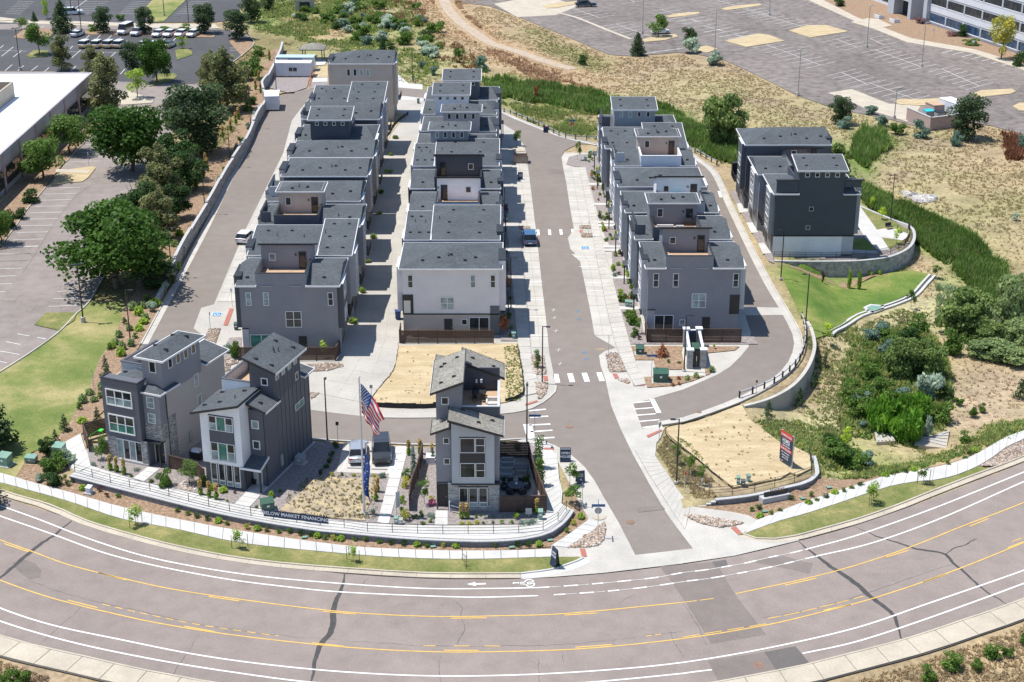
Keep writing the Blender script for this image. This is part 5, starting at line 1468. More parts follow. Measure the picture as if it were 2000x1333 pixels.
def rail_fence(name,label,pts,hgt=.92,post=2.35,rails=3,mat='blackmetal',r=.022,pickets=False,ground=None):
 root=emp(name,(0,0,0),label=label,cat='railing')
 n=max(1,round(length(pts)/post));P=resam(pts,n)
 Z=[h1(*p) if ground is None else ground for p in P]
 for p,z in zip(P,Z):
  mb=MB();mb.box(p[0]-.028,p[0]+.028,p[1]-.028,p[1]+.028,z-.05,z+hgt+.03);mb.to('post',mat,root)
 for k in range(rails):
  mb=MB();hh=hgt*(k+1)/rails
  for i in range(n):mb.tube((*P[i],Z[i]+hh),(*P[i+1],Z[i+1]+hh),r,n=5)
  mb.to('rail',mat,root)
 if pickets:
  mb=MB()
  for i in range(n):
   m=int(post/.13)
   for j in range(1,m):
    t=j/m;x=P[i][0]*(1-t)+P[i+1][0]*t;y=P[i][1]*(1-t)+P[i+1][1]*t;z=Z[i]*(1-t)+Z[i+1]*t
    mb.box(x-.01,x+.01,y-.01,y+.01,z+.1,z+hgt)
  mb.to('pickets',mat,root,kind='stuff')
 return root
railF=smo(GG(ZBL([(432,130),(505,152),(685,203),(880,243),(975,270),(1180,322),(1385,368),(1490,388),(1850,435)])+ZBM([(0,445),(110,466),(350,477),(595,482),(840,481),(1080,473),(1190,455),(1255,400),(1292,345)])),1.2)
rail_fence('path_railing','long three rail black metal railing along the path before the model homes',railF,ground=.06)
railR=smo(GG(ZX([(535,975),(745,962),(930,940),(1100,900),(1265,858),(1432,815),(1480,790),(1520,770),(1560,765)])),1.)
rail_fence('path_railing','black metal railing curving along the path of the straw covered corner lot',railR,ground=.06,post=2.6)
rail_fence('path_railing','short black railing on top of the right end of the dark block wall',GG(ZX([(1560,765),(1558,690),(1545,600),(1542,560)])),ground=.06,post=1.6)
railP=[p for p in offset(wP,.5)]
rail_fence('patio_railing','black picket railing around the curved patio wall beside the navy house',railP[:int(len(railP)*.72)],hgt=1.05,ground=.05,pickets=True,post=2.2)
rail_fence('meadow_railing','thin dark railing behind the accessible bay at the far bend of the ring lane',GG(ZTR([(195,965),(210,935),(340,938)])),hgt=1.,post=2.)
bfence('board_fence','brown horizontal board fence in front of the whitish lilac house beside the straw lot',[(-13.5,171.55),(-2.25,171.55)],1.7)
bfence('side_fence','short brown fence closing the left side of the lilac house yard',[(-13.55,171.6),(-13.55,174.)],1.7)
bfence('board_fence','brown board fence before the nearest grey townhouse of the left row',[(-31.9,166.2),(-20.7,166.2)],1.7)
bfence('side_fence','short brown fence at the right end of the left row yard',[(-20.7,166.2),(-20.4,168.4)],1.7)
bfence('board_fence','dark brown board fence before the nearest townhouse right of the street',[(16.35,171.75),(27.6,171.75)],1.8)
bfence('side_fence','short dark fence at the left end of the yard right of the street',[(16.3,171.75),(16.3,174.6)],1.8)
# --------------------------- left model home (angled)
YL='three model homes facing the main road'
def wall(h,name,x0,x1,y0,y1,z0,z1,mat,**k):return wbox(h,name,(x0,x1,y0,y1,z0,z1),mat,**k)
h=emp('model_house',(-40.8,141.,0),rd(-23),'taupe model home with dark boxed front and ledge stone, leftmost of the three','house',YL)
wall(h,'wall',0,6.25,.6,11.9,-.2,8.,'w_taupe')
wall(h,'upper_wall',0.,6.22,3.,11.85,7.9,8.3,'w_taupe')
wall(h,'boxed_front',-.05,4.3,-.55,.7,2.75,9.,'w_panel')
BXS('parapet_cap','black',h,(-.12,4.37,-.62,-.4,9.,9.1),(-.12,.05,-.4,.9,9.,9.1),(4.2,4.37,-.4,.9,9.,9.1))
wall(h,'stone_front',0.,1.1,-.5,.6,-.2,2.74,'stone');wall(h,'front_wall',1.1,4.1,-.42,.6,-.2,2.74,'w_panel');wall(h,'stone_pier',4.1,4.75,-.5,.6,-.2,2.74,'stone')
wall(h,'plinth',0,4.8,-.56,.5,-.2,.25,'cap')
wall(h,'entry_upper_wall',4.31,6.27,.2,1.2,2.75,8.,'w_grey')
wall(h,'stone_band',4.33,6.3,.16,2.3,2.78,4.5,'stone');wall(h,'entry_wall',4.76,4.9,-.5,.6,0,2.7,'w_dark')
wall(h,'stone_corner',6.26,6.33,1.2,2.6,0,4.9,'stone')
dor(h,'S',.6,5.55,.12,1.1,2.35,'black','white')
BX('entry_post','black',h,6.,6.14,-.3,-.16,0,2.75)
BX('entry_canopy','black',h,4.3,6.3,-.35,.6,2.62,2.77)
wi(h,'S',-.55,2.,6.3,2.9,1.55,3,2,gl=['blind','glass'],sep=True,fw=.12)
wi(h,'S',-.55,2.,3.35,2.9,1.75,3,2,gl=['green_glass','glass'],sep=True,fw=.12)
wi(h,'S',-.42,2.6,.35,2.9,2.1,4,1,gl=['blind','glass'],sep=True,fw=.1)
wi(h,'S',.2,5.2,6.35,.75,1.1,1,2,gl='blind',sep=True);wi(h,'S',.2,5.2,3.9+.8,.75,.95,1,2,gl='blind',sep=True)
c=[(-.45,-.35,8.15),(6.65,0.,8.),(6.65,3.,8.35),(-.45,3.,9.05)]
mb=MB();pk=(3.2,2.,9.1)
A,B,C,D=(-.4,.1,8.05),(6.7,-.1,8.05),(6.7,3.2,8.05),(-.4,3.2,8.05)
E_,F_=(1.8,2.7,9.),(4.6,1.6,8.85)
mb.poly([A,B,F_,E_]);mb.poly([B,C,F_]);mb.poly([C,D,E_,F_]);mb.poly([D,A,E_]);mb.poly([D,C,B,A]);r=mb.to('front_roof','shingle',h)
BXS('fascia','white',r,(-.47,-.4,.03,3.2,7.88,8.07),(4.4,6.77,-.18,-.1,7.88,8.07),(6.7,6.77,-.1,3.25,7.88,8.07))
vent_mesh()
for p in((5.2,1.6,8.6),(2.6,1.3,8.55),(1.,2.2,8.7)):link('roof_vent',_ventme,r,loc=p)
wall(h,'deck_parapet',-.05,.12,2.9,8.95,7.9,9.45,'w_light');wall(h,'deck_parapet',.12,3.95,2.9,3.06,7.9,9.45,'w_light');wall(h,'deck_parapet',.12,3.95,8.8,8.95,7.9,9.45,'w_panel2')
BXS('parapet_cap','w_panel2',h,(-.12,.18,2.83,9.,9.45,9.53),(.18,3.95,2.83,3.12,9.45,9.53),(.18,3.95,8.74,9.,9.45,9.53))
wall(h,'deck_floor',.12,3.95,3.06,8.8,7.9,8.4,'deckg')
wall(h,'tower_wall',3.95,6.262,1.,7.7,7.5,11.35,'w_grey')
BX('deck_sofa','cream',h,.9,2.2,6.4,8.,8.4,8.9)
hiproof2=hip
def hip_y(h,name,x0,x1,y0,y1,z,rise,fsc='white'):
 ""
 xm=(x0+x1)/2;d=(x1-x0)/2
 a=(xm,y0+d,z+rise);b=(xm,y1-d,z+rise)
 A,B,C,D=(x0,y0,z),(x1,y0,z),(x1,y1,z),(x0,y1,z)
 mb=MB();mb.poly([A,B,a]);mb.poly([B,C,b,a]);mb.poly([C,D,b]);mb.poly([D,A,a,b]);mb.poly([D,C,B,A])
 r=mb.to(name,'shingle',h);g=.09
 m=MB();m.box(x0-g,x0,y0-g,y1+g,z-.18,z+.015);m.box(x1,x1+g,y0-g,y1+g,z-.18,z+.015);m.box(x0,x1,y0-g,y0,z-.18,z+.015);m.box(x0,x1,y1,y1+g,z-.18,z+.015);m.to('fascia',fsc,r)
 for u,v in((.75,.25),(.3,.3),(.72,.75),(.3,.7)):
  x=x0+(x1-x0)*u;y=y0+(y1-y0)*v;zz=z+rise*(1-abs(x-xm)/d)
  link('roof_vent',_ventme,r,loc=(x,y,zz+.05))
 return r
hip_y(h,'tower_roof',3.45,6.75,.65,8.1,11.4,.75)
for k in range(4):wi(h,'E',6.262,2.5+k*1.35,10.,.55,1.05,1,1,gl='glass')
wi(h,'S',1.,5.25,9.9,.65,1.05,1,1,gl='glass')
for y,z in((6.6,6.3),(6.9,3.9)):wi(h,'E',6.25,y,z,.6,1.25,1,1,gl='blind')
wall(h,'rear_wing_wall',3.9,6.24,7.8,11.88,7.9,8.25,'w_taupe')
c=[(3.6,7.9,8.9),(6.65,7.9,8.2),(6.65,12.3,8.2),(3.6,12.3,8.9)];r=slab(h,'rear_roof',c);vts(r,c,[(.4,.2)])
c=[(-.4,9.,8.2),(3.6,9.,8.9),(3.6,12.3,8.9),(-.4,12.3,8.2)];slab(h,'rear_roof',c)
mb=MB();mb.tube((6.32,1.25,.2),(6.32,1.25,7.9),.05,n=6);mb.to('downpipe','black',h)
BX('meter_box','greybox',h,6.25,6.42,4.6,5.,.8,2.)
# --------------------------- middle model home (angled)
h=emp('model_house',(-30.,134.8,0),rd(-18),'model home with white front, slate tower and green tinted windows, between the other two','house',YL)
wall(h,'wall',0,5.87,1.5,11.8,-.2,8.1,'w_dark')
wall(h,'white_front',0,4.3,-.35,1.6,2.75,8.1,'w_white')
mb=MB();mb.hx([(0,-.35,8.1),(4.3,-.35,8.1),(4.3,4.9,8.1),(0,4.9,8.1),(0,-.35,8.12),(4.3,-.35,9.35),(4.3,4.9,9.35),(0,4.9,8.12)]);mb.to('gable_wall','w_white',h)
wall(h,'ground_front',.02,4.28,-.05,1.5,-.2,2.75,'w_panel2')
wall(h,'white_side',-.02,.3,.5,8,2.8,8.1,'w_white')
wall(h,'stone_wall',4.31,5.9,1.42,4.3,0,8.2,'w_dark')
wall(h,'brick_face',4.32,5.93,1.36,4.2,0.,8.15,'stone_dark' if 'stone_dark' in MAT else 'w_panel')
wall(h,'spandrel_panel',.95,3.55,-.42,-.34,5.1,6.35,'w_panel2')
wall(h,'window_surround',.92,3.58,-.38,-.345,3.1,7.95,'black')
for z,hh in((6.4,1.4),(3.25,1.75)):
 wi(h,'S',-.4,1.38,z,.68,hh,1,2,gl=['blind','glass'],sep=True,fw=.06);wi(h,'S',-.4,2.27,z,.85,hh,1,1,gl='green_glass',sep=True,fw=.06);wi(h,'S',-.4,3.15,z,.68,hh,1,2,gl=['blind','glass'],sep=True,fw=.06)
for k in range(4):
 wi(h,'S',-.05,.95+k*.83,.85,.55,1.7,1,1,gl='glass',sep=True,fw=.075);wi(h,'S',-.05,.95+k*.83,.35,.55,.35,1,1,gl='blind',sep=True,fw=.075)
wi(h,'S',1.36,5.,6.3,.6,.7,1,1,gl='blind',fw=.1,sep=True);wi(h,'S',1.36,5.,4.1,.6,.75,1,1,gl='glass',fw=.1,sep=True)
c=[(-.7,-.75,8.05),(4.35,-.75,9.45),(4.35,4.95,9.45),(-.7,4.95,8.05)]
r=slab(h,'front_roof',c,th=.2,fsc='black');vts(r,c,[(.15,.25),(.45,.3),(.2,.8),(.75,.7)],[(.72,.4)])
c=[(4.31,1.,9.),(6.35,1.,8.25),(6.35,4.1,8.25),(4.31,4.1,9.)]
r=slab(h,'side_roof',c,th=.18,fsc='black');vts(r,c,[(.5,.35)])
BX('gutter','white',r,6.36,6.46,.95,4.15,8.05,8.27)
zt=11.2
mb=MB();mb.hx([(3.3,4.,8),(5.88,4.,8),(5.88,9.9,8),(3.3,9.9,8),(3.3,4.,12.3),(5.88,4.,11.35),(5.88,9.9,11.35),(3.3,9.9,12.3)]);mb.to('tower_wall','w_panel2',h)
c=[(2.9,3.5,12.55),(6.35,3.5,11.3),(6.35,10.4,11.3),(2.9,10.4,12.55)]
r=slab(h,'tower_roof',c,th=.2,fsc='black');vts(r,c,[(.3,.12),(.75,.15),(.25,.8),(.75,.85)],[(.5,.5),(.42,.55),(.55,.58)])
BX('gutter','white',r,6.36,6.46,3.45,10.45,11.08,11.32)
wi(h,'S',4.,4.9,9.75,.55,.62,1,1,gl='glass',fw=.09)
for k in range(4):wi(h,'E',5.88,4.75+k*1.35,10.2,.55,.75,1,1,gl='blind')
wi(h,'E',5.87,9.,8.4,.5,.7,1,1,gl='glass');wi(h,'E',5.87,9.3,5.2,1.9,.6,1,1,gl='green_glass')
for k in range(9):
 mb=MB();y=4.35+k*.9;mb.box(5.87,5.9,y-.022,y+.022,0,8. if y>9.9 else 11.2);mb.to('batten','w_panel2',h)
wall(h,'deck_parapet',-.02,.14,4.4,9.75,7.9,9.55,'w_white');wall(h,'deck_parapet',.14,3.3,4.4,4.55,7.9,9.55,'w_white');wall(h,'deck_parapet',.14,3.3,9.6,9.75,7.9,9.55,'w_panel2')
BXS('parapet_cap','w_panel2',h,(-.08,.2,4.33,9.8,9.55,9.63),(.2,3.3,4.33,4.61,9.55,9.63),(.2,3.3,9.54,9.8,9.55,9.63))
wall(h,'deck_floor',.14,3.3,4.55,9.6,7.9,8.4,'deck')
c=[(3.4,9.9,9.),(6.3,9.9,8.3),(6.3,12.2,8.3),(3.4,12.2,9.)];slab(h,'rear_roof',c);c=[(-.4,9.8,8.3),(3.4,9.8,9.),(3.4,12.2,9.),(-.4,12.2,8.3)];slab(h,'rear_roof',c)
c=[(3.55,-.45,2.75),(6.2,-.45,2.75),(6.2,1.5,3.35),(3.55,1.5,3.35)]
c=[(4.05,-.4,2.7),(6.15,-.4,2.7),(6.15,1.4,3.3),(4.05,1.4,3.3)]
r=slab(h,'porch_roof',c,th=.18)
for x in(4.35,5.95):BX('porch_post','black',h,x-.08,x+.08,-.25,-.09,0,2.6)
dor(h,'S',1.36,4.95,.12,1.,2.3,'w_light',None)
BX('porch_step','sidewalk',h,4.3,6.1,-.4,1.3,-.1,.12)
mb=MB();mb.tube((5.95,1.33,.2),(5.95,1.33,8.2),.05,n=6);mb.to('downpipe','black',h)
BX('meter_box','greybox',h,5.93,6.08,4.3,4.7,.9,2.1)
BX('plinth','cap',h,5.9,6.15,1.4,12,-.1,.1)
# --------------------------- right model home (taupe roofs)
h=emp('model_house',(-7.15,129.4,0),0,'model home with taupe V shaped roofs beside the fenced patio, rightmost of the three','house',YL)
wall(h,'wall',0.,5.95,.9,12.2,-.2,8.5,'w_grey')
wall(h,'left_front',0.,1.5,.25,.95,2.95,8.4,'w_grey');wall(h,'right_return',5.5,5.95,.25,.95,2.95,8.4,'w_grey')
wall(h,'front_bay',1.5,5.5,-.35,.95,3.1,8.5,'w_stucco')
mb=MB();mb.hx([(1.5,-.35,8.5),(5.5,-.35,8.5),(5.5,3.5,8.5),(1.5,3.5,8.5),(1.5,-.35,9.75),(5.5,-.35,8.55),(5.5,3.5,8.55),(1.5,3.5,9.75)]);mb.to('bay_gable','w_stucco',h)
wall(h,'band_board',1.45,5.98,-.42,.9,2.95,3.1,'black');wall(h,'brick_front',1.1,5.95,0,.9,-.2,2.94,'stonep')
wall(h,'porch_ceiling',0,1.1,.2,.9,2.85,2.96,'black');wall(h,'porch_post',0.,.12,.22,.34,0,2.85,'black')
dor(h,'S',.9,.55,.1,.85,2.2,'black','black')
wall(h,'spandrel_panel',2.28,4.62,-.39,-.345,5.25,6.35,'black')
for z in(6.35,3.75):
 wall(h,'window_surround',2.24,4.66,-.37,-.345,z-.06,z+1.62,'black')
 wi(h,'S',-.36,2.98,z+.04,1.3,1.42,1,1,gl='glass',sep=True,fw=.06);wi(h,'S',-.36,4.18,z+.04,.78,1.42,1,2,gl='glass',sep=True,fw=.06)
wall(h,'window_surround',2.1,4.9,-.03,.01,.45,2.65,'black')
for k in range(3):wi(h,'S',-.02,2.55+k*.93,1.,.72,1.45,1,1,gl='glass',sep=True,fw=.07);wi(h,'S',-.02,2.55+k*.93,.55,.72,.33,1,1,gl='blind',sep=True,fw=.07)
wi(h,'S',.25,1.,7.05,.45,.5,1,1,gl='glass',fw=.07,sep=True);wi(h,'S',.25,1.02,4.9,.45,.5,1,1,gl='glass',fw=.07,sep=True)
c=[(1.25,-.95,9.95),(6.3,-.95,8.4),(6.3,3.2,8.4),(1.25,3.2,9.95)]
r=slab(h,'front_roof',c,th=.2,mat='shinglet',fsc='black');vts(r,c,[(.25,.75),(.55,.3),(.8,.6)])
BX('gutter','white',r,6.31,6.42,-1.,3.2,8.2,8.43)
c=[(-.38,-.35,8.3),(1.25,-.35,8.95),(1.25,2.6,8.95),(-.38,2.6,8.3)]
r=slab(h,'left_roof',c,th=.18,mat='shinglet',fsc='black')
mb=MB();mb.tube((.4,1.3,8.5),(.4,1.3,9.05),.045);mb.tube((.4,1.3,9.05),(.62,1.3,9.05),.045);mb.to('vent_pipe','blackmetal',r)
mb=MB();mb.hx([(0,2.2,8.3),(2.4,2.2,8.3),(2.4,9.,8.3),(0,9.,8.3),(0,2.2,11.55),(2.4,2.2,12.5),(2.4,9.,12.5),(0,9.,11.55)]);mb.to('tower_wall','w_grey',h)
c=[(-.42,1.5,11.55),(2.6,1.5,12.75),(2.6,9.4,12.75),(-.42,9.4,11.55)]
r=slab(h,'tower_roof',c,th=.2,mat='shinglet',fsc='black');vts(r,c,[(.3,.2),(.7,.25),(.25,.7),(.35,.76),(.75,.82)])
BX('gutter','white',r,-.53,-.43,1.45,9.45,11.35,11.58)
wi(h,'S',2.2,.85,10.2,.55,.62,1,1,gl='glass',fw=.08)
wall(h,'deck_parapet',2.4,5.95,2.6,2.75,8.3,9.7,'w_panel2');wall(h,'deck_parapet',5.8,5.95,2.75,8.9,8.3,9.7,'w_panel2')
BXS('parapet_cap','w_light',h,(2.4,6.,2.54,2.8,9.7,9.77),(5.75,6.,2.8,8.9,9.7,9.77))
wall(h,'deck_floor',2.4,5.8,2.75,8.9,8.3,8.62,'deck');wall(h,'deck_back_wall',2.4,5.95,8.9,9.1,8.3,11.,'w_panel2')
c=[(2.2,8.9,11.7),(6.35,8.9,9.9),(6.35,12.5,9.9),(2.2,12.5,11.7)]
r=slab(h,'rear_roof',c,th=.2,mat='shinglet',fsc='black');vts(r,c,[(.25,.5),(.75,.5)])
BX('gutter','white',r,6.36,6.46,8.85,12.5,9.7,9.93)
BX('rear_wall','w_grey',h,.01,5.94,9.,12.19,8.4,9.8)
mb=MB();mb.hx([(.01,9.,9.8),(3.3,9.,9.8),(3.3,12.19,9.8),(.01,12.19,9.8),(.01,9.,10.),(3.3,9.,11.1),(3.3,12.19,11.1),(.01,12.19,10.)]);mb.to('rear_gable','w_grey',h)
c=[(-.4,9.5,10.6),(1.6,9.5,10.1),(1.6,12.6,10.1),(-.4,12.6,10.6)];slab(h,'rear_roof',[(-.4,9.42,10.9),(2.15,9.42,10.3),(2.15,12.5,10.3),(-.4,12.5,10.9)],th=.18,mat='shinglet',fsc='black')
wall(h,'garage_wall',.5,5.5,12.2,12.25,0,2.6,'garage')
t=emp('patio_table',(-3.2,136.3,8.62),0,'dark dining table on the furnished deck of the taupe roofed home','table')
BX('table_top','blackmetal',t,-.7,.7,-.4,.4,.7,.76)
for sx in(-.6,.6):
 for sy in(-.32,.32):mb=MB();mb.tube((sx,sy,0),(sx,sy,.7),.03);mb.to('leg','blackmetal',t)
for k,(dx,dy) in enumerate(((-.4,.7),(.4,.7),(-.4,-.7),(.4,-.7))):
 c=emp('deck_chair',(-3.2+dx,136.3+dy,8.62),0 if dy>0 else pi,('black chair at the back left of the deck dining table','black chair at the back right of the deck dining table','black chair at the front left of the deck dining table','black chair at the front right of the deck dining table')[k],'chair')
 BX('seat','blackmetal',c,-.22,.22,-.22,.22,.4,.45);BX('backrest','blackmetal',c,-.22,.22,.18,.22,.45,.9)
sofa((-2.35,132.5,8.62),0,1.1,'cream','white armchair in the sunny corner of the furnished deck',1.)
sofa((-2.35,134.,8.62),0,1.1,'cream','second white armchair behind the first on the furnished deck',.9)
for k,(x,y) in enumerate(((-3.5,138.1),(-3.,138.1))):
 l=emp('deck_lantern',(x,y,8.62+.8),0,('left white lantern by the rear deck wall','right white lantern by the rear deck wall')[k],'lantern')
 mb=MB();mb.prism([(.11*cos(a),.11*sin(a)) for a in np.linspace(0,2*pi,9)[:-1]],.1,.45);mb.to('shade','signwhite',l);mb=MB();mb.tube((0,0,-.8),(0,0,.1),.03);mb.to('stem','blackmetal',l)
bfence('patio_fence','dark board fence at the back of the patio beside the taupe roofed home',GG(ZQ([(1030,240),(1150,243),(1270,245)])),1.8)
bfence('patio_fence','long brown board fence between the patio and the side walk',GG(ZQ([(1272,250),(1300,380),(1355,520),(1420,690)])),1.8)
bfence('patio_fence','brown board fence across the front of the patio',GG(ZQ([(1028,705),(1200,705),(1418,702)])),1.8)
bfence('board_fence','dark stained fence running beside the walk left of the taupe roofed home',GG(ZQ([(372,250),(330,420),(268,580),(262,690)])),1.8)
drp('patio_paving',GG(ZQ([(1030,250),(1270,250),(1300,380),(1330,500),(1300,580),(1290,690),(1030,690)])),'greypave' if 'greypave' in MAT else 'concrete2',.07)
x,y,z=G(*ZQ([(1165,525)])[0])
t=emp('round_table',(x,y,.08),0,'round dark fire table with a pale globe in the fenced patio','table')
mb=MB();mb.prism([(.85*cos(a),.85*sin(a)) for a in np.linspace(0,2*pi,21)[:-1]],.62,.7,bottom=True);mb.to('table_top','w_panel2',t)
mb=MB();mb.tube((0,0,0),(0,0,.62),.35,.25,12);mb.to('pedestal','blackmetal',t)
mb=MB();mb.tube((0,0,.7),(0,0,.82),.1,.16,8);mb.tube((0,0,.82),(0,0,.96),.16,.08,8);mb.to('globe','signwhite',t)
for k,a in enumerate((.3,1.2,2.,2.9,4.2,5.3)):
 c=emp('patio_chair',(x+1.15*cos(a),y+1.15*sin(a),.08),a-pi/2,'black tub chair at the round patio table','chair','black tub chairs round the patio fire table')
 BX('seat','darkfab',c,-.3,.3,-.28,.28,.2,.42);BX('backrest','darkfab',c,-.3,.3,.2,.3,.42,.78)
for k,(px,w_) in enumerate(((ZQ([(1040,330)])[0],1.3),(ZQ([(1040,370)])[0],1.3),(ZQ([(1035,420)])[0],1.3))):
 x,y,z=G(*px)
 sofa((x,y,.08),0,1.2,'greybox',('grey patio sofa nearest the back fence, against the house','grey patio armchair in the middle against the house','grey patio armchair nearest the fire table, against the house')[k])
x,y,z=G(*ZQ([(1180,375)])[0])
t=emp('dining_table',(x,y,.08),0,'long black dining table in the shaded part of the patio','table')
BX('table_top','blackmetal',t,-1.1,1.1,-.45,.45,.7,.76)
for sx in(-1,1):
 for sy in(-.38,.38):mb=MB();mb.tube((sx,sy,0),(sx,sy,.7),.035);mb.to('leg','blackmetal',t)
bfence('side_fence','brown fence with gate enclosing the play corner left of the leftmost model home',GG(ZV([(1100,520),(1165,690)])),1.8)
bfence('side_fence','brown fence behind the play corner left of the leftmost model home',GG(ZV([(1110,525),(1400,440)])),1.8)
bfence('side_fence','short brown fence tying the play corner to the stone front',GG(ZV([(1300,700),(1420,740)])),1.5)
bfence('side_fence','brown fence with stone post closing the gap between the two left homes',GG(fr(130,780,6.667)([(1345,905),(1560,960),(1720,1010),(1800,1090)])),1.5)
# --------------------------- left business lot
lotL=GG([(172,590),(195,550),(245,470),(280,400),(310,340),(335,270),(345,230),(380,195),(430,150),(469,111),(496,84),(470,60),(300,48),(-60,44),(-300,60),(-300,330),(-160,300),(178,235),(200,247),(170,275),(130,317),(91,366),(50,415),(33,441),(0,487),(-60,560),(-300,800),(-200,900),(0,725),(51,693),(111,650),(148,612)])
lot_o=drp('business_lot',lotL,'lot',0.)
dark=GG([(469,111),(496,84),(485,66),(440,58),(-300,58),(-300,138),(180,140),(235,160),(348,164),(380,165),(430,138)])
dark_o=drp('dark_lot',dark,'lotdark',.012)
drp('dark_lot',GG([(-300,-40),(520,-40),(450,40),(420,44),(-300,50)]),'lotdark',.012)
drp('access_strip',GG([(-300,30),(0,34),(60,41),(150,42),(300,47),(420,48),(430,56),(300,55),(150,50),(0,44),(-300,44)]),'oldcon',.03)
def isl(px,mat='mulch',name='planting_island',h_=.13):
 o=drp(name,GG(px),mat,h_,skirt=.14)
 return o
isl(ZC([(255,555),(330,495),(470,500),(480,560),(300,565)]),'lawn2');isl(ZC([(130,370),(270,260),(560,300),(480,370),(230,385)]),'mulch')
isl(ZC([(780,320),(840,300),(1260,310),(1930,340),(2100,350),(2090,372),(1600,365),(1250,345),(900,345)]),'mulch')
isl(ZC([(1710,500),(1790,470),(1870,500),(1880,540),(1760,580),(1730,590)]),'lawn2');isl(ZC([(1460,850),(1550,730),(1700,720),(1730,750),(1670,800),(1540,830)]),'lawn2')
isl(ZC([(1060,1030),(1190,900),(1250,890),(1500,980),(1490,1010),(1220,1030)]),'oldcon','tan_island');isl(ZC([(1430,70),(1520,-30),(1840,-20),(1600,215),(1500,220),(1440,160)]),'lawn')
isl(ZTL([(1330,220),(1475,250),(1400,330),(1330,250)]),'mulch')
isl(ZL3([(440,620),(560,480),(850,438),(860,460),(790,545),(740,580),(600,590)]),'straw','straw_island');drp('white_slab',GG(ZL3([(500,470),(820,478),(790,505),(500,500)])),'oldcon',.15)
isl(ZML([(200,580),(265,512),(445,510),(430,555),(340,612)]),'lawn2')
isl(GG([(0,478),(-40,540),(-200,700),(-300,600),(-60,480),(0,400),(60,340),(118,282),(172,228),(200,243),(170,273),(128,316),(89,365),(48,414),(31,440)]) and[(0,478),(-40,540),(-220,700),(-320,600),(-60,470),(0,400),(60,340),(118,282),(172,228),(198,246),(168,274),(128,316),(89,365),(48,414),(31,440)],'mulch','building_bed')
kerb('lot_kerb',smo(GG([(-60,540),(0,482),(33,441),(50,415),(91,366)]),2),1,'oldcon',gut=0.,hgt=.15)
kerb('lot_kerb',smo(GG([(130,317),(170,275),(200,247)]),2),1,'oldcon',gut=0.,hgt=.15)
kerb('lot_kerb',smo(GG([(-20,740),(0,727),(51,695),(111,652),(148,614),(172,592),(195,552),(245,472)]),2),-1,'concrete',gut=0.,hgt=.15)
kerb('lot_kerb',smo(GG([(-200,48),(0,42),(60,40),(150,47),(300,56),(430,60),(470,66),(496,84),(469,111),(440,132)]),3),1,'oldcon',gut=0.,hgt=.15)
L3S=[(630,440,718),(685,398,683),(740,355,641),(796,312,601),(853,270,560),(911,222,520),(970,180,478),(1030,150,433),(1094,120,388),(1157,70,343),(1222,0,300),(1288,-60,250),(395,620,893),(353,800,935),(315,700,920),(278,745,900),(243,775,885),(207,820,900),(175,850,920),(662,1085,1140),(712,1055,1130),(860,960,1020),(912,930,985)]
for y,a,b in L3S:rib('stall_line',GG(ZL3([(a,y+4),(b,y-3)])),.11,'paint',.02,lot_o)
for y,a,b in((208,-60,160),(252,-60,130),(296,-60,97),(341,-60,67),(387,-60,30),(125,45,220),(165,30,195),(340,362,435),(381,335,470),(424,308,470),(468,282,465)):
 rib('stall_line',GG(ZML([(a,y+3),(b,y-2)])),.11,'paint',.02,lot_o)
for a,b in(((100,630),(170,642)),((215,650),(268,660)),((35,675),(118,692)),((0,730),(115,750)),((0,790),(40,797))):rib('stall_line',GG(ZML([a,b])),.11,'paint',.02,lot_o)
rib('drain_line',smo(GG(ZL3([(830,600),(700,690),(560,850),(480,960),(300,1250),(200,1400)])),2),.1,'patch',.016,lot_o)
for a,b in[((0,475),(35,445)),((15,553),(130,462)),((130,560),(212,497)),((48,695),(118,636)),((175,693),(232,643)),((303,698),(370,644)),((433,703),(480,662)),((560,703),(605,662)),((686,703),(742,648)),((817,700),(830,688)),((1176,727),(1232,662)),((1320,715),(1350,680)),((700,570),(788,490)),((660,500),(712,453)),((505,385),(556,340)),((620,385),(664,342)),((830,390),(874,345)),((945,380),(987,340)),((1045,393),(1090,350)),((1152,397),(1180,370)),((980,540),(1015,512)),((1060,577),(1127,516)),((1590,400),(1625,365)),((1690,402),(1720,370)),((720,300),(765,265)),((400,275),(430,255)),((1155,300),(1175,280))]:
 rib('stall_line',GG(ZC([a,b])),.13,'paint',.03,dark_o)
rib('stall_line',GG(ZC([(0,496),(260,503)])),.12,'paint',.03,dark_o);rib('stall_line',GG(ZC([(660,508),(1150,515)])),.12,'paint',.03,dark_o)
for y in range(15,150,17):
 for a,b,sl in((160,330,1),(600,1050,1),(1170,1380,1),(1660,1800,-1)):
  if a==1170:a,b=1290-(y-10)*1.,1480-(y-10)*.95
  elif a==600:a,b=640,1060-(y-15)*1.6
  elif a==160:a,b=190-y*1.1,350-y*1.1
  elif a==1660:a,b=1850-y*1.15+30,2050-y*1.
  rib('stall_line',GG(ZC([(a,y),(b,y+6)])),.12,'paint',.03,dark_o)
for y in(255,272,285):
 pass
for y in(277,285,294):rib('stall_line',GG(ZTL([(1330,y),(1415,y+2)])),.11,'paint',.03,dark_o)
rib('stall_line',GG(ZC([(700,110),(850,0)])),.14,'paint',.03,dark_o)
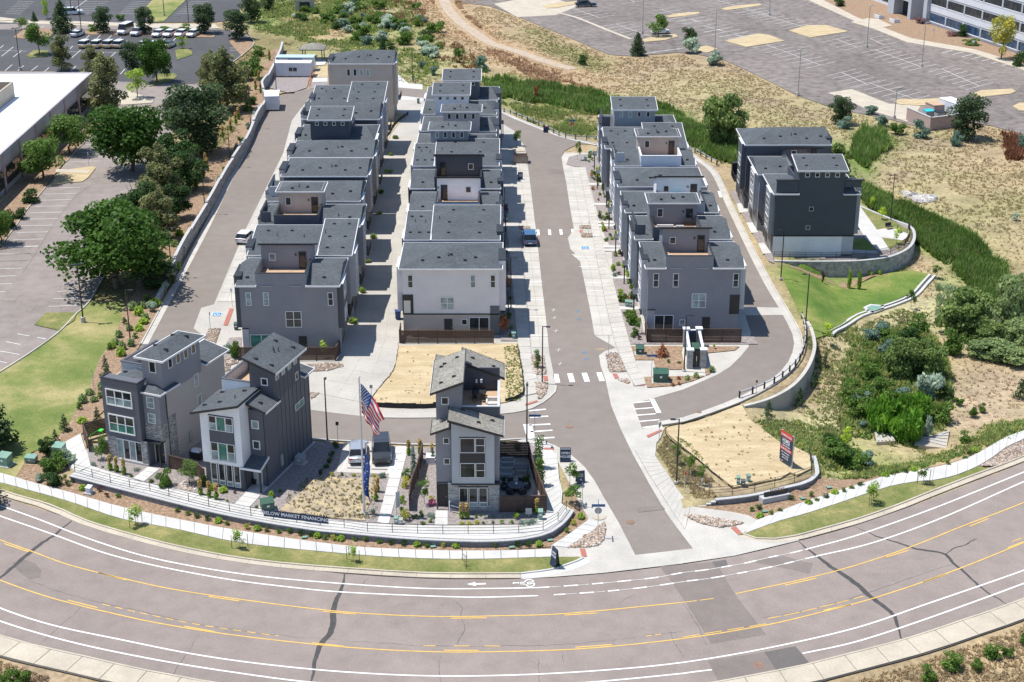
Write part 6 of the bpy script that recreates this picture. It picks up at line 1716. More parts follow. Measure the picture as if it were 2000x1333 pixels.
# --------------------------- white-roofed building
ZB_=6.4
e1=Vector(U(179,142,ZB_));e0=Vector(U(-60,355,ZB_));ex=(e0-e1).normalized()
ew=Vector(U(-140,142,ZB_));ev=(ew-e1).normalized();ev=(ev-ex*ev.dot(ex)).normalized()
Lb=(e0-e1).length+30;Wb=70
b=emp('office_block',(e1.x,e1.y,0),math.atan2(ex.y,ex.x),'long low building with a white roof and ribbed grey walls at the left edge','building')
sgn=1 if(ex.x*ev.y-ex.y*ev.x)>0 else-1
def yb(a,c):return(min(a*sgn,c*sgn),max(a*sgn,c*sgn))
ya,yc=yb(0.,Wb)
BX('wall','cladding',b,0,Lb,ya,yc,0,ZB_-.25)
mb=MB();mb.box(.3,Lb,min(ya,yc)+.3,max(ya,yc)-.3,ZB_-.3,ZB_-.15);mb.to('roof','roofwhite',b)
mb=MB();y0_,y1_=yb(-.1,.35);mb.box(-.1,Lb,y0_,y1_,ZB_-2.3,ZB_);y0_,y1_=yb(.35,Wb);mb.box(-.1,.35,y0_,y1_,ZB_-2.3,ZB_);mb.to('parapet','cladding',b)
y0_,y1_=yb(-.25,-.1)
for k in range(11):
 x=2+k*9.5
 BX('pier','pinkcon',b,x,x+.8,y0_,y1_,0,ZB_-.4)
 yy0,yy1=yb(-.14,-.1)
 f=wbox(b,'window',(x+1.2,x+8.8,yy0,yy1,1.,ZB_-2.5),'black')
 for j in range(5):
  q0,q1=yb(-.16,-.14);wbox(f,'pane',(x+1.3+j*1.5,x+2.72+j*1.5,q0,q1,1.1,ZB_-2.6),'glass')
y0_,y1_=yb(-.13,-.1);wbox(b,'band',(0,Lb,y0_,y1_,ZB_-3.1,ZB_-2.4),'pinkcon')
c0=Vector(U(26,161,ZB_+2.5));rel=c0-e1;sx=rel.dot(ex);sy=rel.dot(ev)*sgn
y0_,y1_=min(sy,sy+sgn*22),max(sy,sy+sgn*22)
BXS('roof_screen','oldcon',b,(sx,sx+28,y0_,y0_+.3,ZB_-.1,ZB_+2.6),(sx,sx+.3,y0_+.3,y1_,ZB_-.1,ZB_+2.6),(sx+.3,sx+28,y1_-.3,y1_,ZB_-.1,ZB_+2.6))
BX('roof_well','manhole',b,sx+.3,sx+28,y0_+.3,y1_-.3,ZB_-.15,ZB_+1.2)
# --------------------------- old car park, upper right
UPE=[(955,12),(1000,28),(1122,78),(1189,107),(1235,110),(1324,103),(1365,107),(1419,119),(1480,148),(1556,186),(1620,209),(1664,219),(1738,233),(1800,250),(1860,238),(1934,245),(2000,263),(2150,310)]
UPT=[(2150,190),(1996,137),(1900,105),(1772,84),(1664,40),(1580,2),(1500,-40),(900,-40),(900,5)]
old_o=drp('old_car_park',GG(UPE+UPT),'oldlot',0.)
drp('pale_drive',GG(ZT([(260,100),(470,65),(800,195),(1080,215),(1060,250),(1040,290),(960,355),(690,270),(580,235),(440,165)])),'oldcon',.02)
drp('pale_drive',GG([(965,8),(1060,-10),(1130,12),(1085,30),(1010,34)]),'oldcon',.015)
rib('pale_pan',smo(GG(ZN([(470,90),(620,130),(830,215),(1010,285)])),4),1.,'oldcon',.02,old_o)
drp('office_walk',GG([(1580,2),(1664,40),(1772,84),(1900,105),(1996,137),(2150,190),(2150,180),(2000,127),(1905,98),(1780,76),(1672,34),(1600,-3)]),'oldcon',.12,skirt=.12)
drp('office_walk',GG(ZO([(120,245),(300,205),(420,215),(570,285),(370,320)])),'oldcon',.13,skirt=.12)
drp('office_bed',GG([(1600,-3),(1672,34),(1780,76),(1905,98),(2000,127),(2150,180),(2150,60),(1900,20),(1700,-30)]),'mulch',.05)
for px in(ZTR([(245,240),(440,198),(500,205),(590,240),(370,275)]),ZTR([(615,180),(720,150),(830,148),(960,185),(740,220)]),ZT([(840,180),(900,155),(1060,160),(1240,150),(1300,165),(1310,185),(1200,210),(1080,215),(900,205)]),ZT([(1530,115),(1620,80),(1890,65),(1930,90),(1880,110),(1620,140),(1560,135)]),ZT([(1900,220),(1960,190),(2100,190),(2100,270),(1960,260)]),ZN([(370,45),(500,22),(640,10),(600,35),(470,60),(400,62)]),ZN([(1260,120),(1350,100),(1500,90),(1510,100),(1400,120),(1290,130)]),ZN([(1660,65),(1760,45),(1940,30),(1955,42),(1820,62),(1700,78)]),ZN([(1090,290),(1200,262),(1330,250),(1350,268),(1250,295),(1110,308)]),ZN([(1490,345),(1560,335),(1640,360),(1560,385),(1490,372)])):
 isl(px,'straw','dry_island',.12)
g0=Vector(G(*ZTR([(490,260)])[0])[:2]);g1=Vector(G(*ZTR([(800,378)])[0])[:2]);dv=(g1-g0).normalized()
s0=Vector(G(*ZTR([(510,283)])[0])[:2]);s1=Vector(G(*ZTR([(640,256)])[0])[:2]);sv=(s1-s0).normalized()
def srow(pa,pb,half=5.2,both=True,mid=True,mat='paintworn'):
 a=Vector(G(*pa)[:2]);b=Vector(G(*pb)[:2]);L=(b-a).length;d=(b-a).normalized();n=int(L/2.75)
 if mid:rib('divider_line',[tuple(a),tuple(b)],.2,mat,.02,old_o)
 for k in range(n+1):
  c=a+d*(k*L/max(1,n));q=c+sv*(-half if both else 0);r=c+sv*half
  rib('stall_line',[tuple(q),tuple(r)],.16,mat,.018,old_o)
rz=lambda f,p:f([p])[0]
for f,a,b,bo in((ZTR,(490,262),(800,378),True),(ZTR,(890,228),(1010,275),True),(ZTR,(1115,290),(1390,392),True),(ZTR,(1090,485),(1345,575),True),(ZTR,(120,150),(345,212),True),(ZTR,(350,52),(715,162),True),(ZTR,(-30,85),(80,125),True),(ZN,(1230,70),(1335,106),True),(ZN,(1395,125),(1500,160),True),(ZN,(1640,215),(1815,268),True),(ZN,(540,45),(780,130),True),(ZN,(900,175),(1170,272),True),(ZN,(1620,0),(1780,48),True),(ZN,(1840,62),(2000,105),True),(ZN,(950,-20),(1040,15),True),(ZO,(330,420),(480,490),False),(ZTR,(1500,400),(1720,500),True),(ZTR,(920,420),(1060,485),True)):
 srow(rz(f,a),rz(f,b),both=bo)
for f,a,b in((ZO,(470,335),(930,440)),(ZO,(1110,575),(1760,715)),(ZN,(1085,395),(1340,360)),(ZTR,(700,5),(980,100))):
 a_,b_=rz(f,a),rz(f,b)
 srow(a_,b_,half=5.,both=False,mid=False,mat='paint')
o0=Vector(G(*rz(ZO,(960,262)))[:2]);o1=Vector(G(*rz(ZO,(1500,445)))[:2]);od=(o1-o0).normalized();on=Vector((-od.y,od.x))
if on.y<0:on=-on
ang=math.atan2(od.y,od.x)
ob=emp('office_building',(o0.x,o0.y,0),ang,'white three storey office building with bands of blue windows, top right corner','building')
LO=75;HO=13.5
BX('wall','officewhite',ob,0,LO,.3,22,0,HO)
bw=(o1-o0).length/2.93
for f_ in range(3):
 z0=.9+f_*4.1
 BX('spandrel_band','officewhite',ob,0,LO,.08,.3,z0+2.1+.25,z0+3.9)
 BX('grey_band','officegrey',ob,0,LO,.16,.298,z0+1.75+.15,z0+2.34)
 BX('sill_ledge','officewhite',ob,0,LO,.02,.299,z0-.22,z0-.05)
 for k in range(int(LO/bw)):
  x=k*bw
  BX('pier','officegrey',ob,x-.25,x+.25,0.,.31,z0-.04,z0+1.9)
  w_=link('window',None,ob)
  for j in range(4):
   q=(bw-.5)/4
   wbox(w_,'pane',(x+.25+j*q+.04,x+.25+(j+1)*q-.04,.22,.26,z0,z0+1.9),'blue_glass' if f_==0 else 'glass')
  wbox(w_,'window_frame',(x+.25,x+bw-.25,.26,.32,z0,z0+1.9),'black')
BX('stair_wing','officewhite',ob,-7.5,0,3.5,22,0,HO)
for k in range(3):wbox(ob,'pane',(-6.8,-.6,3.44,3.5,.6+k*4.1,2.7+k*4.1),'glass')
BX('entry_pier','officegrey',ob,-1.6,0.,-.8,3.5,0,HO)
BXS('entry_portal','officegrey',ob,(-17.5,-14.5,-1.5,3.5,0,HO),(-7.6,-6.2,-1.5,3.5,0,HO),(-14.5,-7.6,-1.5,3.5,4.2,HO))
for k in range(3):wbox(ob,'glass_door',(-14.3+k*2.2,-12.3+k*2.2,1.,1.1,0,3.9),'glass')
BX('left_wing','officewhite',ob,-34,-17.5,3.5,22,0,HO)
for k in range(3):
 for j in range(4):wbox(ob,'pane',(-33.4+j*4,-30.2+j*4,3.42,3.5,.9+k*4.1,2.9+k*4.1),'glass')
for k,(x,y) in enumerate(((rz(ZO,(430,200))),(rz(ZO,(595,245))))):
 g_=G(x,y);p=emp('concrete_planter',(g_[0],g_[1],0),ang,('left concrete planter at the office entrance','right concrete planter at the office entrance')[k],'planter')
 BX('body','officewhite',p,-1.2,1.2,-.8,.8,0,.9);BX('soil','mulch',p,-1,1,-.6,.6,.9,.95)
e=GG(ZT([(960,340),(1165,430),(1400,400),(1395,300)]))
root=emp('bin_enclosure',(e[0][0],e[0][1],0),0,'mauve block bin enclosure with a blue lid inside beside the old car park','enclosure')
for i in range(3):
 a,c=Vector(e[i]),Vector(e[i+1]);u=(c-a).normalized();w=Vector((-u.y,u.x));m=(a+c)/2-Vector(e[0])
 mb=MB();mb.obox((m.x,m.y),u,w,(c-a).length/2+.1,.15,0,2.3);mb.to('wall','pinkcon',root)
 mb=MB();mb.obox((m.x,m.y),u,w,(c-a).length/2+.12,.19,2.3,2.4);mb.to('wall_cap','cap',root)
for k,p in enumerate((ZT([(1150,320)])[0],ZT([(1250,330)])[0])):
 g_=G(*p);c=emp('large_bin',(g_[0],g_[1],0),.3,('bin with a blue lid inside the mauve enclosure','second bin with dark lid inside the mauve enclosure')[k],'bin')
 BX('body','greybox',c,-.9,.9,-.6,.6,0,1.3);mb=MB();mb.hx([(-.92,-.62,1.3),(.92,-.62,1.3),(.92,.62,1.3),(-.92,.62,1.3),(-.92,-.62,1.38),(.92,-.62,1.38),(.92,.62,1.6),(-.92,.62,1.6)]);mb.to('lid','tealfab' if k==0 else 'black',c)
g_=G(*ZT([(1370,290)])[0]);c=emp('storage_box',(g_[0],g_[1],0),.35,'white steel storage box behind the mauve bin enclosure','container')
BX('body','officewhite',c,-1.3,1.3,-3,3,.1,2.6);BX('door','officegrey',c,-1.32,1.32,-3.05,-3.,.1,2.6)
BX('roof','roofwhite',c,-1.35,1.35,-3.05,3.05,2.6,2.66)
g_=G(*ZT([(1240,265)])[0]);c=emp('wooden_crate',(g_[0],g_[1],0),.3,'wide brown wooden crate top between enclosure and white storage box','crate')
BX('body','pinkcon',c,-2,2,-1.6,1.6,0,1.6);BX('lid','deck',c,-2.1,2.1,-1.7,1.7,1.6,1.7)
# --------------------------- vehicles
def car(loc,rot,kind='sedan',paint='carwhite',label='',group=None,stripe=None,cat='car',extra=None):
 L,Wd,Ht=dict(sedan=(4.7,1.82,1.42),suv=(4.95,1.98,1.78),van=(5.9,2.05,2.5),hatch=(4.5,1.82,1.55),pickup=(5.6,1.98,1.85))[kind]
 root=emp('parked_car' if kind!='van' else 'parked_van',loc,rot,label,cat,group)
 hw=Wd/2
 if kind=='van':
  st=[(-.5,.45,1.25,.96),(-.46,.35,1.3,1.),(0,.3,1.3,1.),(.3,.3,1.25,1.),(.42,.32,1.12,.97),(.49,.4,.95,.86),(.5,.5,.8,.8)]
  cab=[(-.49,1.3,.93),(-.46,Ht,.84),(.18,Ht,.84),(.24,Ht-.08,.83),(.36,1.3,.93)]
 elif kind=='pickup':
  st=[(-.5,.5,.95,.95),(-.45,.4,1.,1.),(0,.35,1.,1.),(.28,.35,1.05,1.),(.42,.38,1.02,.97),(.49,.45,.9,.88),(.5,.5,.8,.8)]
  cab=[(-.4,1.,.92),(-.36,Ht,.8),(.08,Ht,.8),(.24,1.05,.9)]
 elif kind=='suv':
  st=[(-.5,.45,.95,.92),(-.46,.33,1.05,.99),(0,.28,1.05,1.),(.28,.28,1.06,1.),(.42,.32,1.,.97),(.485,.38,.88,.9),(.5,.45,.7,.84)]
  cab=[(-.485,1.03,.92),(-.42,Ht-.04,.78),(-.05,Ht,.8),(.08,Ht-.04,.79),(.25,1.06,.9)]
 else:
  up=.08 if kind=='hatch' else 0
  st=[(-.5,.42,.85+up,.9),(-.46,.3,.95+up,.98),(0,.25,.92+up,1.),(.25,.25,.93+up,1.),(.42,.28,.82+up,.96),(.485,.34,.7,.88),(.5,.4,.6,.82)]
  cab=[(-.42 if kind=='sedan' else-.48,.93+up,.9),(-.26 if kind=='sedan' else-.36,Ht-.05,.76),(-.08,Ht,.78),(.06,Ht-.05,.77),(.25,.93+up,.9)]
 mb=MB();rings=[]
 for x,zl,zh,wf in st:
  w=hw*wf;X=x*L
  rings.append([(X,-w*.94,zl),(X,-w,(zl+zh)/2),(X,-w*.93,zh),(X,0,zh+.045),(X,w*.93,zh),(X,w,(zl+zh)/2),(X,w*.94,zl)])
 k=len(rings[0])
 for r_ in rings:mb.v+=r_
 for i in range(len(rings)-1):
  for j in range(k-1):mb.f.append((i*k+j,(i+1)*k+j,(i+1)*k+j+1,i*k+j+1));mb.m.append(0)
  mb.f.append((i*k+k-1,(i+1)*k+k-1,(i+1)*k,i*k));mb.m.append(0)
 mb.f.append(tuple(range(k)));mb.m.append(0);n=(len(rings)-1)*k;mb.f.append(tuple(reversed(range(n,n+k))));mb.m.append(0)
 body=mb.to('body',paint,root,smo=False)
 cm=MB();rf=MB()
 for i in range(len(cab)-1):
  (x0,z0,w0),(x1,z1,w1)=cab[i],cab[i+1]
  a=(x0*L,-hw*w0,z0);b_=(x1*L,-hw*w1,z1);c=(x1*L,hw*w1,z1);d=(x0*L,hw*w0,z0)
  roof=min(z0,z1)>Ht-.12
  if roof:rf.quad(a,b_,c,d)
  else:cm.quad(a,b_,c,d)
 zb=cab[0][1]-.02
 for s in(-1,1):
  pts=[(x*L,s*hw*w,z) for x,z,w in cab]
  pts2=pts if s<0 else pts[::-1]
  cm.poly(pts2)
 cb=cm.to('windows','carglass',root)
 pl=MB()
 for s in(-1,1):
  for q in range(1,len(cab)-1):
   x,z,w=cab[q];X=x*L
   pl.box(X-.05,X+.05,s*hw*.9-.03 if s>0 else-hw*.9-0.,s*hw*.9 if s>0 else-hw*.9+.03,zb,zb+.02)
 x_,z_,w_=cab[1];x2,z2,w2=cab[-2]
 rf.box(x_*L-.03,x2*L+.03,-hw*.8,hw*.8,Ht-.075,Ht-.015)
 rf.to('roof','carglass' if extra=='glassroof' else paint,root)
 if kind=='pickup':
  BX('bed_cover','black',root,-.485*L,-.4*L,-hw*.8,hw*.8,1.,1.04)
 for s in(-1,1):
  for xx in(-.16,.03) if kind!='van' else(.12,):
   X=xx*L;pm=MB()
   p=[(X-.04,s*hw*.915,zb),(X+.04,s*hw*.915,zb),(X+.04,s*hw*.8,Ht-.06),(X-.04,s*hw*.8,Ht-.06)]
   pm.poly(p if s<0 else p[::-1]);pm.to('door_pillar',paint,root)
 for s in(-1,1):
  for fx in(-.31,.31):
   m=MB();X=fx*L;m.tube((X,s*(hw-.22),.34),(X,s*(hw+.01),.34),.34,n=14);wl=m.to('wheel','tyre',root)
   m=MB();m.tube((X,s*(hw-0.),.34),(X,s*(hw+.02),.34),.21,n=10);m.to('rim','rim',wl)
  BX('headlight','blind',root,.47*L,.497*L,s*hw*.62-.2,s*hw*.62+.2,.62,.76)
  BX('tail_light','red',root,-.502*L,-.49*L,s*hw*.7-.16,s*hw*.7+.16,.74,.9)
  m=MB();m.box(.18*L,.215*L,s*(hw+.1)-.08,s*(hw+.1)+.08,1.,1.14);m.to('mirror',paint,root)
 BX('grille','black',root,.495*L,.506*L,-.5,.5,.42,.6)
 BX('number_plate','signwhite',root,-.508*L,-.495*L,-.26,.26,.52,.66)
 if stripe:
  m=MB();m.poly([(.26*L,-.55,.99+.015),(.44*L,-.35,.86+.03),(.44*L,.5,.86+.03),(.26*L,.62,.99+.015)]);m.box(-.47*L,-.12*L,-hw-.012,-hw+.03,.45,.8);m.box(-.3*L,.1*L,hw-.03,hw+.012,.4,.72);m.box(-.508*L,-.494*L,-hw*.8,hw*.8,.52,.8)
  m.to('livery_patch',stripe,root)
 return root
def MC(n,c,rough=.25,metal=0.):
 m,nt,b=new_mat(n);b.inputs['Base Color'].default_value=(*c,1);b.inputs['Roughness'].default_value=rough;b.inputs['Metallic'].default_value=metal
 b.inputs['Coat Weight'].default_value=.6;MAT[n]=m
MC('carwhite',(.72,.73,.75));MC('carsilver',(.42,.45,.5),.3,.4);MC('carblack',(.035,.036,.038),.2);MC('carblue',(.02,.09,.2),.25);MC('liveryorange',(.78,.22,.03));MC('liveryyellow',(.8,.5,.04));MC('cardark',(.02,.028,.045),.25)
def cz(f,p):g=G(*rz(f,p));return(g[0],g[1],g[2]+.03)
S6=fr(650,720,6.057)
g=cz(S6,(300,1040));car(g,rd(94),'sedan','carsilver','silver sedan parked nose away beside the flagpole')
g=cz(S6,(580,1040));car(g,rd(-84),'suv','carblack','black three row suv facing the camera right of the silver sedan')
g=cz(ZMM,(1088,98));car(g,rd(92),'suv','carblue','dark blue suv parked on the concrete bay of the main street',extra=None)
g=cz(fr(440,340,6.667),(275,870));car(g,rd(78),'hatch','carwhite','white car half hidden by the second house of the left row')
g=cz(ZC,(760,355));car(g,rd(76),'sedan','carwhite','plain white sedan alone in the upper parking row at the left')
g=cz(ZC,(1228,330));car(g,rd(-102),'van','carwhite','tall plain white van in the upper parking row',cat='van')
GL='white fleet cars with orange and yellow patches'
g=cz(ZC,(1345,345));car(g,rd(-102),'suv','carwhite','white people carrier with orange bonnet right of the white van',GL,'liveryorange')
for k,(x,w_) in enumerate(((1548,'leftmost of the four'),(1653,'second of the four'),(1768,'third of the four'),(1882,'rightmost of the four'))):
 g=cz(ZC,(x,358));car(g,rd(-102),'hatch','carwhite','white hatchback with orange bonnet, %s by the hedge'%w_,GL,'liveryorange')
for k,(x,w_) in enumerate(((845,'leftmost in the lower parking row'),(965,'second in the lower parking row behind thin tree'),(1080,'third in the lower parking row'),(1180,'fourth in the lower row beside the dark tree'),(1425,'between the two large trees'),(1525,'behind the crown of the green tree'),(1655,'rightmost in the lower row, with dark roof'))):
 g=cz(ZC,(x,462));car(g,rd(77),'suv' if k<4 else 'hatch','carwhite','white car with yellow tail, %s'%w_,GL,'liveryyellow',extra='glassroof' if k==6 else None)
g=cz(ZC,(705,145));car(g,rd(20),'pickup','carwhite','white pickup partly hidden behind the tall conifer',cat='pickup')
g=cz(ZN,(680,50));car(g,rd(10),'pickup','cardark','dark blue pickup alone in the old car park',cat='pickup')
g=cz(ZN,(1222,245));car(g,rd(18),'sedan','carwhite','white sedan under the small tree in the old car park')
# --------------------------- street lamps
def lamp_proto():
 r=emp('street_lamp',(0,0,0),0)
 mb=MB();mb.tube((0,0,0),(0,0,.22),.24,.24,10);mb.to('base','concrete',r)
 mb=MB();mb.tube((0,0,.2),(0,0,7.),.085,.06,8);mb.to('pole','blackmetal',r)
 BX('arm','blackmetal',r,0,.42,-.03,.03,6.93,6.99)
 BX('lamp_head','blackmetal',r,.35,.85,-.13,.13,6.9,7.)
 return r
LP=lamp_proto()
LAMPS=[((255.5,673),0,'black street lamp on the slope bed left of the leftmost model home'),((336,541),0,'black street lamp at the lower end of the block wall, under the big ash'),((401,418),0,'black street lamp by the block wall beside the pale pines'),((450,326),0,'black street lamp by the middle of the block wall'),((490,250),0,'black street lamp at the bend of the block wall below the white container'),((540,182),0,'black street lamp in the gravel yard before the site cabins'),((639.6,863.7),1.57,'black street lamp behind the middle model home at the lane edge'),((1059,750),0,'black street lamp in the cobble island by the main street crossing'),((1029,867),-1.57,'black street lamp at the corner of the fenced patio'),((1573,639),3.14,'black street lamp behind the guardrail at the ring lane bend'),((1525,546),3.14,'black street lamp at the lawn edge below the navy house'),((1321,944),3.14,'black street lamp in the grass left of the straw corner lot'),((806,159),3.14,'black street lamp with a white box at the far end behind the taupe house'),((998,604),0,'black street lamp beside the lilac house on the main street'),((979,276),0,'black street lamp at the top of the middle row by the bend'),((1739,430),3.14,'black street lamp on the patio lawn right of the navy house'),((1336,726),0,'black street lamp beside the stone bin enclosure'),((669,222),0,'thin black lamp on the straw patch behind the left row'),((747,170),0,'small lamp by the top road behind the left row')]
for k,(px,a,lab) in enumerate(LAMPS[:-1]):
 g=G(*px);o=LP if k==0 else cpt(LP)
 o.location=(g[0],g[1],g[2]);o.rotation_euler=(0,0,a);o['label']=lab;o['category']='street lamp';o['group']='black street lamps of the development'
def tall_lamp(px,hgt,label,twin=False,col='blackmetal'):
 g=G(*px);r=emp('car_park_lamp',g,.3,label,'lamp post','car park lamp posts')
 mb=MB();mb.tube((0,0,0),(0,0,.7),.3,.3,10);mb.to('base','concrete',r)
 mb=MB();mb.tube((0,0,.6),(0,0,hgt),.1,.07,8);mb.to('pole',col,r)
 for s in((-1,1) if twin else(1,)):
  mb=MB();mb.box(s*.1 if s>0 else-.85,.85 if s>0 else-.1,-.17,.17,hgt-.06,hgt+.1);mb.to('lamp_head',col,r)
tall_lamp((163,630),7.6,'twin headed black lamp at the edge of the left lawn',True)
for px,hh,lb,tw in(((40,138),9.,'twin headed lamp behind the white roofed building',True),((159,61),9.5,'twin headed lamp beside the plain white sedan',True),((369,52),9,'twin headed lamp by the hedge of the fleet cars',True),((321,32),9,'lamp on the grass island at the top left',False),((140,30),11,'tall lamp behind the conifer at the top left',False)):
 tall_lamp(px,hh,lb,tw)
for px,hh,lb in((rz(ZN,(1092,245)),9.5,'grey lamp beside the white sedan in the old car park'),(rz(ZN,(1614,380)),9.5,'grey lamp by the silver shrub at the edge of the old car park'),(rz(ZTR,(502,90)),9.5,'grey lamp at the top of the old car park'),(rz(ZTR,(1066,278)),9.5,'grey lamp in the middle of the old car park'),(rz(ZTR,(1383,390)),9.5,'grey lamp in the old car park nearest the office trees'),(rz(ZTR,(667,555)),9.5,'grey lamp at the lower kerb of the old car park'),(rz(ZTR,(1225,690)),5.8,'short grey lamp by the mauve bin enclosure')):
 tall_lamp(px,hh,lb,False,'greybox')
mb=MB()
# --------------------------- posts with signs
def txm(parent,txt,size,loc,rot,mat='signwhite',align='CENTER',sx=1.):
 cu=bpy.data.curves.new('lettering','FONT');cu.body=txt;cu.size=size;cu.align_x=align;cu.align_y='CENTER';cu.extrude=.004;cu.resolution_u=2;cu.offset=.012*size
 o=bpy.data.objects.new('t',cu);COL.objects.link(o)
 me=bpy.data.meshes.new_from_object(o.evaluated_get(bpy.context.evaluated_depsgraph_get()))
 bpy.data.objects.remove(o);me.materials.clear();me.materials.append(MAT[mat]);me.name='lettering'
 l=link('lettering',me,parent,loc=loc,rot=rot);l.scale=(sx,1,1)
 return l
def spost(px,label,hgt=2.1,sgn=(.3,.45),mat='galv',ang=0,name='traffic_sign',face='signwhite',cat='sign',ring=False):
 g=G(*px);r=emp(name,g,ang,label,cat)
 mb=MB();mb.tube((0,0,0),(0,0,hgt+sgn[1]/2),.035,n=6);mb.to('post',mat,r)
 mb=MB()
 if ring:mb.tube((0,-.045,hgt),(0,-.03,hgt),sgn[0],n=8)
 else:mb.box(-sgn[0]/2,sgn[0]/2,-.06,-.04,hgt-sgn[1]/2,hgt+sgn[1]/2)
 mb.to('sign_plate',face,r)
 return r
def stn(px,label,hgt=2.7,ang=0,extra=None):
 g=G(*px);r=emp('street_name_sign',g,ang,label,'street sign')
 mb=MB();mb.tube((0,0,0),(0,0,hgt+.1),.035,n=6);mb.to('post','galv',r)
 b=MB();b.box(-.62,.62,-.02,.02,hgt-.02,hgt+.24);b.to('name_plate','signblue',r)
 b=MB();b.box(-.02,.02,-.55,.55,hgt+.27,hgt+.5);b.to('name_plate','signblue',r)
 if extra:b=MB();b.tube((0,.06,hgt-.45),(0,.05,hgt-.45),.36,n=8);b.to('stop_plate',extra,r)
stn(rz(ZK,(530,945)),'blue street name sign on a pole in the cobble triangle by the main road',3.3,0,'greybox')
stn(rz(ZMM,(1118,1255)),'blue street name sign beside the crossing at the patio corner',2.9)
stn(rz(ZJ,(615,1185)),'blue street name sign beside the large green transformer',2.6)
stn(rz(ZTM,(1335,785)),'blue and red street sign at the top bend of the main street',2.6,.3,'red')
spost(rz(ZML,(1345,473)),'small sign on a tall post beside the accessible bay at left',2.3);spost(rz(ZML,(1217,600)),'small sign at the tip of the cobble strip at left',2.,ang=1.2)
spost(rz(ZMM,(1430,68)),'thin sign between the small cobble patches right of the street',2.2,ang=1.4);spost(rz(ZMM,(1545,745)),'thin sign at the back of the right cobble island',2.2,ang=1.5)
spost(rz(ZMM,(175,1040)),'small pale sign at the lower left corner of the straw lot',2.2,(.32,.4),face='greybox');spost(rz(ZML,(1956,1258)),'small black sign beside the lamp behind the middle model home',2.2,(.32,.4),face='black')
spost(rz(ZMR,(425,985)),'dark sign post inside the guardrail of the ring lane',1.7,(.2,.3),face='black');spost(rz(ZMM,(1837,1260)),'grey stop sign seen from behind at the ring lane mouth',2.1,(.33,.33),face='greybox',ring=True,ang=1.)
spost(rz(ZK,(380,640)),'dark sign post on the mulch by the corner trees',2.4,(.2,.3),face='black',ang=1.2);spost(rz(ZX,(290,950)),'red and white sign in the grass below the corner lot trees',2.3,(.25,.4),face='red',ang=.8)
spost(rz(ZL3,(800,445)),'thin sign on the straw island of the left lot',2.3,ang=1.3);spost((543,925+10) if False else rz(ZML,(543,950)),'thin marker pole at the lower edge of the left lawn',2.3,(.1,.3),face='greybox')
spost(rz(ZO,(1015,400)),'white sign on the office bed left of the green shrub',1.6,(.6,.5));spost(rz(ZO,(1443,530)),'white sign on the office bed near the yellow tree',1.6,(.6,.5))
spost((1398,955) if False else rz(ZX,(463,915)),'short white marker by the mulch bank of the corner lot',1.2,(.12,.3))
def afr(px,label,w=.85,hh=1.25,ang=0.,lines=(),mat='navy',band=None):
 g=G(*px);r=emp('a_frame_sign',(g[0],g[1],g[2]+.04),ang,label,'sign')
 for s in(-1,1):
  mb=MB();d=.28
  mb.hx([(-w/2,s*d-.015,0),(w/2,s*d-.015,0),(w/2,s*d+.015,0),(-w/2,s*d+.015,0),(-w/2,s*.03-.015,hh),(w/2,s*.03-.015,hh),(w/2,s*.03+.015,hh),(-w/2,s*.03+.015,hh)])
  p=mb.to('sign_board',mat,r)
  if s<0:
   tilt=math.atan2(.25,hh)
   for t,size,zz in lines:
    txm(p,t,size,(0,-.28+.25*zz/hh-.02,zz),(rd(90)-tilt,0,0))
   if band:m=MB();m.box(-w/2+.05,w/2-.05,-.08,-.06,hh-.16,hh-.08);m.to('band',band,p)
 return r
afr(rz(ZK,(218,205)),'navy OPEN HOUSE board standing on the corner pavement',1.1,1.5,0.,(('OPEN',.34,.95),('HOUSE',.34,.58)),band='signwhite')
afr(rz(ZK,(362,410)),'navy board with a white arrow between corner trees and street',.85,1.25,.25,(('MODEL',.16,.92),('HOMES',.16,.72),('<',.45,.38)))
afr(rz(ZK,(118,1222)),'tall navy board at the tip of the grass by the main road',.9,1.9,-1.1,(('OPEN',.26,1.4),('HOUSE',.26,1.1)))
afr(rz(ZTM,(1035,1040)),'blue board on the concrete bay right of the middle row',.8,1.2,0,(('OPEN',.2,.85),('HOUSE',.2,.6)))
afr(rz(ZTL,(1555,1145)),'blue and white board on the parking strip of the left row',.9,1.2,0,(),'signblue','signwhite')
afr(rz(ZTM,(1182,768)),'small dark and red board on the kerb at the top bend',.8,1.1,.3,(),'navy','red')
g=G(*rz(ZQ,(648,712)));r=emp('garden_sign',(g[0],g[1],.05),-.5,'small navy slatted sign by the front door of the rightmost model home','sign')
for x in(-.6,.6):BX('post','signwhite',r,x-.04,x+.04,-.04,.04,0,1.15)
BX('sign_board','navy',r,-.56,.56,-.02,.02,.45,1.);txm(r,'WELCOME HOME' if False else 'MODEL HOME',.13,(0,-.03,.72),(rd(90),0,0))
g=G(*rz(ZQ,(1272,745)));r=emp('yard_sign',(g[0],g[1],.05),0,'small pale square sign before the patio fence','sign')
BX('sign_board','cap',r,-.3,.3,-.02,.02,.3,.95);mb=MB();mb.tube((0,.03,0),(0,.03,.9),.03);mb.to('post','galv',r)
g=G(*rz(ZQ,(150,740)));r=emp('feather_banner',(g[0],g[1],.05),.9,'narrow pale blue banner sign at the foot of the side walk','banner')
mb=MB();mb.tube((0,0,0),(0,0,2.6),.03);mb.to('post','galv',r);BX('banner_cloth','officegrey',r,.03,.5,-.012,.012,.9,2.55)
bp=[rz(ZBL,(1490,388)),rz(ZBL,(1888,440))]
a=Vector(G(*rz(ZBL,(1491,396)))[:2]);b_=Vector(G(*rz(ZBL,(1888,446)))[:2])
a=Vector(G(514.5,1016.5)[:2]);b_=Vector(G(640.5,1034)[:2])
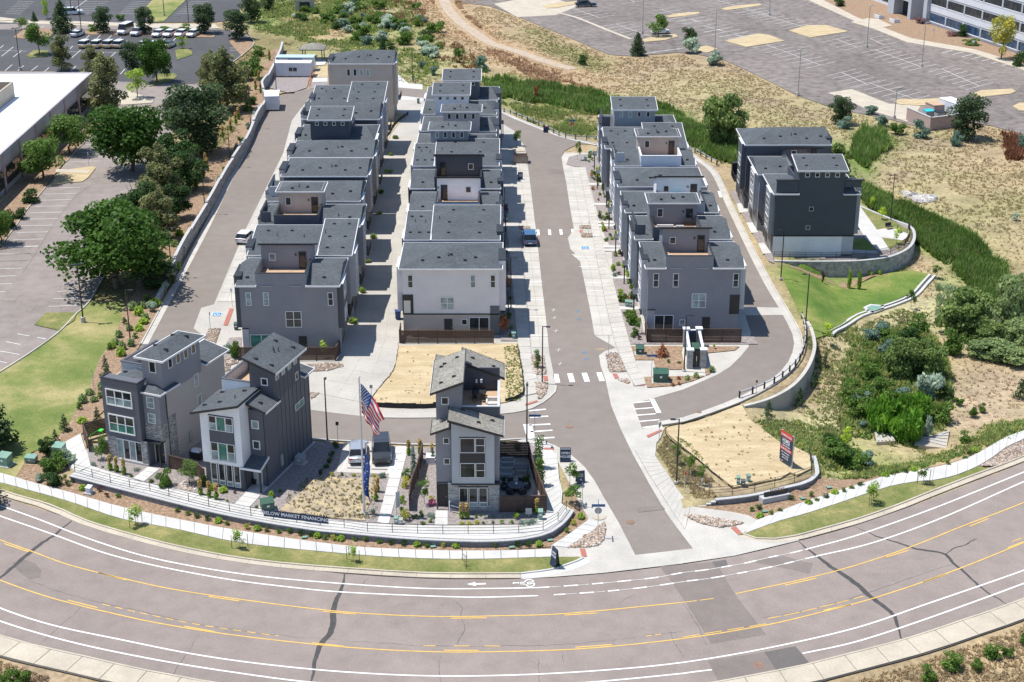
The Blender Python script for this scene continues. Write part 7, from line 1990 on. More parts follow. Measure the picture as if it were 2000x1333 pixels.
def nrl(p):
 q=np.array(resam(railF,400));i=np.argmin(((q-np.array(p))**2).sum(1));return Vector(q[i])
a=nrl(a);b_=nrl(b_)
u=(b_-a).normalized();n_=Vector((u.y,-u.x));L=(b_-a).length
r=emp('banner',(a.x+n_.x*.12,a.y+n_.y*.12,.06),math.atan2(u.y,u.x),'navy BELOW MARKET FINANCING banner hung on the front path railing','banner')
mb=MB()
N=24
for i in range(N):
 x0,x1=L*i/N,L*(i+1)/N;f=lambda x:.02*sin(x*2.1)+.012*sin(x*5.3)
 mb.hx([(x0,f(x0)-.006,.26),(x1,f(x1)-.006,.26),(x1,f(x1)+.006,.26),(x0,f(x0)+.006,.26),(x0,f(x0)-.006,1.02),(x1,f(x1)-.006,1.02),(x1,f(x1)+.006,1.02),(x0,f(x0)+.006,1.02)])
mb.to('banner_cloth','navy',r)
t=txm(r,'BELOW MARKET FINANCING',.5,(L*.5,-.06,.68),(rd(90),0,0));t.scale=(L*.8/max(.1,t.dimensions.x),1,1) if t.dimensions.x>0 else(1,1,1)
bpy.context.view_layer.update();t.scale=(L*.8/max(.1,t.dimensions.x),1,1)
A_=Vector(G(*fr(1490,840,16.667)([(555,1035)])[0])[:2]);B_=Vector(G(*fr(1490,840,16.667)([(935,1290)])[0])[:2])
u=(B_-A_).normalized();L=(B_-A_).length
r=emp('billboard',(A_.x,A_.y,.1),math.atan2(u.y,u.x),'tall navy and red sales board on two posts at the corner of the straw lot','billboard')
for x in(.06,L-.06):BX('post','galv',r,x-.07,x+.07,-.07,.07,0,3.55)
BX('panel','navy',r,0,L,-.12,-.07,.35,3.55)
BX('red_band','red',r,0,L,-.15,-.12,2.98,3.58);BX('red_band','red',r,0,L,-.15,-.12,1.55,1.88)
R90=(rd(90),0,0)
for t,s,z,w_ in(('COMING SOON',.34,3.2,.84),('thrive',.62,2.62,.62),('HOME BUILDERS',.17,2.3,.55),('3-4 BEDROOM HOMES',.2,2.06,.7),('NOW SELLING',.3,1.71,.82),('VISIT THE MODELS',.2,1.32,.66),('OPEN DAILY',.2,1.02,.6),('FIND YOUR HOME',.2,.74,.5)):
 if t=='thrive':t='HOMES'
 o=txm(r,t,s,(L/2,-.165,z),R90);bpy.context.view_layer.update();o.scale=(L*w_/max(.1,o.dimensions.x),1,1)
A_=Vector(G(*rz(ZX,(1075,1055)))[:2]);B_=Vector(G(*rz(ZX,(1350,1000)))[:2]);u=(B_-A_).normalized();L=(B_-A_).length
r=emp('monument_sign',(A_.x,A_.y,DROP),math.atan2(u.y,u.x),'low concrete monument with a dark panel and copper lettering below the block wall','monument')
BX('plinth','cap',r,0,L,0,.8,0,.55);BX('panel','black',r,.35,L-.1,.35,.5,.55,1.)
o=txm(r,'Ridgeline' if False else 'Vistas',.75,(L*.56,.33,1.15),R90,'manhole');bpy.context.view_layer.update();o.scale=(L*.55/max(.1,o.dimensions.x),1,1)
# --------------------------- flagpole and flag
g=G(712,1005)
r=emp('flagpole',(g[0],g[1],.05),0,'tall silver flagpole on the dry grass lot between two model homes','flagpole')
HP=None
for hh in np.arange(8,20,.05):
 d=g[1]*cos(TILT)-(hh-CAM_H)*sin(TILT);v=g[1]*sin(TILT)+(hh-CAM_H)*cos(TILT)
 if 666.5-FPX*v/d<741:HP=hh;break
mb=MB();mb.tube((0,0,0),(0,0,HP),.13,.06,12);mb.to('pole','galv',r)
mb=MB();mb.tube((0,0,HP),(0,0,HP+.12),.05,.15,10);mb.tube((0,0,HP+.12),(0,0,HP+.26),.15,.04,10);mb.to('finial','galv',r)
mb=MB();mb.tube((0,0,0),(0,0,.15),.3,.25,12);mb.to('base','cap',r)
MAT['flagred']=MP('flag_red',(.55,.03,.055),.8,.05);MAT['flagwhite']=MP('flag_white',(.72,.72,.72),.8,.04);MAT['flagblue']=MP('flag_blue',(.04,.085,.28),.8,.05)
fl=emp('flag',(g[0],g[1],.05),0,'United States flag hanging limp and slanting from the tall pole','flag')
Hh,Fw=3.,6.
def cloth(u,v):
 z=HP-.45-v*Hh-(u**1.15)*3.5*(1-.25*v)
 x=.12+u*2.1+.22*sin(v*6+u*3)*u-(v*u)*.95
 y=-.08+.38*sin(v*9.+u*5.)*(.15+u)*.8+.18*sin(u*14)*(.3+v)
 return(x,y,z)
NU,NV=28,26
for mat_,nm in(('flagred','red_stripes'),('flagwhite','white_stripes'),('flagblue','canton')):
 mb=MB()
 for i in range(NU):
  for j in range(NV):
   canton=i<NU*.4 and j<NV*7/13
   m_='flagblue' if canton else('flagred' if(j*13//NV)%2==0 else 'flagwhite')
   if m_==mat_:mb.quad(cloth(i/NU,j/NV),cloth(i/NU,(j+1)/NV),cloth((i+1)/NU,(j+1)/NV),cloth((i+1)/NU,j/NV))
 mb.to(nm,mat_,fl,smo=True)
mb=MB()
for a in range(9):
 for b2 in range(6 if a%2==0 else 5):
  uu=.022+(b2+(0 if a%2==0 else .5))*.4/6.2;vv=(a+.6)/9.4*7/13
  c=cloth(uu,vv);s=.075
  pts=[]
  for k in range(10):
   rr_=s if k%2==0 else s*.42;t=pi/2+k*pi/5;pts.append((c[0]+rr_*cos(t),c[1]-.05,c[2]+rr_*sin(t)))
  mb.poly(pts)
mb.to('stars','flagwhite',fl)
f2=emp('second_flag',(g[0],g[1],.05),0,'narrow navy flag with white marks furled below the larger flag','flag')
def cl2(u,v):return(.1+u*.5+.1*sin(v*7),-.08+.22*sin(v*5+u*6),HP-7.-v*4.9-u*.9)
mb=MB()
for i in range(5):
 for j in range(16):mb.quad(cl2(i/5,j/16),cl2(i/5,(j+1)/16),cl2((i+1)/5,(j+1)/16),cl2((i+1)/5,j/16))
mb.to('cloth','flagblue',f2,smo=True)
mb=MB()
for j in range(9):
 c=cl2(.3+.3*(j%2),.1+j*.09);mb.quad((c[0]-.06,c[1]-.05,c[2]-.06),(c[0]+.06,c[1]-.05,c[2]-.05),(c[0]+.05,c[1]-.05,c[2]+.06),(c[0]-.06,c[1]-.05,c[2]+.05))
mb.to('white_marks','flagwhite',f2)
# --------------------------- boxes, cabins, bins
def ubox(px,label,w,d,hh,mat,ang=0,cap=True,name='utility_box',cat='utility box',pad_=True,group=None):
 g=G(*px);r=emp(name,g,ang,label,cat,group)
 if pad_:BX('pad','cap',r,-w/2-.15,w/2+.15,-d/2-.15,d/2+.15,-.1,.12)
 mb=MB();mb.hx([(-w/2,-d/2,.1),(w/2,-d/2,.1),(w/2,d/2,.1),(-w/2,d/2,.1),(-w/2,-d/2,hh*.85),(w/2,-d/2,hh*.85),(w/2,d/2,hh),(-w/2,d/2,hh)]);b_=mb.to('cabinet',mat,r)
 mb=MB();mb.hx([(-w/2-.04,-d/2-.04,hh*.85),(w/2+.04,-d/2-.04,hh*.85),(w/2+.04,d/2+.04,hh),(-w/2-.04,d/2+.04,hh),(-w/2-.04,-d/2-.04,hh*.85+.06),(w/2+.04,-d/2-.04,hh*.85+.06),(w/2+.04,d/2+.04,hh+.06),(-w/2-.04,d/2+.04,hh+.06)]);mb.to('lid',mat,r)
 BX('label_plate','signwhite',r,-.12,.12,-d/2-.03,-d/2,hh*.5,hh*.68)
 return r
ubox(rz(ZJ,(735,1235)),'large dark green transformer in the mulch at the ring lane mouth',1.7,1.3,1.35,'greenbox',-.05)
ubox(rz(ZJ,(465,880)),'smaller green transformer by the sidewalk, left of the brown shrub',.95,.9,.95,'greenbox')
ubox(rz(ZBL,(1538,340)),'green transformer beside the banner and the dry lot',1.2,1.,1.,'greenbox',.35)
ubox(rz(ZV,(70,860)),'weathered green cabinet at the left edge of the photo',1.2,1.,1.25,'palegreen',-.3);ubox(rz(ZV,(410,815)),'rounded pale green box on the lawn',1.1,.8,.65,'palegreen',-.15,pad_=False)
ubox(rz(ZV,(780,740)),'tall grey green cabinet among the shrubs left of the path',1.1,1.,1.35,'palegreen',-.25);ubox(rz(ZV,(1165,1225)),'small white pedestal on a pad in the frontage mulch',.5,.5,.75,'officewhite',-.3)
ubox(rz(ZQ,(1372,760)),'slim pale green pedestal by the patio corner',.4,.4,1.,'palegreen',0,pad_=False);ubox(rz(ZQ,(148,800)),'slim pale green pedestal at the foot of the side walk',.35,.35,.75,'palegreen',0,pad_=False)
ubox(rz(ZQ,(183,803)),'small grey box beside the slim green pedestal',.4,.35,.6,'greybox',0,pad_=False);ubox(rz(ZX,(828,860)),'round topped pale green pedestal at the lower edge of the straw corner lot',.3,.3,.95,'palegreen',0,pad_=False)
ubox(rz(ZX,(877,870)),'small black box between two pedestals of the corner lot',.4,.35,.65,'w_panel2',0,pad_=False);ubox(rz(ZX,(930,835)),'leaning green pedestal at the lower edge of the corner lot',.3,.3,.85,'palegreen',.5,pad_=False)
ubox(rz(ZQ,(440,280)),'white air conditioner beside the fence of the rightmost model home',.85,.8,.85,'officewhite',0,name='air_conditioner',cat='air conditioner')
ubox(rz(fr(370,800,6.667),(1450,700)),'grey air conditioner in the shade right of the middle model home',.85,.8,.85,'greybox',-.3,name='air_conditioner',cat='air conditioner')
for k,(px,s) in enumerate(((rz(ZS,(262,740)),'pale green pedestal at the edge of the bed beside the lilac house'),(rz(ZTM,(957,1285)),'pale green pedestal in the bed beside the navy house'),(rz(ZMM,(1652,475)),'pale green pedestal among the green shrubs right of the street'),(rz(ZMM,(1672,478)),'second pedestal just right of the one among the green shrubs'),(rz(ZTM,(1412,935)),'white topped hydrant shaped pedestal on the gravel island'),(rz(ZTM,(1441,900)),'second white topped pedestal at the back of the gravel island'),(rz(ZTM,(445,600)),'dark green box on the pavement by the top of the middle row'),(rz(fr(440,520,6.667),(145,830)),'dark green pedestal on the gravel before the left row'),(rz(ZTM,(415,470)),'dark box at the foot of the far lamp'))):
 ubox(px,s,.45,.45,.9,'palegreen' if k not in(6,7,8) else 'greenbox',0,pad_=False)
for k,(px,s) in enumerate(((ZBL([(1752,503)])[0],'leftmost'),(ZBM([(527,557)])[0],'second from left'),(ZBM([(980,560)])[0],'third from left'),(ZBM([(1200,520)])[0],'rightmost'))):
 g=G(*px);r=emp('irrigation_box',(g[0],g[1],g[2]+.02),.2,'%s of the green valve lids in the frontage mulch'%s,'valve box');BX('frame','greenbox',r,-.28,.28,-.2,.2,0,.07);BX('lid','palegreen',r,-.24,.24,-.16,.16,.07,.1)
for k,(px,s) in enumerate(((ZX([(1480,1000)])[0],'green valve lid near the monument'),(ZX([(1740,890)])[0],'green valve lid below the corner of the block wall'),(ZX([(1095,1130)])[0],'green valve lid left of the monument shrubs'))):
 g=G(*px);r=emp('irrigation_box',(g[0],g[1],g[2]+.02),.2,s,'valve box');BX('frame','greenbox',r,-.28,.28,-.2,.2,0,.07);BX('lid','palegreen',r,-.24,.24,-.16,.16,.07,.1)
g=G(*rz(ZMM,(327,545)));r=emp('wheelie_bin',g,.15,'blue wheelie bin at the corner of the lilac house in the alley','bin')
mb=MB();mb.hx([(-.28,-.3,.08),(.28,-.3,.08),(.28,.3,.08),(-.28,.3,.08),(-.36,-.38,1.1),(.36,-.38,1.1),(.36,.38,1.1),(-.36,.38,1.1)]);mb.to('body','bluebin',r);BX('lid','bluebin',r,-.38,.38,-.42,.42,1.1,1.18)
for x in(-.28,.28):mb=MB();mb.tube((x-.04,.34,.12),(x+.04,.34,.12),.12,n=8);mb.to('wheel','tyre',r)
def cntr(px,ang,L,W_,H_,label,mat,name='container',cat='container',win=0,blue=False):
 g=G(*px);r=emp(name,(g[0],g[1],.05),ang,label,cat)
 mb=MB();mb.box(0,L,0,W_,.15,H_);mb.to('body',mat,r)
 mb=MB();mb.box(-.06,L+.06,-.06,W_+.06,H_,H_+.1);mb.to('roof','tealroof' if blue else 'roofwhite',r)
 for x in(.05,L-.15):mb=MB();mb.box(x,x+.1,-.03,0,.1,H_);mb.to('corner_post',mat,r)
 for k in range(win):wi(r,'S',0,L*(.45+.12*k),1.2,.8,.8,1,1,gl='glass')
 return r
MAT['tealroof']=MP('pale_blue_roof',(.42,.62,.72),.5,.04);MAT['cabin']=MP('white_cabin_panel',(.6,.62,.66),.6,.06)
c=cntr(rz(ZG,(240,985)),.1,2.6,5.2,2.75,'white steel container on the left lane by the block wall','cabin')
for x in(.1,1.32):dor(c,'S',0,x+.6,.2,1.15,2.4,'cabin',None)
c=cntr(rz(ZG,(355,570)),-.02,7.6,2.8,2.9,'white site cabin with two dark windows, in front of the blue roofed one','cabin','site_cabin','site cabin',2);dor(c,'E',7.6,1.4,.3,.9,2.,'officegrey','white')
c=cntr(rz(ZG,(380,500)),-.02,7.9,2.8,2.9,'site cabin with a pale blue roof and blue panel behind the white one','cabin','site_cabin','site cabin',0,True)
BX('blue_panel','signblue',c,2.5,5.5,-.04,0,1.9,2.7)
g=G(*rz(ZG,(830,350)));r=emp('picnic_shelter',(g[0],g[1],0),0,'square picnic shelter on four dark posts beyond the site cabins','shelter')
for sx in(-2.1,2.1):
 for sy in(-2.1,2.1):BX('post','blackmetal',r,sx-.09,sx+.09,sy-.09,sy+.09,0,2.6)
mb=MB();mb.poly([(-2.7,-2.7,2.6),(2.7,-2.7,2.6),(0,0,3.7)]);mb.poly([(2.7,-2.7,2.6),(2.7,2.7,2.6),(0,0,3.7)]);mb.poly([(2.7,2.7,2.6),(-2.7,2.7,2.6),(0,0,3.7)]);mb.poly([(-2.7,2.7,2.6),(-2.7,-2.7,2.6),(0,0,3.7)]);mb.to('roof','shinglet',r)
BXS('fascia','black',r,(-2.75,2.75,-2.75,-2.68,2.45,2.62),(-2.75,2.75,2.68,2.75,2.45,2.62),(-2.75,-2.68,-2.68,2.68,2.45,2.62),(2.68,2.75,-2.68,2.68,2.45,2.62))
t=emp('picnic_table',(g[0],g[1],0),0,'dark picnic table under the shelter','table');BX('table_top','black',t,-.9,.9,-.4,.4,.7,.76);BX('leg','black',t,-.6,.6,-.1,.1,0,.7)
drp('shelter_pad',GG(ZG([(735,345),(930,340),(960,360),(985,390),(960,420),(730,440),(720,400)])),'sidewalk',.04)
g=G(*rz(ZTL,(1765,70)));r=emp('culvert',(g[0],g[1],0),.1,'dark square culvert mouth among trees at the top edge','culvert');BX('headwall','oldcon',r,-2.4,2.4,0,3,0,.9+2.2);BX('mouth_shade_plate','black',r,-1.3,1.3,-.03,0,0,2.5)  # flat black plate paints the dark inside, headwall has no hole
g=G(*rz(ZTM,(1037,940)));r=emp('skip_bin',(g[0],g[1],.03),0,'open tan skip on the bay by the top bend of the main street','skip')
mb=MB()
for b_ in((-1.25,1.25,-.9,-.8),(-1.25,1.25,.8,.9),(-1.25,-1.15,-.8,.8),(1.15,1.25,-.8,.8)):mb.box(*b_,.1,1.25)
mb.box(-1.15,1.15,-.8,.8,.1,.2);mb.to('body','deckg',r);BX('rim','manhole',r,-1.3,1.3,-.95,-.86,1.2,1.3)
BX('rim','manhole',r,-1.3,1.3,.86,.95,1.2,1.3)
drp('tan_island',GG(ZTM([(990,850),(1025,845),(1055,860),(1060,880),(990,885)])),'oldcon',.14,skirt=.1)
P4=GG(ZJ([(1060,780),(1225,775),(1285,1055),(1110,1060)]))
c0=P4[3];r=emp('bin_store',(c0[0],c0[1],.05),0,'stone pillared bin store with black gates beside the ring lane','enclosure')
for p in P4:
 x,y=p[0]-c0[0],p[1]-c0[1];mb=MB();mb.box(x-.33,x+.33,y-.33,y+.33,0,2.2);q=mb.to('pillar','stonep',r);BX('pillar_cap','officewhite',q,x-.42,x+.42,y-.42,y+.42,2.2,2.34)
for i,j in((3,0),(1,2),(0,1)):
 a,b_=Vector(P4[i])-Vector(c0),Vector(P4[j])-Vector(c0);u=(b_-a).normalized();mb=MB();mb.obox(tuple((a+b_)/2),u,(-u.y,u.x),(b_-a).length/2-.34,.12,0,2.);mb.to('wall','w_light' if i==3 else 'w_panel2',r)
 mb=MB();mb.obox(tuple((a+b_)/2),u,(-u.y,u.x),(b_-a).length/2-.34,.16,2.,2.08);mb.to('wall_cap','officewhite',r)
a,b_=Vector(P4[3])-Vector(c0),Vector(P4[2])-Vector(c0);w_=(b_.x-a.x)/2-.36
for k in range(2):
 x0=a.x+.35+k*w_;mb=MB();mb.box(x0+.02,x0+w_-.02,-.04,.02,.1,1.95);d=mb.to('gate','black',r)
 for j in range(5):mb=MB();xx=x0+.1+j*w_/5;mb.box(xx,xx+.03,-.07,-.04,.15,1.9);mb.to('gate_rib','blackmetal',d)
mp=(Vector(P4[0])+Vector(P4[2]))/2;c=emp('large_bin',(mp.x-.1,mp.y+.8,-.35),0,'dark green bin inside the stone pillared bin store','bin');BX('body','greenbox',c,-.85,.85,-.6,.6,.1,1.25);mb=MB();mb.hx([(-.88,-.62,1.25),(.88,-.62,1.25),(.88,.62,1.25),(-.88,.62,1.25),(-.88,-.62,1.3),(.88,-.62,1.3),(.88,.62,1.6),(-.88,.62,1.6)]);mb.to('lid','greenbox',c)
def grl(pts,label,step=1.9,mat='galv',off=0.):
 r=emp('guardrail',(0,0,0),label=label,cat='guardrail');n=int(length(pts)/step);P=resam(pts,n)
 for p in P:mb=MB();mb.box(p[0]-.09,p[0]+.09,p[1]-.09,p[1]+.09,0,.85);mb.to('post','blackmetal' if off else 'greenbox',r)
 q=resam(pts,n*2)
 for z0,z1,t in((.52,.6,.1),(.6,.68,.03),(.68,.76,.1)):
  mb=MB();o_=offset(q,t)
  for i in range(len(q)-1):mb.quad((*o_[i],z0),(*o_[i+1],z0),(*o_[i+1],z1),(*o_[i],z1));mb.quad((*q[i],z1),(*q[i+1],z1),(*o_[i+1],z1),(*o_[i],z1))
  mb.to('rail',mat,r)
grl(smo(GG([(1444,778),(1485,764),(1520,745),(1548,722),(1566,697),(1573,668),(1572,640),(1566,622)]),1.2),'steel guardrail on dark blocks around the ring lane bend',1.9,'galv',1)
grl(smo(GG(ZTM([(905,640),(1000,672),(1100,712),(1170,742),(1230,775),(1300,802),(1380,812),(1485,812)])),1.2),'pale steel guardrail along the top bend before the meadow',2.)
grl(smo(GG(ZW([(1,1)]) and fr(1120,180,4.44)([(985,505),(1060,530),(1130,570),(1200,610),(1245,635)])),1.2),'pale steel guardrail at the far right bend of the ring lane',2.)
def silt(pts,label,hh=.42,posts=2.2):
 r=emp('silt_fence',(0,0,0),label=label,cat='silt fence');q=wobble_w(pts,.05,.8)
 mb=MB();rr=RR(3)
 for i in range(len(q)-1):
  z0=hh*rr.uniform(.75,1.);mb.hx([(q[i][0],q[i][1]-.015,0),(q[i+1][0],q[i+1][1]-.015,0),(q[i+1][0],q[i+1][1]+.015,0),(q[i][0],q[i][1]+.015,0),(q[i][0],q[i][1]-.015,z0),(q[i+1][0],q[i+1][1]-.015,z0),(q[i+1][0],q[i+1][1]+.015,z0),(q[i][0],q[i][1]+.015,z0)])
 mb.to('fabric','siltblack',r)
 for p in resam(q,max(1,int(length(q)/posts))):BX('stake','wood',r,p[0]-.02,p[0]+.02,p[1]-.02,p[1]+.02,0,hh+.2)
def wobble_w(pts,amp,step):
 p=smo(pts,step);rr=RR(1);return[(x+rr.uniform(-amp,amp),y+rr.uniform(-amp,amp)) for x,y in p]
silt(GG(ZMM([(330,700),(318,780),(300,850),(220,950),(165,1020)])),'black silt fence along the left side of the straw lot',.3)
silt(GG(ZMM([(200,1055),(350,1062),(530,1060),(850,1045)])),'black silt fence along the lower edge of the straw lot',.75)
silt(GG(ZMM([(950,1028),(1000,1015),(1050,985),(1052,930),(1040,830),(1020,720)])),'black silt fence round the right corner of the straw lot',.6)
silt(GG(ZX([(770,890),(600,760),(400,590),(150,410),(100,300),(230,265),(330,235),(500,195),(850,62)])),'low black edging round the straw covered corner lot',.2)
silt(GG(ZTM([(240,815),(275,780),(310,725),(385,665)])),'black silt fence by the straw patch at the top of the alley',.7)
silt(GG(ZR([(0,10)]) and ZG([(400,795),(470,775),(600,765)])),'black bags and fabric at the lamp in the gravel yard',.3)
r=emp('safety_netting',(0,0,0),label='sagging orange safety netting across the gravel yard',cat='netting');q=wobble_w(GG(ZG([(860,425),(840,470),(800,580),(760,690)])),.12,.8);mb=MB()
for i in range(len(q)-1):
 for k in range(5):mb.tube((*q[i],.15+k*.22),(*q[i+1],.15+k*.22),.02,n=4)
 mb.tube((*q[i],0),(*q[i],1.1),.02,n=4)
mb.to('mesh','orange',r,kind='stuff')
ch=smo([G(x,y)[:2]for x,y in ZMR([(850,633),(900,600),(990,545),(1060,512),(1160,480),(1260,445),(1340,405),(1400,340),(1445,292)])],1.)
r=link('drain_channel',None,kind='structure');r['label']='curving concrete drain channel across the slope'
for o0_,o1_,hh in((-.55,-.18,.16),(.18,.5,.16),(-.18,.18,.02)):
 a=offset(ch,o0_);b_=offset(ch,o1_);mb=MB();z=H(np.array(ch))
 for i in range(len(ch)-1):
  p=[(*a[i],z[i]-.1),(*a[i+1],z[i+1]-.1),(*b_[i+1],z[i+1]-.1),(*b_[i],z[i]-.1)];t=[(x,y,zz+.1+hh) for x,y,zz in p]
  mb.hx((p+t) if False else(p[::-1]+t[::-1]))
 mb.to('channel_side' if hh>.1 else 'channel_floor','sidewalk' if hh>.1 else 'w_dark',r)
bx=ZMR([(1045,482),(1085,463),(1165,470),(1165,492),(1110,512),(1075,510)])
o=drp('drain_inlet',GG(bx),'sidewalk',.16,skirt=.2);c=GG(bx);cx=sum(p[0]for p in c)/6;cy=sum(p[1]for p in c)/6
drp('inlet_grate',[(cx+(x-cx)*.68,cy+(y-cy)*.68) for x,y in c],'palegreen',.175,parent=o,kind=None)
drp('patio_lawn',wP[int(len(wP)*.08):]+GG([(1672,410),(1660,470),(1650,500),(1560,506)]),'gravel',.03)
drp('patio_lawn',GG(ZP([(1285,715),(1620,860),(1740,930),(1720,1060),(1570,1125),(1440,930)])),'lawn2',.05)
drp('patio_lawn',GG(ZP([(1205,1020),(1330,1020),(1440,1135),(1205,1125)])),'lawn3',.05)
drp('patio_walk',GG(ZP([(1250,700),(1285,715),(1440,930),(1570,1135),(1460,1140),(1330,1010),(1235,870)])),'sidewalk',.07)
drp('patio_walk',GG(ZP([(1430,940),(1520,925),(1620,930),(1740,975),(1740,1010),(1690,1040),(1480,1010)])),'sidewalk',.075)
drp('white_slab',GG(ZP([(1100,1125),(1440,1140),(1450,1165),(1100,1165)])),'sidewalk',.06)
for i,px in enumerate(([(92,690),(175,672),(212,760),(120,775)],[(185,870),(250,868),(300,965),(235,970)],[(298,1068),(355,1065),(428,1165),(345,1170)])):
 drp('garage_apron',GG(ZP(px)),'sidewalk',.09,skirt=.1)
drp('gravel_strip',GG(ZP([(60,560),(130,555),(440,1180),(455,1260),(400,1240),(20,570)])),'gravel',.05)
for k,px in enumerate((ZP([(1560,930)])[0],ZP([(1660,960)])[0])):
 g=G(*px);c=emp('garden_bench',(g[0],g[1],.08),.4+k,('dark chair on the round patio by the navy house','second dark chair on the round patio by the navy house')[k],'chair')
 BX('seat','darkfab',c,-.5,.5,-.3,.3,.35,.45);BX('backrest','darkfab',c,-.5,.5,.22,.32,.45,.9)
for k,(px,lab) in enumerate(((ZR([(395,1130),(520,1140),(548,1210),(415,1215)]),'ribbed concrete apron left of the creek mouth'),(ZR([(680,1185),(870,1170),(940,1130),(920,1240),(690,1240)]),'pale rough concrete apron right of the creek mouth'))):
 q=[G(x,y) for x,y in px];mb=MB();z=min(p[2]for p in q);mb.prism([(p[0],p[1]) for p in q],z-.2,z+.35);o=mb.to('creek_apron','oldcon',None,label=lab,cat='apron')
 for j in range(5):
  a=Vector(q[0][:2]).lerp(Vector(q[1][:2]),(j+.5)/5);b_=Vector(q[3][:2]).lerp(Vector(q[2][:2]),(j+.5)/5);u=(b_-a).normalized();mb=MB();mb.obox(tuple((a+b_)/2),u,(-u.y,u.x),(b_-a).length/2*.9,.1,z+.35,z+.45);mb.to('rib','cap',o)
rib('creek',smo([G(x,y)[:2]for x,y in ZR([(620,1150),(560,1060),(575,960),(620,900),(600,840),(640,800)])],1.5),1.1,'water',.03,kind='structure')
g=G(*rz(fr(130,780,6.667),(1700,790)));gr=emp('grill',(g[0],g[1],.05),-.4,'steel lidded barbecue between the two left model homes','grill')
BX('cabinet','blackmetal',gr,-.7,.7,-.3,.3,.2,.9);mb=MB();mb.hx([(-.5,-.28,.9),(.5,-.28,.9),(.5,.28,.9),(-.5,.28,.9),(-.45,-.1,1.2),(.45,-.1,1.2),(.45,.25,1.2),(-.45,.25,1.2)]);mb.to('lid','galv',gr)
g=G(*rz(ZV,(1265,560)));ps=emp('play_slide',(g[0],g[1],.05),-.3,'bright green play slide in the fenced corner left of the leftmost home','toy')
mb=MB();mb.hx([(-.9,-.25,.3),(.4,-.25,1.3),(.4,.25,1.3),(-.9,.25,.3),(-.9,-.25,.36),(.4,-.25,1.36),(.4,.25,1.36),(-.9,.25,.36)]);mb.to('chute','green_plastic',ps)
BX('platform','green_plastic',ps,.4,.8,-.3,.3,1.2,1.3)
for s in(-.25,.25):mb=MB();mb.tube((.8,s,0),(.5,s,1.25),.04);mb.tube((-.9,s,0),(-.9,s,.4),.04);mb.to('leg','green_plastic',ps)
g=G(*rz(fr(370,800,6.667),(850,980)));p=emp('black_planter',(g[0],g[1],.1),0,'round black pot at the porch of the middle model home','planter');mb=MB();mb.tube((0,0,0),(0,0,.6),.25,.38,12);mb.to('pot','black',p)
for k,(a,b_) in enumerate((((170,1190),(350,1195)),((455,1203),(648,1208)))):
 A_=Vector(G(*rz(S6,a))[:2]);B_=Vector(G(*rz(S6,b_))[:2]);u=(B_-A_).normalized();r=emp('wheel_stop',(A_.x,A_.y,.07),math.atan2(u.y,u.x),('concrete wheel stop in front of the silver sedan','concrete wheel stop in front of the black suv')[k],'wheel stop')
 mb=MB();L=(B_-A_).length;mb.hx([(0,-.08,0),(L,-.08,0),(L,.08,0),(0,.08,0),(.05,-.05,.13),(L-.05,-.05,.13),(L-.05,.05,.13),(.05,.05,.13)]);mb.to('stop','cap',r)
disc('inspection_cover',rz(ZK,(542,735)),.75,'oldcon',.035,ring=False,label='round tan cover set in the corner pavement',cat='manhole cover')
# --------------------------- plants
def leafm(name,blobs,n,size,seed,mats,shell=.72,up=.35,aspect=1.,drop=None,vert=0.):
 ""
 R=np.random.RandomState(seed);B=np.array(blobs,float);vol=(B[:,3]*B[:,4]*B[:,5])**.67
 k=R.choice(len(B),n,p=vol/vol.sum());b=B[k]
 d=R.normal(size=(n,3));d[:,2]+=up;d/=np.linalg.norm(d,axis=1)[:,None]
 r=shell+(1.06-shell)*R.rand(n)**.7
 inner=R.rand(n)<.15;r[inner]*=R.rand(inner.sum())
 c=b[:,:3]+d*b[:,3:]*r[:,None]+R.normal(size=(n,3))*size*.25
 nrm=d*.7+R.normal(size=(n,3))*.65;nrm[:,2]+=.25;nrm/=np.linalg.norm(nrm,axis=1)[:,None]
 a=R.normal(size=(n,3));a[:,2]=a[:,2]*(1-vert)+vert*2.2
 u=a-nrm*(a*nrm).sum(1)[:,None];u/=np.linalg.norm(u,axis=1)[:,None]+1e-9;w=np.cross(nrm,u)
 s=size*(.55+.8*R.rand(n))[:,None];su=u*s*aspect*.5;sw=w*s*.5
 q=np.stack([c-su-sw*.5,c+su*.1-sw,c+su,c+su*.1+sw*.9],1).reshape(-1,3)
 q[:,2]=np.maximum(q[:,2],.02)
 bt=R.rand(len(B));tone=np.clip(.25+.5*bt[k]+R.normal(size=n)*.17,0,1)
 me=bpy.data.meshes.new(name);f=np.arange(4*n).reshape(-1,4)
 me.from_pydata(q.tolist(),[],f.tolist())
 for m in mats:me.materials.append(MAT[m])
 t=me.attributes.new('tone','FLOAT','POINT');t.data.foreach_set('value',np.repeat(tone,4).astype(np.float32))
 me.update();return me
def trunkm(h,r,limbs,spread,seed,base=.35,straight=0.):
 rr=RR(seed);mb=MB();top=h*.62;p=Vector((0,0,-.1));pts=[p]
 for i in range(1,5):pts.append(Vector((rr.uniform(-1,1)*r*1.2*(1-straight),rr.uniform(-1,1)*r*1.2*(1-straight),top*i/4)))
 for i in range(4):mb.tube(pts[i],pts[i+1],r*(1-i*.18),r*(1-(i+1)*.18),7,cap=False)
 for k in range(limbs):
  a=2*pi*k/limbs+rr.uniform(-.3,.3);z=h*(base+.3*rr.random());s=Vector((0,0,z));e=Vector((cos(a)*spread*rr.uniform(.5,.85),sin(a)*spread*rr.uniform(.5,.85),z+h*rr.uniform(.15,.38)))
  m=(s+e)/2+Vector((0,0,-h*.03));mb.tube(s,m,r*.45,r*.28,5,cap=False);mb.tube(m,e,r*.28,r*.08,5,cap=False)
 return mb.mesh('trunk',['bark'])
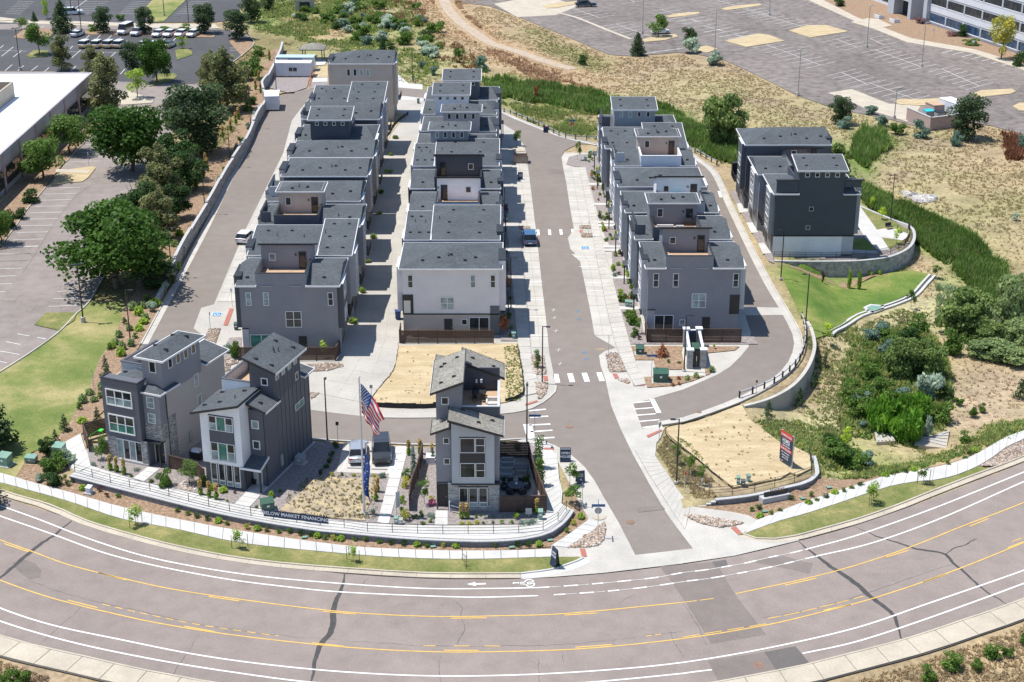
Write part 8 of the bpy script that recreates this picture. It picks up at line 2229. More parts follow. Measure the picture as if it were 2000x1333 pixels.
def blobs(R,H,n,seed,zmin=.3,k=.42,flat=.8):
 rr=RR(seed);out=[]
 for i in range(n):
  a=rr.uniform(0,2*pi);t=rr.random()**.6;z=rr.uniform(zmin,.9);w=math.sqrt(max(.05,1-((z-.55)/.5)**2))
  q=k*rr.uniform(.65,1.15);out.append((cos(a)*R*t*w*(1-q*.6),sin(a)*R*t*w*(1-q*.6),H*z,R*q,R*q,H*q*.42*flat))
 return out
def cones(R,H,n,seed,z0=.08,k=.5):
 rr=RR(seed);out=[]
 for i in range(n):
  z=z0+(1-z0)*(i+.5)/n;w=(1-z)**.75;a=i*2.4+rr.uniform(-.4,.4);q=w*k*rr.uniform(.8,1.15)+.08
  out.append((cos(a)*R*w*.55,sin(a)*R*w*.55,H*z,R*q,R*q,H*.085))
 return out
KIND={}
def proto(kind,R,H,blobs,n,size,leaf,trunk=None,**kw):
 seeds=(1,2);KIND[kind]=(R,H,[leafm('crown',blobs(s),n,size,s*17+len(kind),[leaf],**kw) for s in seeds],trunk)
proto('ash',5.6,9.5,lambda s:blobs(5.6,9.5,40,s,.22),10500,.42,'leaf_ash',trunkm(9.5,.32,8,4.5,1))
proto('locust',3.8,7.,lambda s:blobs(3.8,7,24,s+5,.3),4600,.34,'leaf_mid',trunkm(7,.2,6,3,2))
proto('pine_olive',3.1,9.,lambda s:cones(3.1,8.8,12,s,.1,.55)+blobs(3.,8.5,16,s+9,.15,.34),6200,.3,'leaf_olive',trunkm(9,.2,6,2.2,3,straight=.5),vert=.5)
proto('pine_dark',3.3,8.5,lambda s:blobs(3.3,8.3,26,s+20,.14,.36),6200,.3,'leaf_pine',trunkm(8.5,.2,6,2.4,4,straight=.5),vert=.5)
proto('pine_green',3.2,8.,lambda s:blobs(3.2,7.8,22,s+40,.14,.38),5600,.32,'leaf_dark',trunkm(8,.2,6,2.4,5,straight=.5),vert=.4)
proto('spruce',2.2,7.5,lambda s:cones(2.2,7.5,22,s+3,.05,.62),3600,.28,'leaf_pine',trunkm(7.5,.14,0,1,6,straight=.8),up=0.)
proto('round_tree',2.1,4.8,lambda s:blobs(2.1,4.8,12,s+60,.35,.45),1500,.28,'leaf_mid',trunkm(4.8,.1,5,1.6,7))
proto('light_tree',2.1,5.,lambda s:blobs(2.1,5.,9,s+70,.32,.4),1000,.27,'leaf_light',trunkm(5,.09,5,1.6,8))
proto('yellow_tree',3.2,7.5,lambda s:blobs(3.,7.5,20,s+80,.2,.36),2600,.32,'leaf_yellow',trunkm(7.5,.16,6,2.2,9))
proto('willow',4.,6.,lambda s:blobs(4,6,24,s+90,.08,.36),5600,.34,'leaf_willow',trunkm(6,.16,8,3,10,.1),aspect=1.7,vert=.5)
proto('willow_grey',4.4,5.,lambda s:blobs(4.4,5,24,s+95,.08,.34),5200,.34,'leaf_sage',trunkm(5,.14,8,3,11,.1),aspect=1.7,vert=.5)
proto('bush_green',2.,2.6,lambda s:blobs(2,2.6,12,s+100,.1,.45),1500,.26,'leaf_mid',None,aspect=1.5,vert=.4)
proto('bush_dark',2.,2.4,lambda s:blobs(2,2.4,12,s+110,.1,.45),1500,.24,'leaf_dark',None)
proto('reed_mound',2.4,2.2,lambda s:blobs(2.4,2.2,14,s+120,.1,.42),2600,.42,'leaf_reed',None,aspect=2.6,vert=.85)
proto('silver',1.6,2.,lambda s:blobs(1.6,2.,12,s+130,.1,.4),1300,.26,'leaf_silver',None,aspect=2.,vert=.6)
proto('blue_bush',1.5,2.,lambda s:blobs(1.5,2.,11,s+135,.1,.42),1200,.22,'leaf_blue',None,aspect=1.6,vert=.5)
proto('young_pine',.95,2.6,lambda s:cones(.95,2.6,12,s+7,.06,.6),700,.17,'leaf_pine',trunkm(2.4,.04,0,.5,12,straight=.8),vert=.4)
proto('columnar',.55,4.,lambda s:[(RR(s*50+i).uniform(-.15,.15),RR(s*70+i).uniform(-.15,.15),.6+3.2*i/9,.42,.42,.4) for i in range(10)],800,.17,'leaf_mid',trunkm(3.6,.045,0,.5,13,straight=.9))
proto('blue_column',.6,4.,lambda s:[(RR(s*51+i).uniform(-.1,.1),0,.25+3.4*i/9,.55-.035*i,.55-.035*i,.36) for i in range(10)],900,.17,'leaf_blue',None,vert=.6)
proto('lime_sapling',.85,3.3,lambda s:blobs(.85,3.3,8,s+150,.42,.42),360,.19,'leaf_lime',trunkm(3.2,.035,4,.7,14,straight=.7))
proto('sapling',.9,3.4,lambda s:blobs(.9,3.4,8,s+160,.42,.42),420,.19,'leaf_light',trunkm(3.3,.04,4,.7,15,straight=.7))
proto('green_sapling',1.1,3.2,lambda s:blobs(1.1,3.2,9,s+165,.4,.42),620,.2,'leaf_mid',trunkm(3.1,.045,5,.8,16,straight=.7))
proto('bare_sapling',.6,3.,lambda s:blobs(.6,3.,6,s+170,.55,.42),60,.14,'leaf_sage',trunkm(2.8,.03,9,.55,17,.45,.7))
proto('shrub',.55,.75,lambda s:blobs(.55,.75,7,s+180,.15,.5),260,.13,'leaf_mid',None)
proto('shrub_dark',.55,.7,lambda s:blobs(.55,.7,7,s+185,.15,.5),260,.13,'leaf_dark',None)
proto('shrub_lime',.5,.6,lambda s:blobs(.5,.6,7,s+190,.15,.5),240,.13,'leaf_light',None)
proto('shrub_yellow',.5,.7,lambda s:blobs(.5,.7,7,s+195,.15,.5),240,.13,'leaf_yellow',None)
proto('shrub_plum',.45,.5,lambda s:blobs(.45,.5,6,s+200,.15,.5),200,.12,'leaf_plum',None)
proto('shrub_sage',.6,.6,lambda s:blobs(.6,.6,7,s+205,.15,.5),260,.13,'leaf_blue',None)
proto('brown_conifer',1.2,2.2,lambda s:cones(1.2,2.2,12,s+9,.05,.65),900,.19,'leaf_brown',None)
proto('brown_shrub',.6,.6,lambda s:blobs(.6,.6,7,s+215,.15,.5),200,.14,'leaf_brown',None)
proto('grass_clump',.4,.75,lambda s:[(0,0,.26,.32,.32,.34)],200,.16,'leaf_sage',None,aspect=2.6,vert=.95)
proto('green_clump',.4,.75,lambda s:[(0,0,.26,.34,.34,.34)],200,.16,'leaf_light',None,aspect=2.6,vert=.95)
proto('pink_pot',.4,.6,lambda s:[(0,0,.35,.4,.4,.25)],160,.13,'pinkleaf' if 'pinkleaf' in MAT else 'pink',None)
def feather():
 a=leafm('crown',[(0,0,.28,.14,.14,.32)],150,.11,5,['leaf_light'],aspect=2.6,vert=.98);b=leafm('plumes',[(0,0,.98,.11,.11,.4)],170,.1,6,['leaf_feather'],aspect=2.8,vert=.98);return a,b
FE=feather()
def fgrass(px,label,s=1.,group='feather grasses by the model homes'):
 g=G(*px);r=emp('feather_grass',(g[0],g[1],g[2]+.03),RNG.uniform(0,6),label,'ornamental grass',group);r.scale=(s,s,s);link('foliage',FE[0],r);link('plumes',FE[1],r);return r
_cnt=[0]
NAMES=dict(ash='ash_tree',locust='broadleaf_tree',pine_olive='pine_tree',pine_dark='pine_tree',pine_green='pine_tree',spruce='spruce_tree',round_tree='broadleaf_tree',light_tree='broadleaf_tree',yellow_tree='broadleaf_tree',willow='willow_tree',willow_grey='willow_tree',young_pine='young_pine',columnar='columnar_tree',blue_column='juniper',lime_sapling='sapling',sapling='sapling',green_sapling='sapling',bare_sapling='sapling',reed_mound='reed_mound',brown_conifer='dead_conifer',grass_clump='grass_clump',green_clump='grass_clump',pink_pot='flowers')
def topz(px,hp):
 g=G(*px);lo,hi=g[2],g[2]+40
 for _ in range(30):
  m=(lo+hi)/2;d=g[1]*cos(TILT)-(m-CAM_H)*sin(TILT);v=g[1]*sin(TILT)+(m-CAM_H)*cos(TILT)
  if 666.5-FPX*v/d>px[1]-hp:lo=m
  else:hi=m
 return lo-g[2]
def plnt(kind,px,wp,hp,label,group=None,leaf=None,cat=None,stakes=False):
 ""
 R,Hh,meshes,tk=KIND[kind];g=G(*px);pm=FPX/(g[1]*cos(TILT)-(g[2]-CAM_H)*sin(TILT))
 rad=wp/pm/2;al=math.atan2(CAM_H-g[2],g[1]);Hw=max(topz(px,hp)-rad*.55*math.tan(al),.3*topz(px,hp))
 _cnt[0]+=1;i=_cnt[0]
 if cat is None:cat='tree' if tk is not None and Hh>2.4 else 'shrub'
 if 'clump' in kind:cat='ornamental grass'
 me=meshes[i%2]
 if leaf:me=me_var(me,leaf)
 sx=rad/R;sz=Hw/Hh
 nm=NAMES.get(kind,'shrub')
 r=emp(nm,(g[0],g[1],g[2]-.02),(i*2.399)%6.28,label,cat,group);r.scale=(sx,sx,sz)
 link('crown' if cat=='tree' else 'foliage',me,r)
 if tk is not None:link('trunk',tk,r)
 if stakes:
  for a in(.3,3.4):
   mb=MB();x,y=.75/sx*cos(a),.3/sx*sin(a);mb.tube((x,y,0),(x,y,1.5/sz),.03/sx,n=5);mb.to('stake','wood',r)
 return r
_mv={}
def me_var(me,leaf):
 k=(me.name,leaf)
 if k not in _mv:
  c=me.copy();c.materials.clear();c.materials.append(MAT[leaf]);_mv[k]=c
 return _mv[k]
TBW={}
for k,px,w_,h_,lab in(('ash',(228,562),208,165,'huge bright green ash, lowest tree of the belt beside the left lot'),('ash',(258,335),135,130,'large green ash spreading over the left lot, in the middle of the belt'),('pine_dark',(390,300),118,135,'big dark bushy pine right of the middle ash, against the block wall'),('pine_olive',(443,215),92,120,'tall olive pine near the top of the belt'),('pine_olive',(415,180),60,78,'slimmer olive pine behind the tall olive one near the bend'),('pine_olive',(318,388),88,105,'pale olive pine in front of the middle ash'),('pine_green',(352,350),75,95,'dark green pine between the pale olive pine and the big dark pine'),('pine_green',(270,440),72,88,'round dark green pine at the lot edge above the huge ash'),('pine_olive',(318,468),78,95,'olive pine next to the block wall above the huge ash'),('pine_dark',(250,495),76,88,'blue green pine just behind the huge ash'),('pine_green',(345,428),62,70,'low dark pine under the wall, right of the olive pines'),('pine_green',(372,372),62,84,'dark pine filling the gap under the big bushy pine'),('pine_olive',(292,428),60,78,'olive pine between the two ash trees'),('pine_olive',(468,195),46,66,'narrow olive pine leaning to the wall bend'),('pine_dark',(345,250),60,62,'dark tree behind the middle ash at the lot edge'),('pine_green',(290,520),64,74,'dark pine right of the huge ash against the wall'),('bush_green',(490,155),48,48,'bright green bush at the top of the belt near the cabins'),('pine_dark',(300,560),90,55,'dark low bush in the shade under the huge ash'),('pine_olive',(210,222),78,112,'big olive pine at the corner of the white roofed building'),('pine_olive',(182,142),46,58,'olive pine rising behind the corner of the white roof'),('pine_dark',(260,140),48,62,'dark open crowned tree behind the white roof'),('ash',(307,162),68,88,'bright green tree on the island below the fleet cars'),('light_tree',(268,193),46,58,'small light green tree on the tan island'),('light_tree',(357,96),24,28,'tiny yellowish tree on the island at the end of the fleet row'),('round_tree',(77,107),56,64,'round green tree on the island left of the plain white sedan'),('pine_olive',(121,138),48,78,'narrow olive pine in the dark lot above the white roof'),('spruce',(122,64),48,66,'dark conifer with wide skirt at the upper left'),('round_tree',(42,58),26,27,'small pale round tree at the upper left corner'),('spruce',(67,42),13,20,'tiny conifer by the access strip'),('light_tree',(92,37),22,42,'slender pale tree at the top left'),('pine_dark',(203,65),42,54,'dark pine between the sedan and the white van'),('pine_dark',(284,67),42,56,'dark pine right of the white van'),('pine_dark',(400,66),50,62,'dense dark pine at the right end of the fleet hedge'),('pine_dark',(462,78),60,62,'wide dark pine at the corner of the dark lot'),('pine_dark',(490,44),50,54,'dark pine at the top edge behind the corner pine'),('pine_dark',(524,20),30,34,'small dark pine next to the culvert'),('locust',(85,352),92,92,'full green tree before the building windows, left of the straw island'),('locust',(138,300),88,80,'full green tree further along the building wall'),('locust',(2,478),60,80,'green tree cut by the left edge of the photo'),('bush_dark',(58,396),46,30,'low wide shrub with a brown bare patch beside the lot kerb'),('bush_dark',(38,428),34,24,'low green shrub beside the lot kerb, below the brown patched one'),('bush_green',(180,262),36,18,'low green shrub at the end of the building wall'),('bush_dark',(14,445),50,40,'dark green shrub at the left edge'),('bush_green',(180,62),26,14,'low green hedge shrub left of the white van'),('bush_green',(322,62),34,12,'green hedge shrub behind the fleet cars'),('bush_green',(362,62),28,16,'rounder hedge shrub behind the fleet cars'),('bush_green',(235,40),18,14,'yellow green bush by the access strip'),):
 if TBW.get(lab.split()[-1],0) or px[0]>205 and px[1]>170 and k!='bush_green':w_*=1.14;h_*=1.1
 plnt(k,px,w_,h_,lab,None)
plnt('spruce',(-25,880),120,150,'large dark spruce cut by the lower left edge of the photo');plnt('spruce',(-40,990),90,110,'second dark spruce, lower at the left edge')
for k,px,w_,h_,lab in(('round_tree',(897,122),24,34,'small dark green tree alone on the meadow near the dirt track'),('blue_bush',(942,136),30,27,'round blue green shrub on the meadow above the middle row'),('bush_dark',(1139,126),26,21,'round dark shrub on the dry slope below the old car park'),('brown_shrub',(1048,194),18,26,'dark dead shrub in the green band'),('spruce',(748,106),22,34,'blue green spruce in the thicket at the top'),('silver',(760,46),26,18,'silvery shrub at the top of the thicket'),('silver',(709,62),24,20,'silvery shrub left of the blue spruce'),('silver',(826,96),24,16,'silvery shrub near the far lamp'),('silver',(745,82),28,24,'silver grey shrub just left of the blue spruce'),('blue_bush',(825,134),16,14,'small blue shrub by the far lamp'),('light_tree',(831,150),12,24,'thin yellow tree by the far lamp'),('blue_bush',(848,146),22,16,'small blue green tree behind the top house of the middle row'),('spruce',(1245,108),34,46,'spruce at the lower kerb of the old car park'),('round_tree',(1286,72),44,44,'small spreading tree over the white sedan in the old car park'),('pine_green',(1346,90),32,42,'small dark pine beside the silver shrub of the old car park'),('silver',(1348,103),36,28,'silver shrub in front of the small dark pine'),('silver',(1397,126),36,28,'silver shrub right under the grey lamp'),('willow',(1418,284),92,108,'big round willow standing in the green band right of the third row'),('willow',(1632,345),62,70,'green willow behind the dark houses beyond the ring lane'),('pine_dark',(1640,242),54,58,'dark pine on the slope left of the mauve enclosure'),('blue_bush',(1648,250),30,25,'blue shrub at the foot of the slope pine'),('blue_bush',(1701,224),28,18,'blue green shrub right of the slope pine'),('blue_bush',(1723,246),26,24,'blue green shrub below the pale drive'),('bush_green',(1752,262),32,26,'loose green shrub before the mauve enclosure'),('blue_bush',(1799,269),36,37,'upright blue green shrub before the enclosure wall'),('pine_dark',(1888,272),84,92,'largest dark pine, right of the mauve enclosure'),('blue_bush',(1866,284),28,28,'blue shrub at the foot of the largest pine'),('yellow_tree',(1955,116),60,88,'yellow green tree before the office windows'),('bush_dark',(1880,72),26,26,'dark green shrub on the office bed'),('bush_dark',(1640,12),30,18,'shrub at the left end of the office bed'),('shrub_plum',(1800,46),40,14,'purple shrub below the office corner'),('shrub_plum',(1865,70),34,12,'purple shrub by the office windows'),('bush_green',(1900,88),40,14,'yellow green low hedge on the office bed'),('bush_dark',(1990,130),40,30,'dark shrub right of the yellow tree'),('blue_bush',(1995,292),26,28,'blue green shrub at the right edge'),('silver',(1984,430),16,14,'small silvery shrub on the dry slope at right'),('green_sapling',(1128,314),15,38,'slim green young tree on the gravel island at the bend'),('green_sapling',(1009,286),20,36,'young tree on the tan island by the skip'),('lime_sapling',(632,700),18,36,'lime green young tree behind the left fence'),('columnar',(1049,720),14,38,'slim dark young tree in the cobble island left of the crossing'),('columnar',(1052,915),20,64,'narrow green tree at the back of the patio fence'),('columnar',(1055,950),20,56,'narrow green tree in front of the other beside the patio fence'),('blue_column',(808,930),17,62,'slim blue juniper left of the stained fence'),('blue_column',(845,905),11,34,'blue juniper peeking out behind the taupe roofed home'),('green_sapling',(1113,948),34,44,'leafy young tree on the corner mulch, upper of two'),('green_sapling',(1117,986),38,46,'leafy young tree on the corner mulch, lower of two, casting a dark shadow'),('green_sapling',(829,985),26,52,'round young tree left of the rightmost model home'),('lime_sapling',(1615,670),24,42,'bright lime sapling at the end of the drain channel'),('lime_sapling',(1651,878),24,46,'bright lime sapling near the sales board slope'),('green_sapling',(1779,603),20,44,'young tree beside the drain channel'),('green_sapling',(1829,545),22,28,'small tree at the upper end of the drain channel'),('lime_sapling',(1703,408),12,24,'left lime sapling beside the patio of the navy house'),('lime_sapling',(1722,430),18,26,'right lime sapling beside the patio of the navy house'),('lime_sapling',(1751,478),18,34,'lime green tree inside the round patio'),('green_sapling',(1320,905),22,42,'first young tree on the grass left of the straw corner lot'),('green_sapling',(1346,925),26,44,'second young tree on the grass left of the straw corner lot'),('green_sapling',(1372,945),24,40,'third young tree on the grass, nearest the stepped wall'),('young_pine',(1611,718),18,32,'small pine on the slope near the ring wall, top of four'),('young_pine',(1591,758),20,36,'small pine on the slope, second of four'),('young_pine',(1561,792),24,38,'small pine on the slope, third of four'),('young_pine',(1500,816),24,36,'small pine below the concrete wall, lowest of four'),('young_pine',(1992,778),32,42,'small dark pine at the right edge of the photo'),('willow',(1880,650),118,98,'large grey green willow with bare twigs, centre of the creek thicket'),('willow',(1755,735),84,84,'willow at the left of the creek thicket'),('willow',(1806,735),80,80,'willow in the middle of the creek thicket'),('willow',(1918,668),78,55,'bright green willow bush right of the large one'),('willow_grey',(1982,640),112,110,'pale grey green willow at the right edge, upper'),('willow_grey',(1990,672),90,60,'pale willow mass at the right edge, middle'),('willow_grey',(1945,704),110,44,'low pale sage thicket above the bare ground'),('willow_grey',(1990,712),70,40,'low pale thicket at the right edge, lowest'),('bush_green',(1858,692),52,52,'fresh green bush between the willows'),('silver',(1814,778),52,50,'striking silver shrub above the creek'),('reed_mound',(1722,840),66,62,'bright green reed mound left of the water'),('reed_mound',(1783,822),60,56,'tall bright green reeds right of the water, upper'),('reed_mound',(1768,858),66,58,'bright green reeds right of the water, lower'),('bush_green',(1676,815),58,46,'blue green bush left of the reed mound',),('silver',(1811,855),24,46,'thin silvery bush right of the lower reeds'),('bush_green',(1690,780),48,34,'olive bush on the creek bank'),('bush_green',(1720,770),50,36,'green bush behind the reed mound'),('bush_green',(1760,790),40,30,'green bush above the creek pool'),('bush_green',(1882,864),32,24,'green shrub on dry ground right of the concrete apron'),('bush_green',(1900,814),20,22,'round shrub on the dry bank, left of a pair'),('bush_green',(1918,804),18,18,'round shrub on the dry bank, right of a pair'),('bush_green',(1872,790),20,16,'small shrub above the pair on the dry bank'),('bush_green',(1863,1305),56,36,'sprawling green shrub beyond the south walk'),('bush_green',(1908,1308),28,24,'round shrub right of the sprawling one beyond the south walk'),('bush_green',(1938,1284),46,30,'yellow flowering shrub beyond the south walk'),('bush_green',(1968,1282),24,22,'small shrub at the far right beyond the south walk'),('bush_green',(1810,1330),40,34,'shrub at the bottom edge beyond the south walk'),('bush_green',(1999,1258),22,24,'shrub at the right edge beyond the south walk'),('bush_green',(15,1335),40,30,'green shrub at the bottom left corner'),('bush_green',(42,1333),40,34,'green shrub beside the one at the bottom left corner'),('brown_conifer',(1293,698),28,30,'brown dried conifer on the mulch beside the bin store'),('sapling',(266,1028),36,42,'staked young tree on the front verge, leftmost of four'),('sapling',(469,1072),28,44,'staked young tree on the front verge, second of four'),('sapling',(690,1099),22,34,'staked young tree on the front verge, third of four'),('bare_sapling',(907,1106),14,26,'almost bare staked sapling on the front verge, rightmost of four'),('sapling',(1701,986),36,46,'staked young tree on the right verge, nearer the entrance'),('green_sapling',(1803,945),26,44,'staked young tree on the right verge, further along the road'),):
 plnt(k,px,w_,h_,lab,None,stakes=('staked' in lab))
FS=[(z,'L') for z in((390,200),(430,180),(475,225),(380,165),(507,198),(575,236),(612,264),(683,268),(1025,352),(1082,370),(1135,384),(1197,400),(1255,412),(1305,424),(1425,450),(1480,457),(1540,465),(1605,474),(1665,477),(1730,485),(1790,491),(1825,498),(1867,508),(1918,514),(1960,515))]+[(z,'M') for z in((80,518),(142,524),(218,533),(288,538),(360,545),(435,548),(492,553),(587,554),(657,556),(737,552),(805,550),(877,557),(1017,552),(1075,550),(1135,546),(1300,468),(1333,426),(1377,388))]
ORD='first second third fourth fifth sixth seventh eighth ninth tenth eleventh twelfth thirteenth fourteenth fifteenth sixteenth seventeenth eighteenth nineteenth twentieth'.split()
def ordi(n):
 if n<20:return ORD[n]
 t={2:'twenty',3:'thirty',4:'forty'}[(n+1)//10];u=(n+1)%10
 return t+'-'+ORD[u-1]if u else{20:'twentieth',30:'thirtieth',40:'fortieth'}[n+1]
FS=sorted(FS,key=lambda z:rz(ZBL if z[1]=='L' else ZBM,z[0])[0])
kinds=['shrub','shrub_dark','shrub','green_clump','shrub','shrub_dark','green_clump','shrub_yellow','shrub']
for i,(z,s) in enumerate(FS):
 px=rz(ZBL if s=='L' else ZBM,z);k='shrub_plum' if i in(5,6) else kinds[(i*5)%9]
 look=dict(shrub='round green shrub',shrub_dark='dark green shrub',green_clump='fresh green grass clump',shrub_yellow='yellowish shrub',shrub_plum='small plum coloured shrub')[k]
 plnt(k,px,15 if k!='shrub_plum' else 12,12,'%s, %s plant from the left in the front mulch strip'%(look,ordi(i)),'shrubs in the front mulch strip')
RS=sorted([(400,348),(440,335),(445,385),(505,372),(560,350),(625,283),(745,262),(725,310),(773,296),(825,275),(873,252),(922,242),(970,222),(1022,206),(1165,152),(1210,142),(1232,132),(1280,130),(1330,122),(1520,86),(1620,50),(1655,26),(1685,8)])
for i,z in enumerate(RS):
 k=['shrub','shrub_dark','green_clump','shrub'][i%4]
 plnt(k,rz(ZBR,z),15,12,'%s, %s plant from the left along the right sidewalk'%(dict(shrub='round green shrub',shrub_dark='dark green shrub',green_clump='fresh green grass clump')[k],ordi(i)),'shrubs beside the right sidewalk')
LOOK=dict(shrub='green shrub',shrub_dark='dark green shrub',shrub_lime='lime green shrub',shrub_sage='blue sage shrub',brown_shrub='brown shrub',grass_clump='pale grass clump',green_clump='green grass clump',bush_green='leafy bush',shrub_plum='plum shrub',silver='silvery shrub',blue_bush='blue green shrub',bush_dark='dark bush')
rr=RR(4)
SLOPE=[ZML([z])[0]for z in((650,710),(672,690),(725,575),(770,490),(805,610),(840,545),(780,655),(710,720),(700,755),(520,980),(465,1068),(480,1028),(476,1142),(590,950),(575,1000),(545,1020),(805,520),(830,480),(860,440),(1000,240),(1020,215),(985,320),(960,370),(935,400),(880,480),(690,650),(640,720),(1010,120),(1040,60),(1085,90),(1060,150),(760,700),(830,570),(750,610))]
for i,px in enumerate(SLOPE):
 k=['green_clump','grass_clump','shrub','grass_clump'][i%4]
 plnt(k,px,rr.uniform(13,20),rr.uniform(13,21),LOOK[k]+', '+ordi(sorted(SLOPE,key=lambda q:-q[1]).index(px))+' from the bottom on the mulch slope left of the lane','tufted plants on the mulch slope')
for i,z in enumerate(((1290,800),(1250,850),(1190,960),(1200,990),(1180,1030),(1140,1100),(1380,690),(1560,350),(1500,470),(1510,540),(1365,720),(1335,760),(1480,520),(1430,620))):
 fgrass(ZTL([z])[0],'tan feather grass between the pines and the block wall',1.6,'feather grasses behind the block wall')
for i,z in enumerate(((1480,690),(1440,750),(1395,830),(1370,870),(1345,920),(1300,1010),(1270,1060),(1240,1110),(1215,1160),(1190,1230),(1160,1270))):
 plnt(['silver','blue_bush','bush_green'][i%3],ZTL([z])[0],13,15,'sage coloured perennial at the foot of the block wall','perennials at the foot of the block wall')
for i,z in enumerate(((1020,260),(1050,180),(985,330),(955,390),(905,470),(880,500))):
 plnt(['green_clump','silver'][i%2],ZML([z])[0],20,20,'perennial below the lower end of the block wall','perennials at the lower wall end')
for px,w_,h_,k,lab in(((208,735),22,42,'young_pine','dark young conifer on the mulch left of the leftmost model home'),((127,842),26,36,'young_pine','dark young conifer at the lawn edge above the path'),((110,875),28,38,'young_pine','young pine just above the green cabinets'),((92,890),34,40,'pine_green','dark bush hiding a green cabinet'),((192,838),26,44,'young_pine','olive young pine against the left side of the leftmost home'),((105,922),54,44,'bush_green','large blue green shrub left of the path end'),((128,905),40,34,'silver','sage shrub left of the path end'),((105,945),50,30,'bush_dark','low spreading shrub at the left end of the front mulch'),((77,940),18,18,'silver','small silver shrub beside the sidewalk, far left'),((199,898),30,44,'round_tree','reddish green shrub tree before the play corner fence'),((325,948),34,36,'bush_green','broad leafed green shrub between the two left homes'),((370,945),46,50,'yellow_tree','olive shrub tree between the two left homes'),((396,950),22,24,'bush_dark','dark shrub at the corner of the middle home'),((460,700),26,36,'bush_green','leafy shrub in the gravel left of the nearest left row house'),((447,690),20,22,'silver','pale shrub in the gravel left of the nearest left row house')):
 plnt(k,px,w_,h_,lab,None,leaf='leaf_willow' if 'olive' in lab and k=='yellow_tree' else None)
F13=fr(130,780,6.667)
for i,(f,z) in enumerate(((F13,(570,925)),(F13,(655,950)),(F13,(752,980)),(F13,(1745,1250)),(F13,(1860,1280)),(F13,(1955,1310)))):
 fgrass(rz(f,z),('left feather grass before the leftmost home','middle feather grass before the leftmost home','right feather grass before the leftmost home','left feather grass before the middle home','middle feather grass before the middle home','right feather grass before the middle home')[i],1.25)
for i,(f,z) in enumerate(((ZQ,(700,755)),(ZQ,(748,755)),(ZQ,(252,215)),(ZQ,(350,205)),(ZQ,(452,240)),(ZQ,(1342,715)),(ZBM,(208,240)),(ZBM,(198,292)))):
 fgrass(rz(f,z),('left of two blond grasses by the front windows of the rightmost home','right of two blond grasses by the front windows of the rightmost home','feather grass at the back left of the blue juniper','feather grass at the back end of the stained fence','feather grass behind the air conditioner','blond grass at the front patio corner','upper feather grass beside the flagpole lot','lower feather grass beside the flagpole lot')[i],1.2)
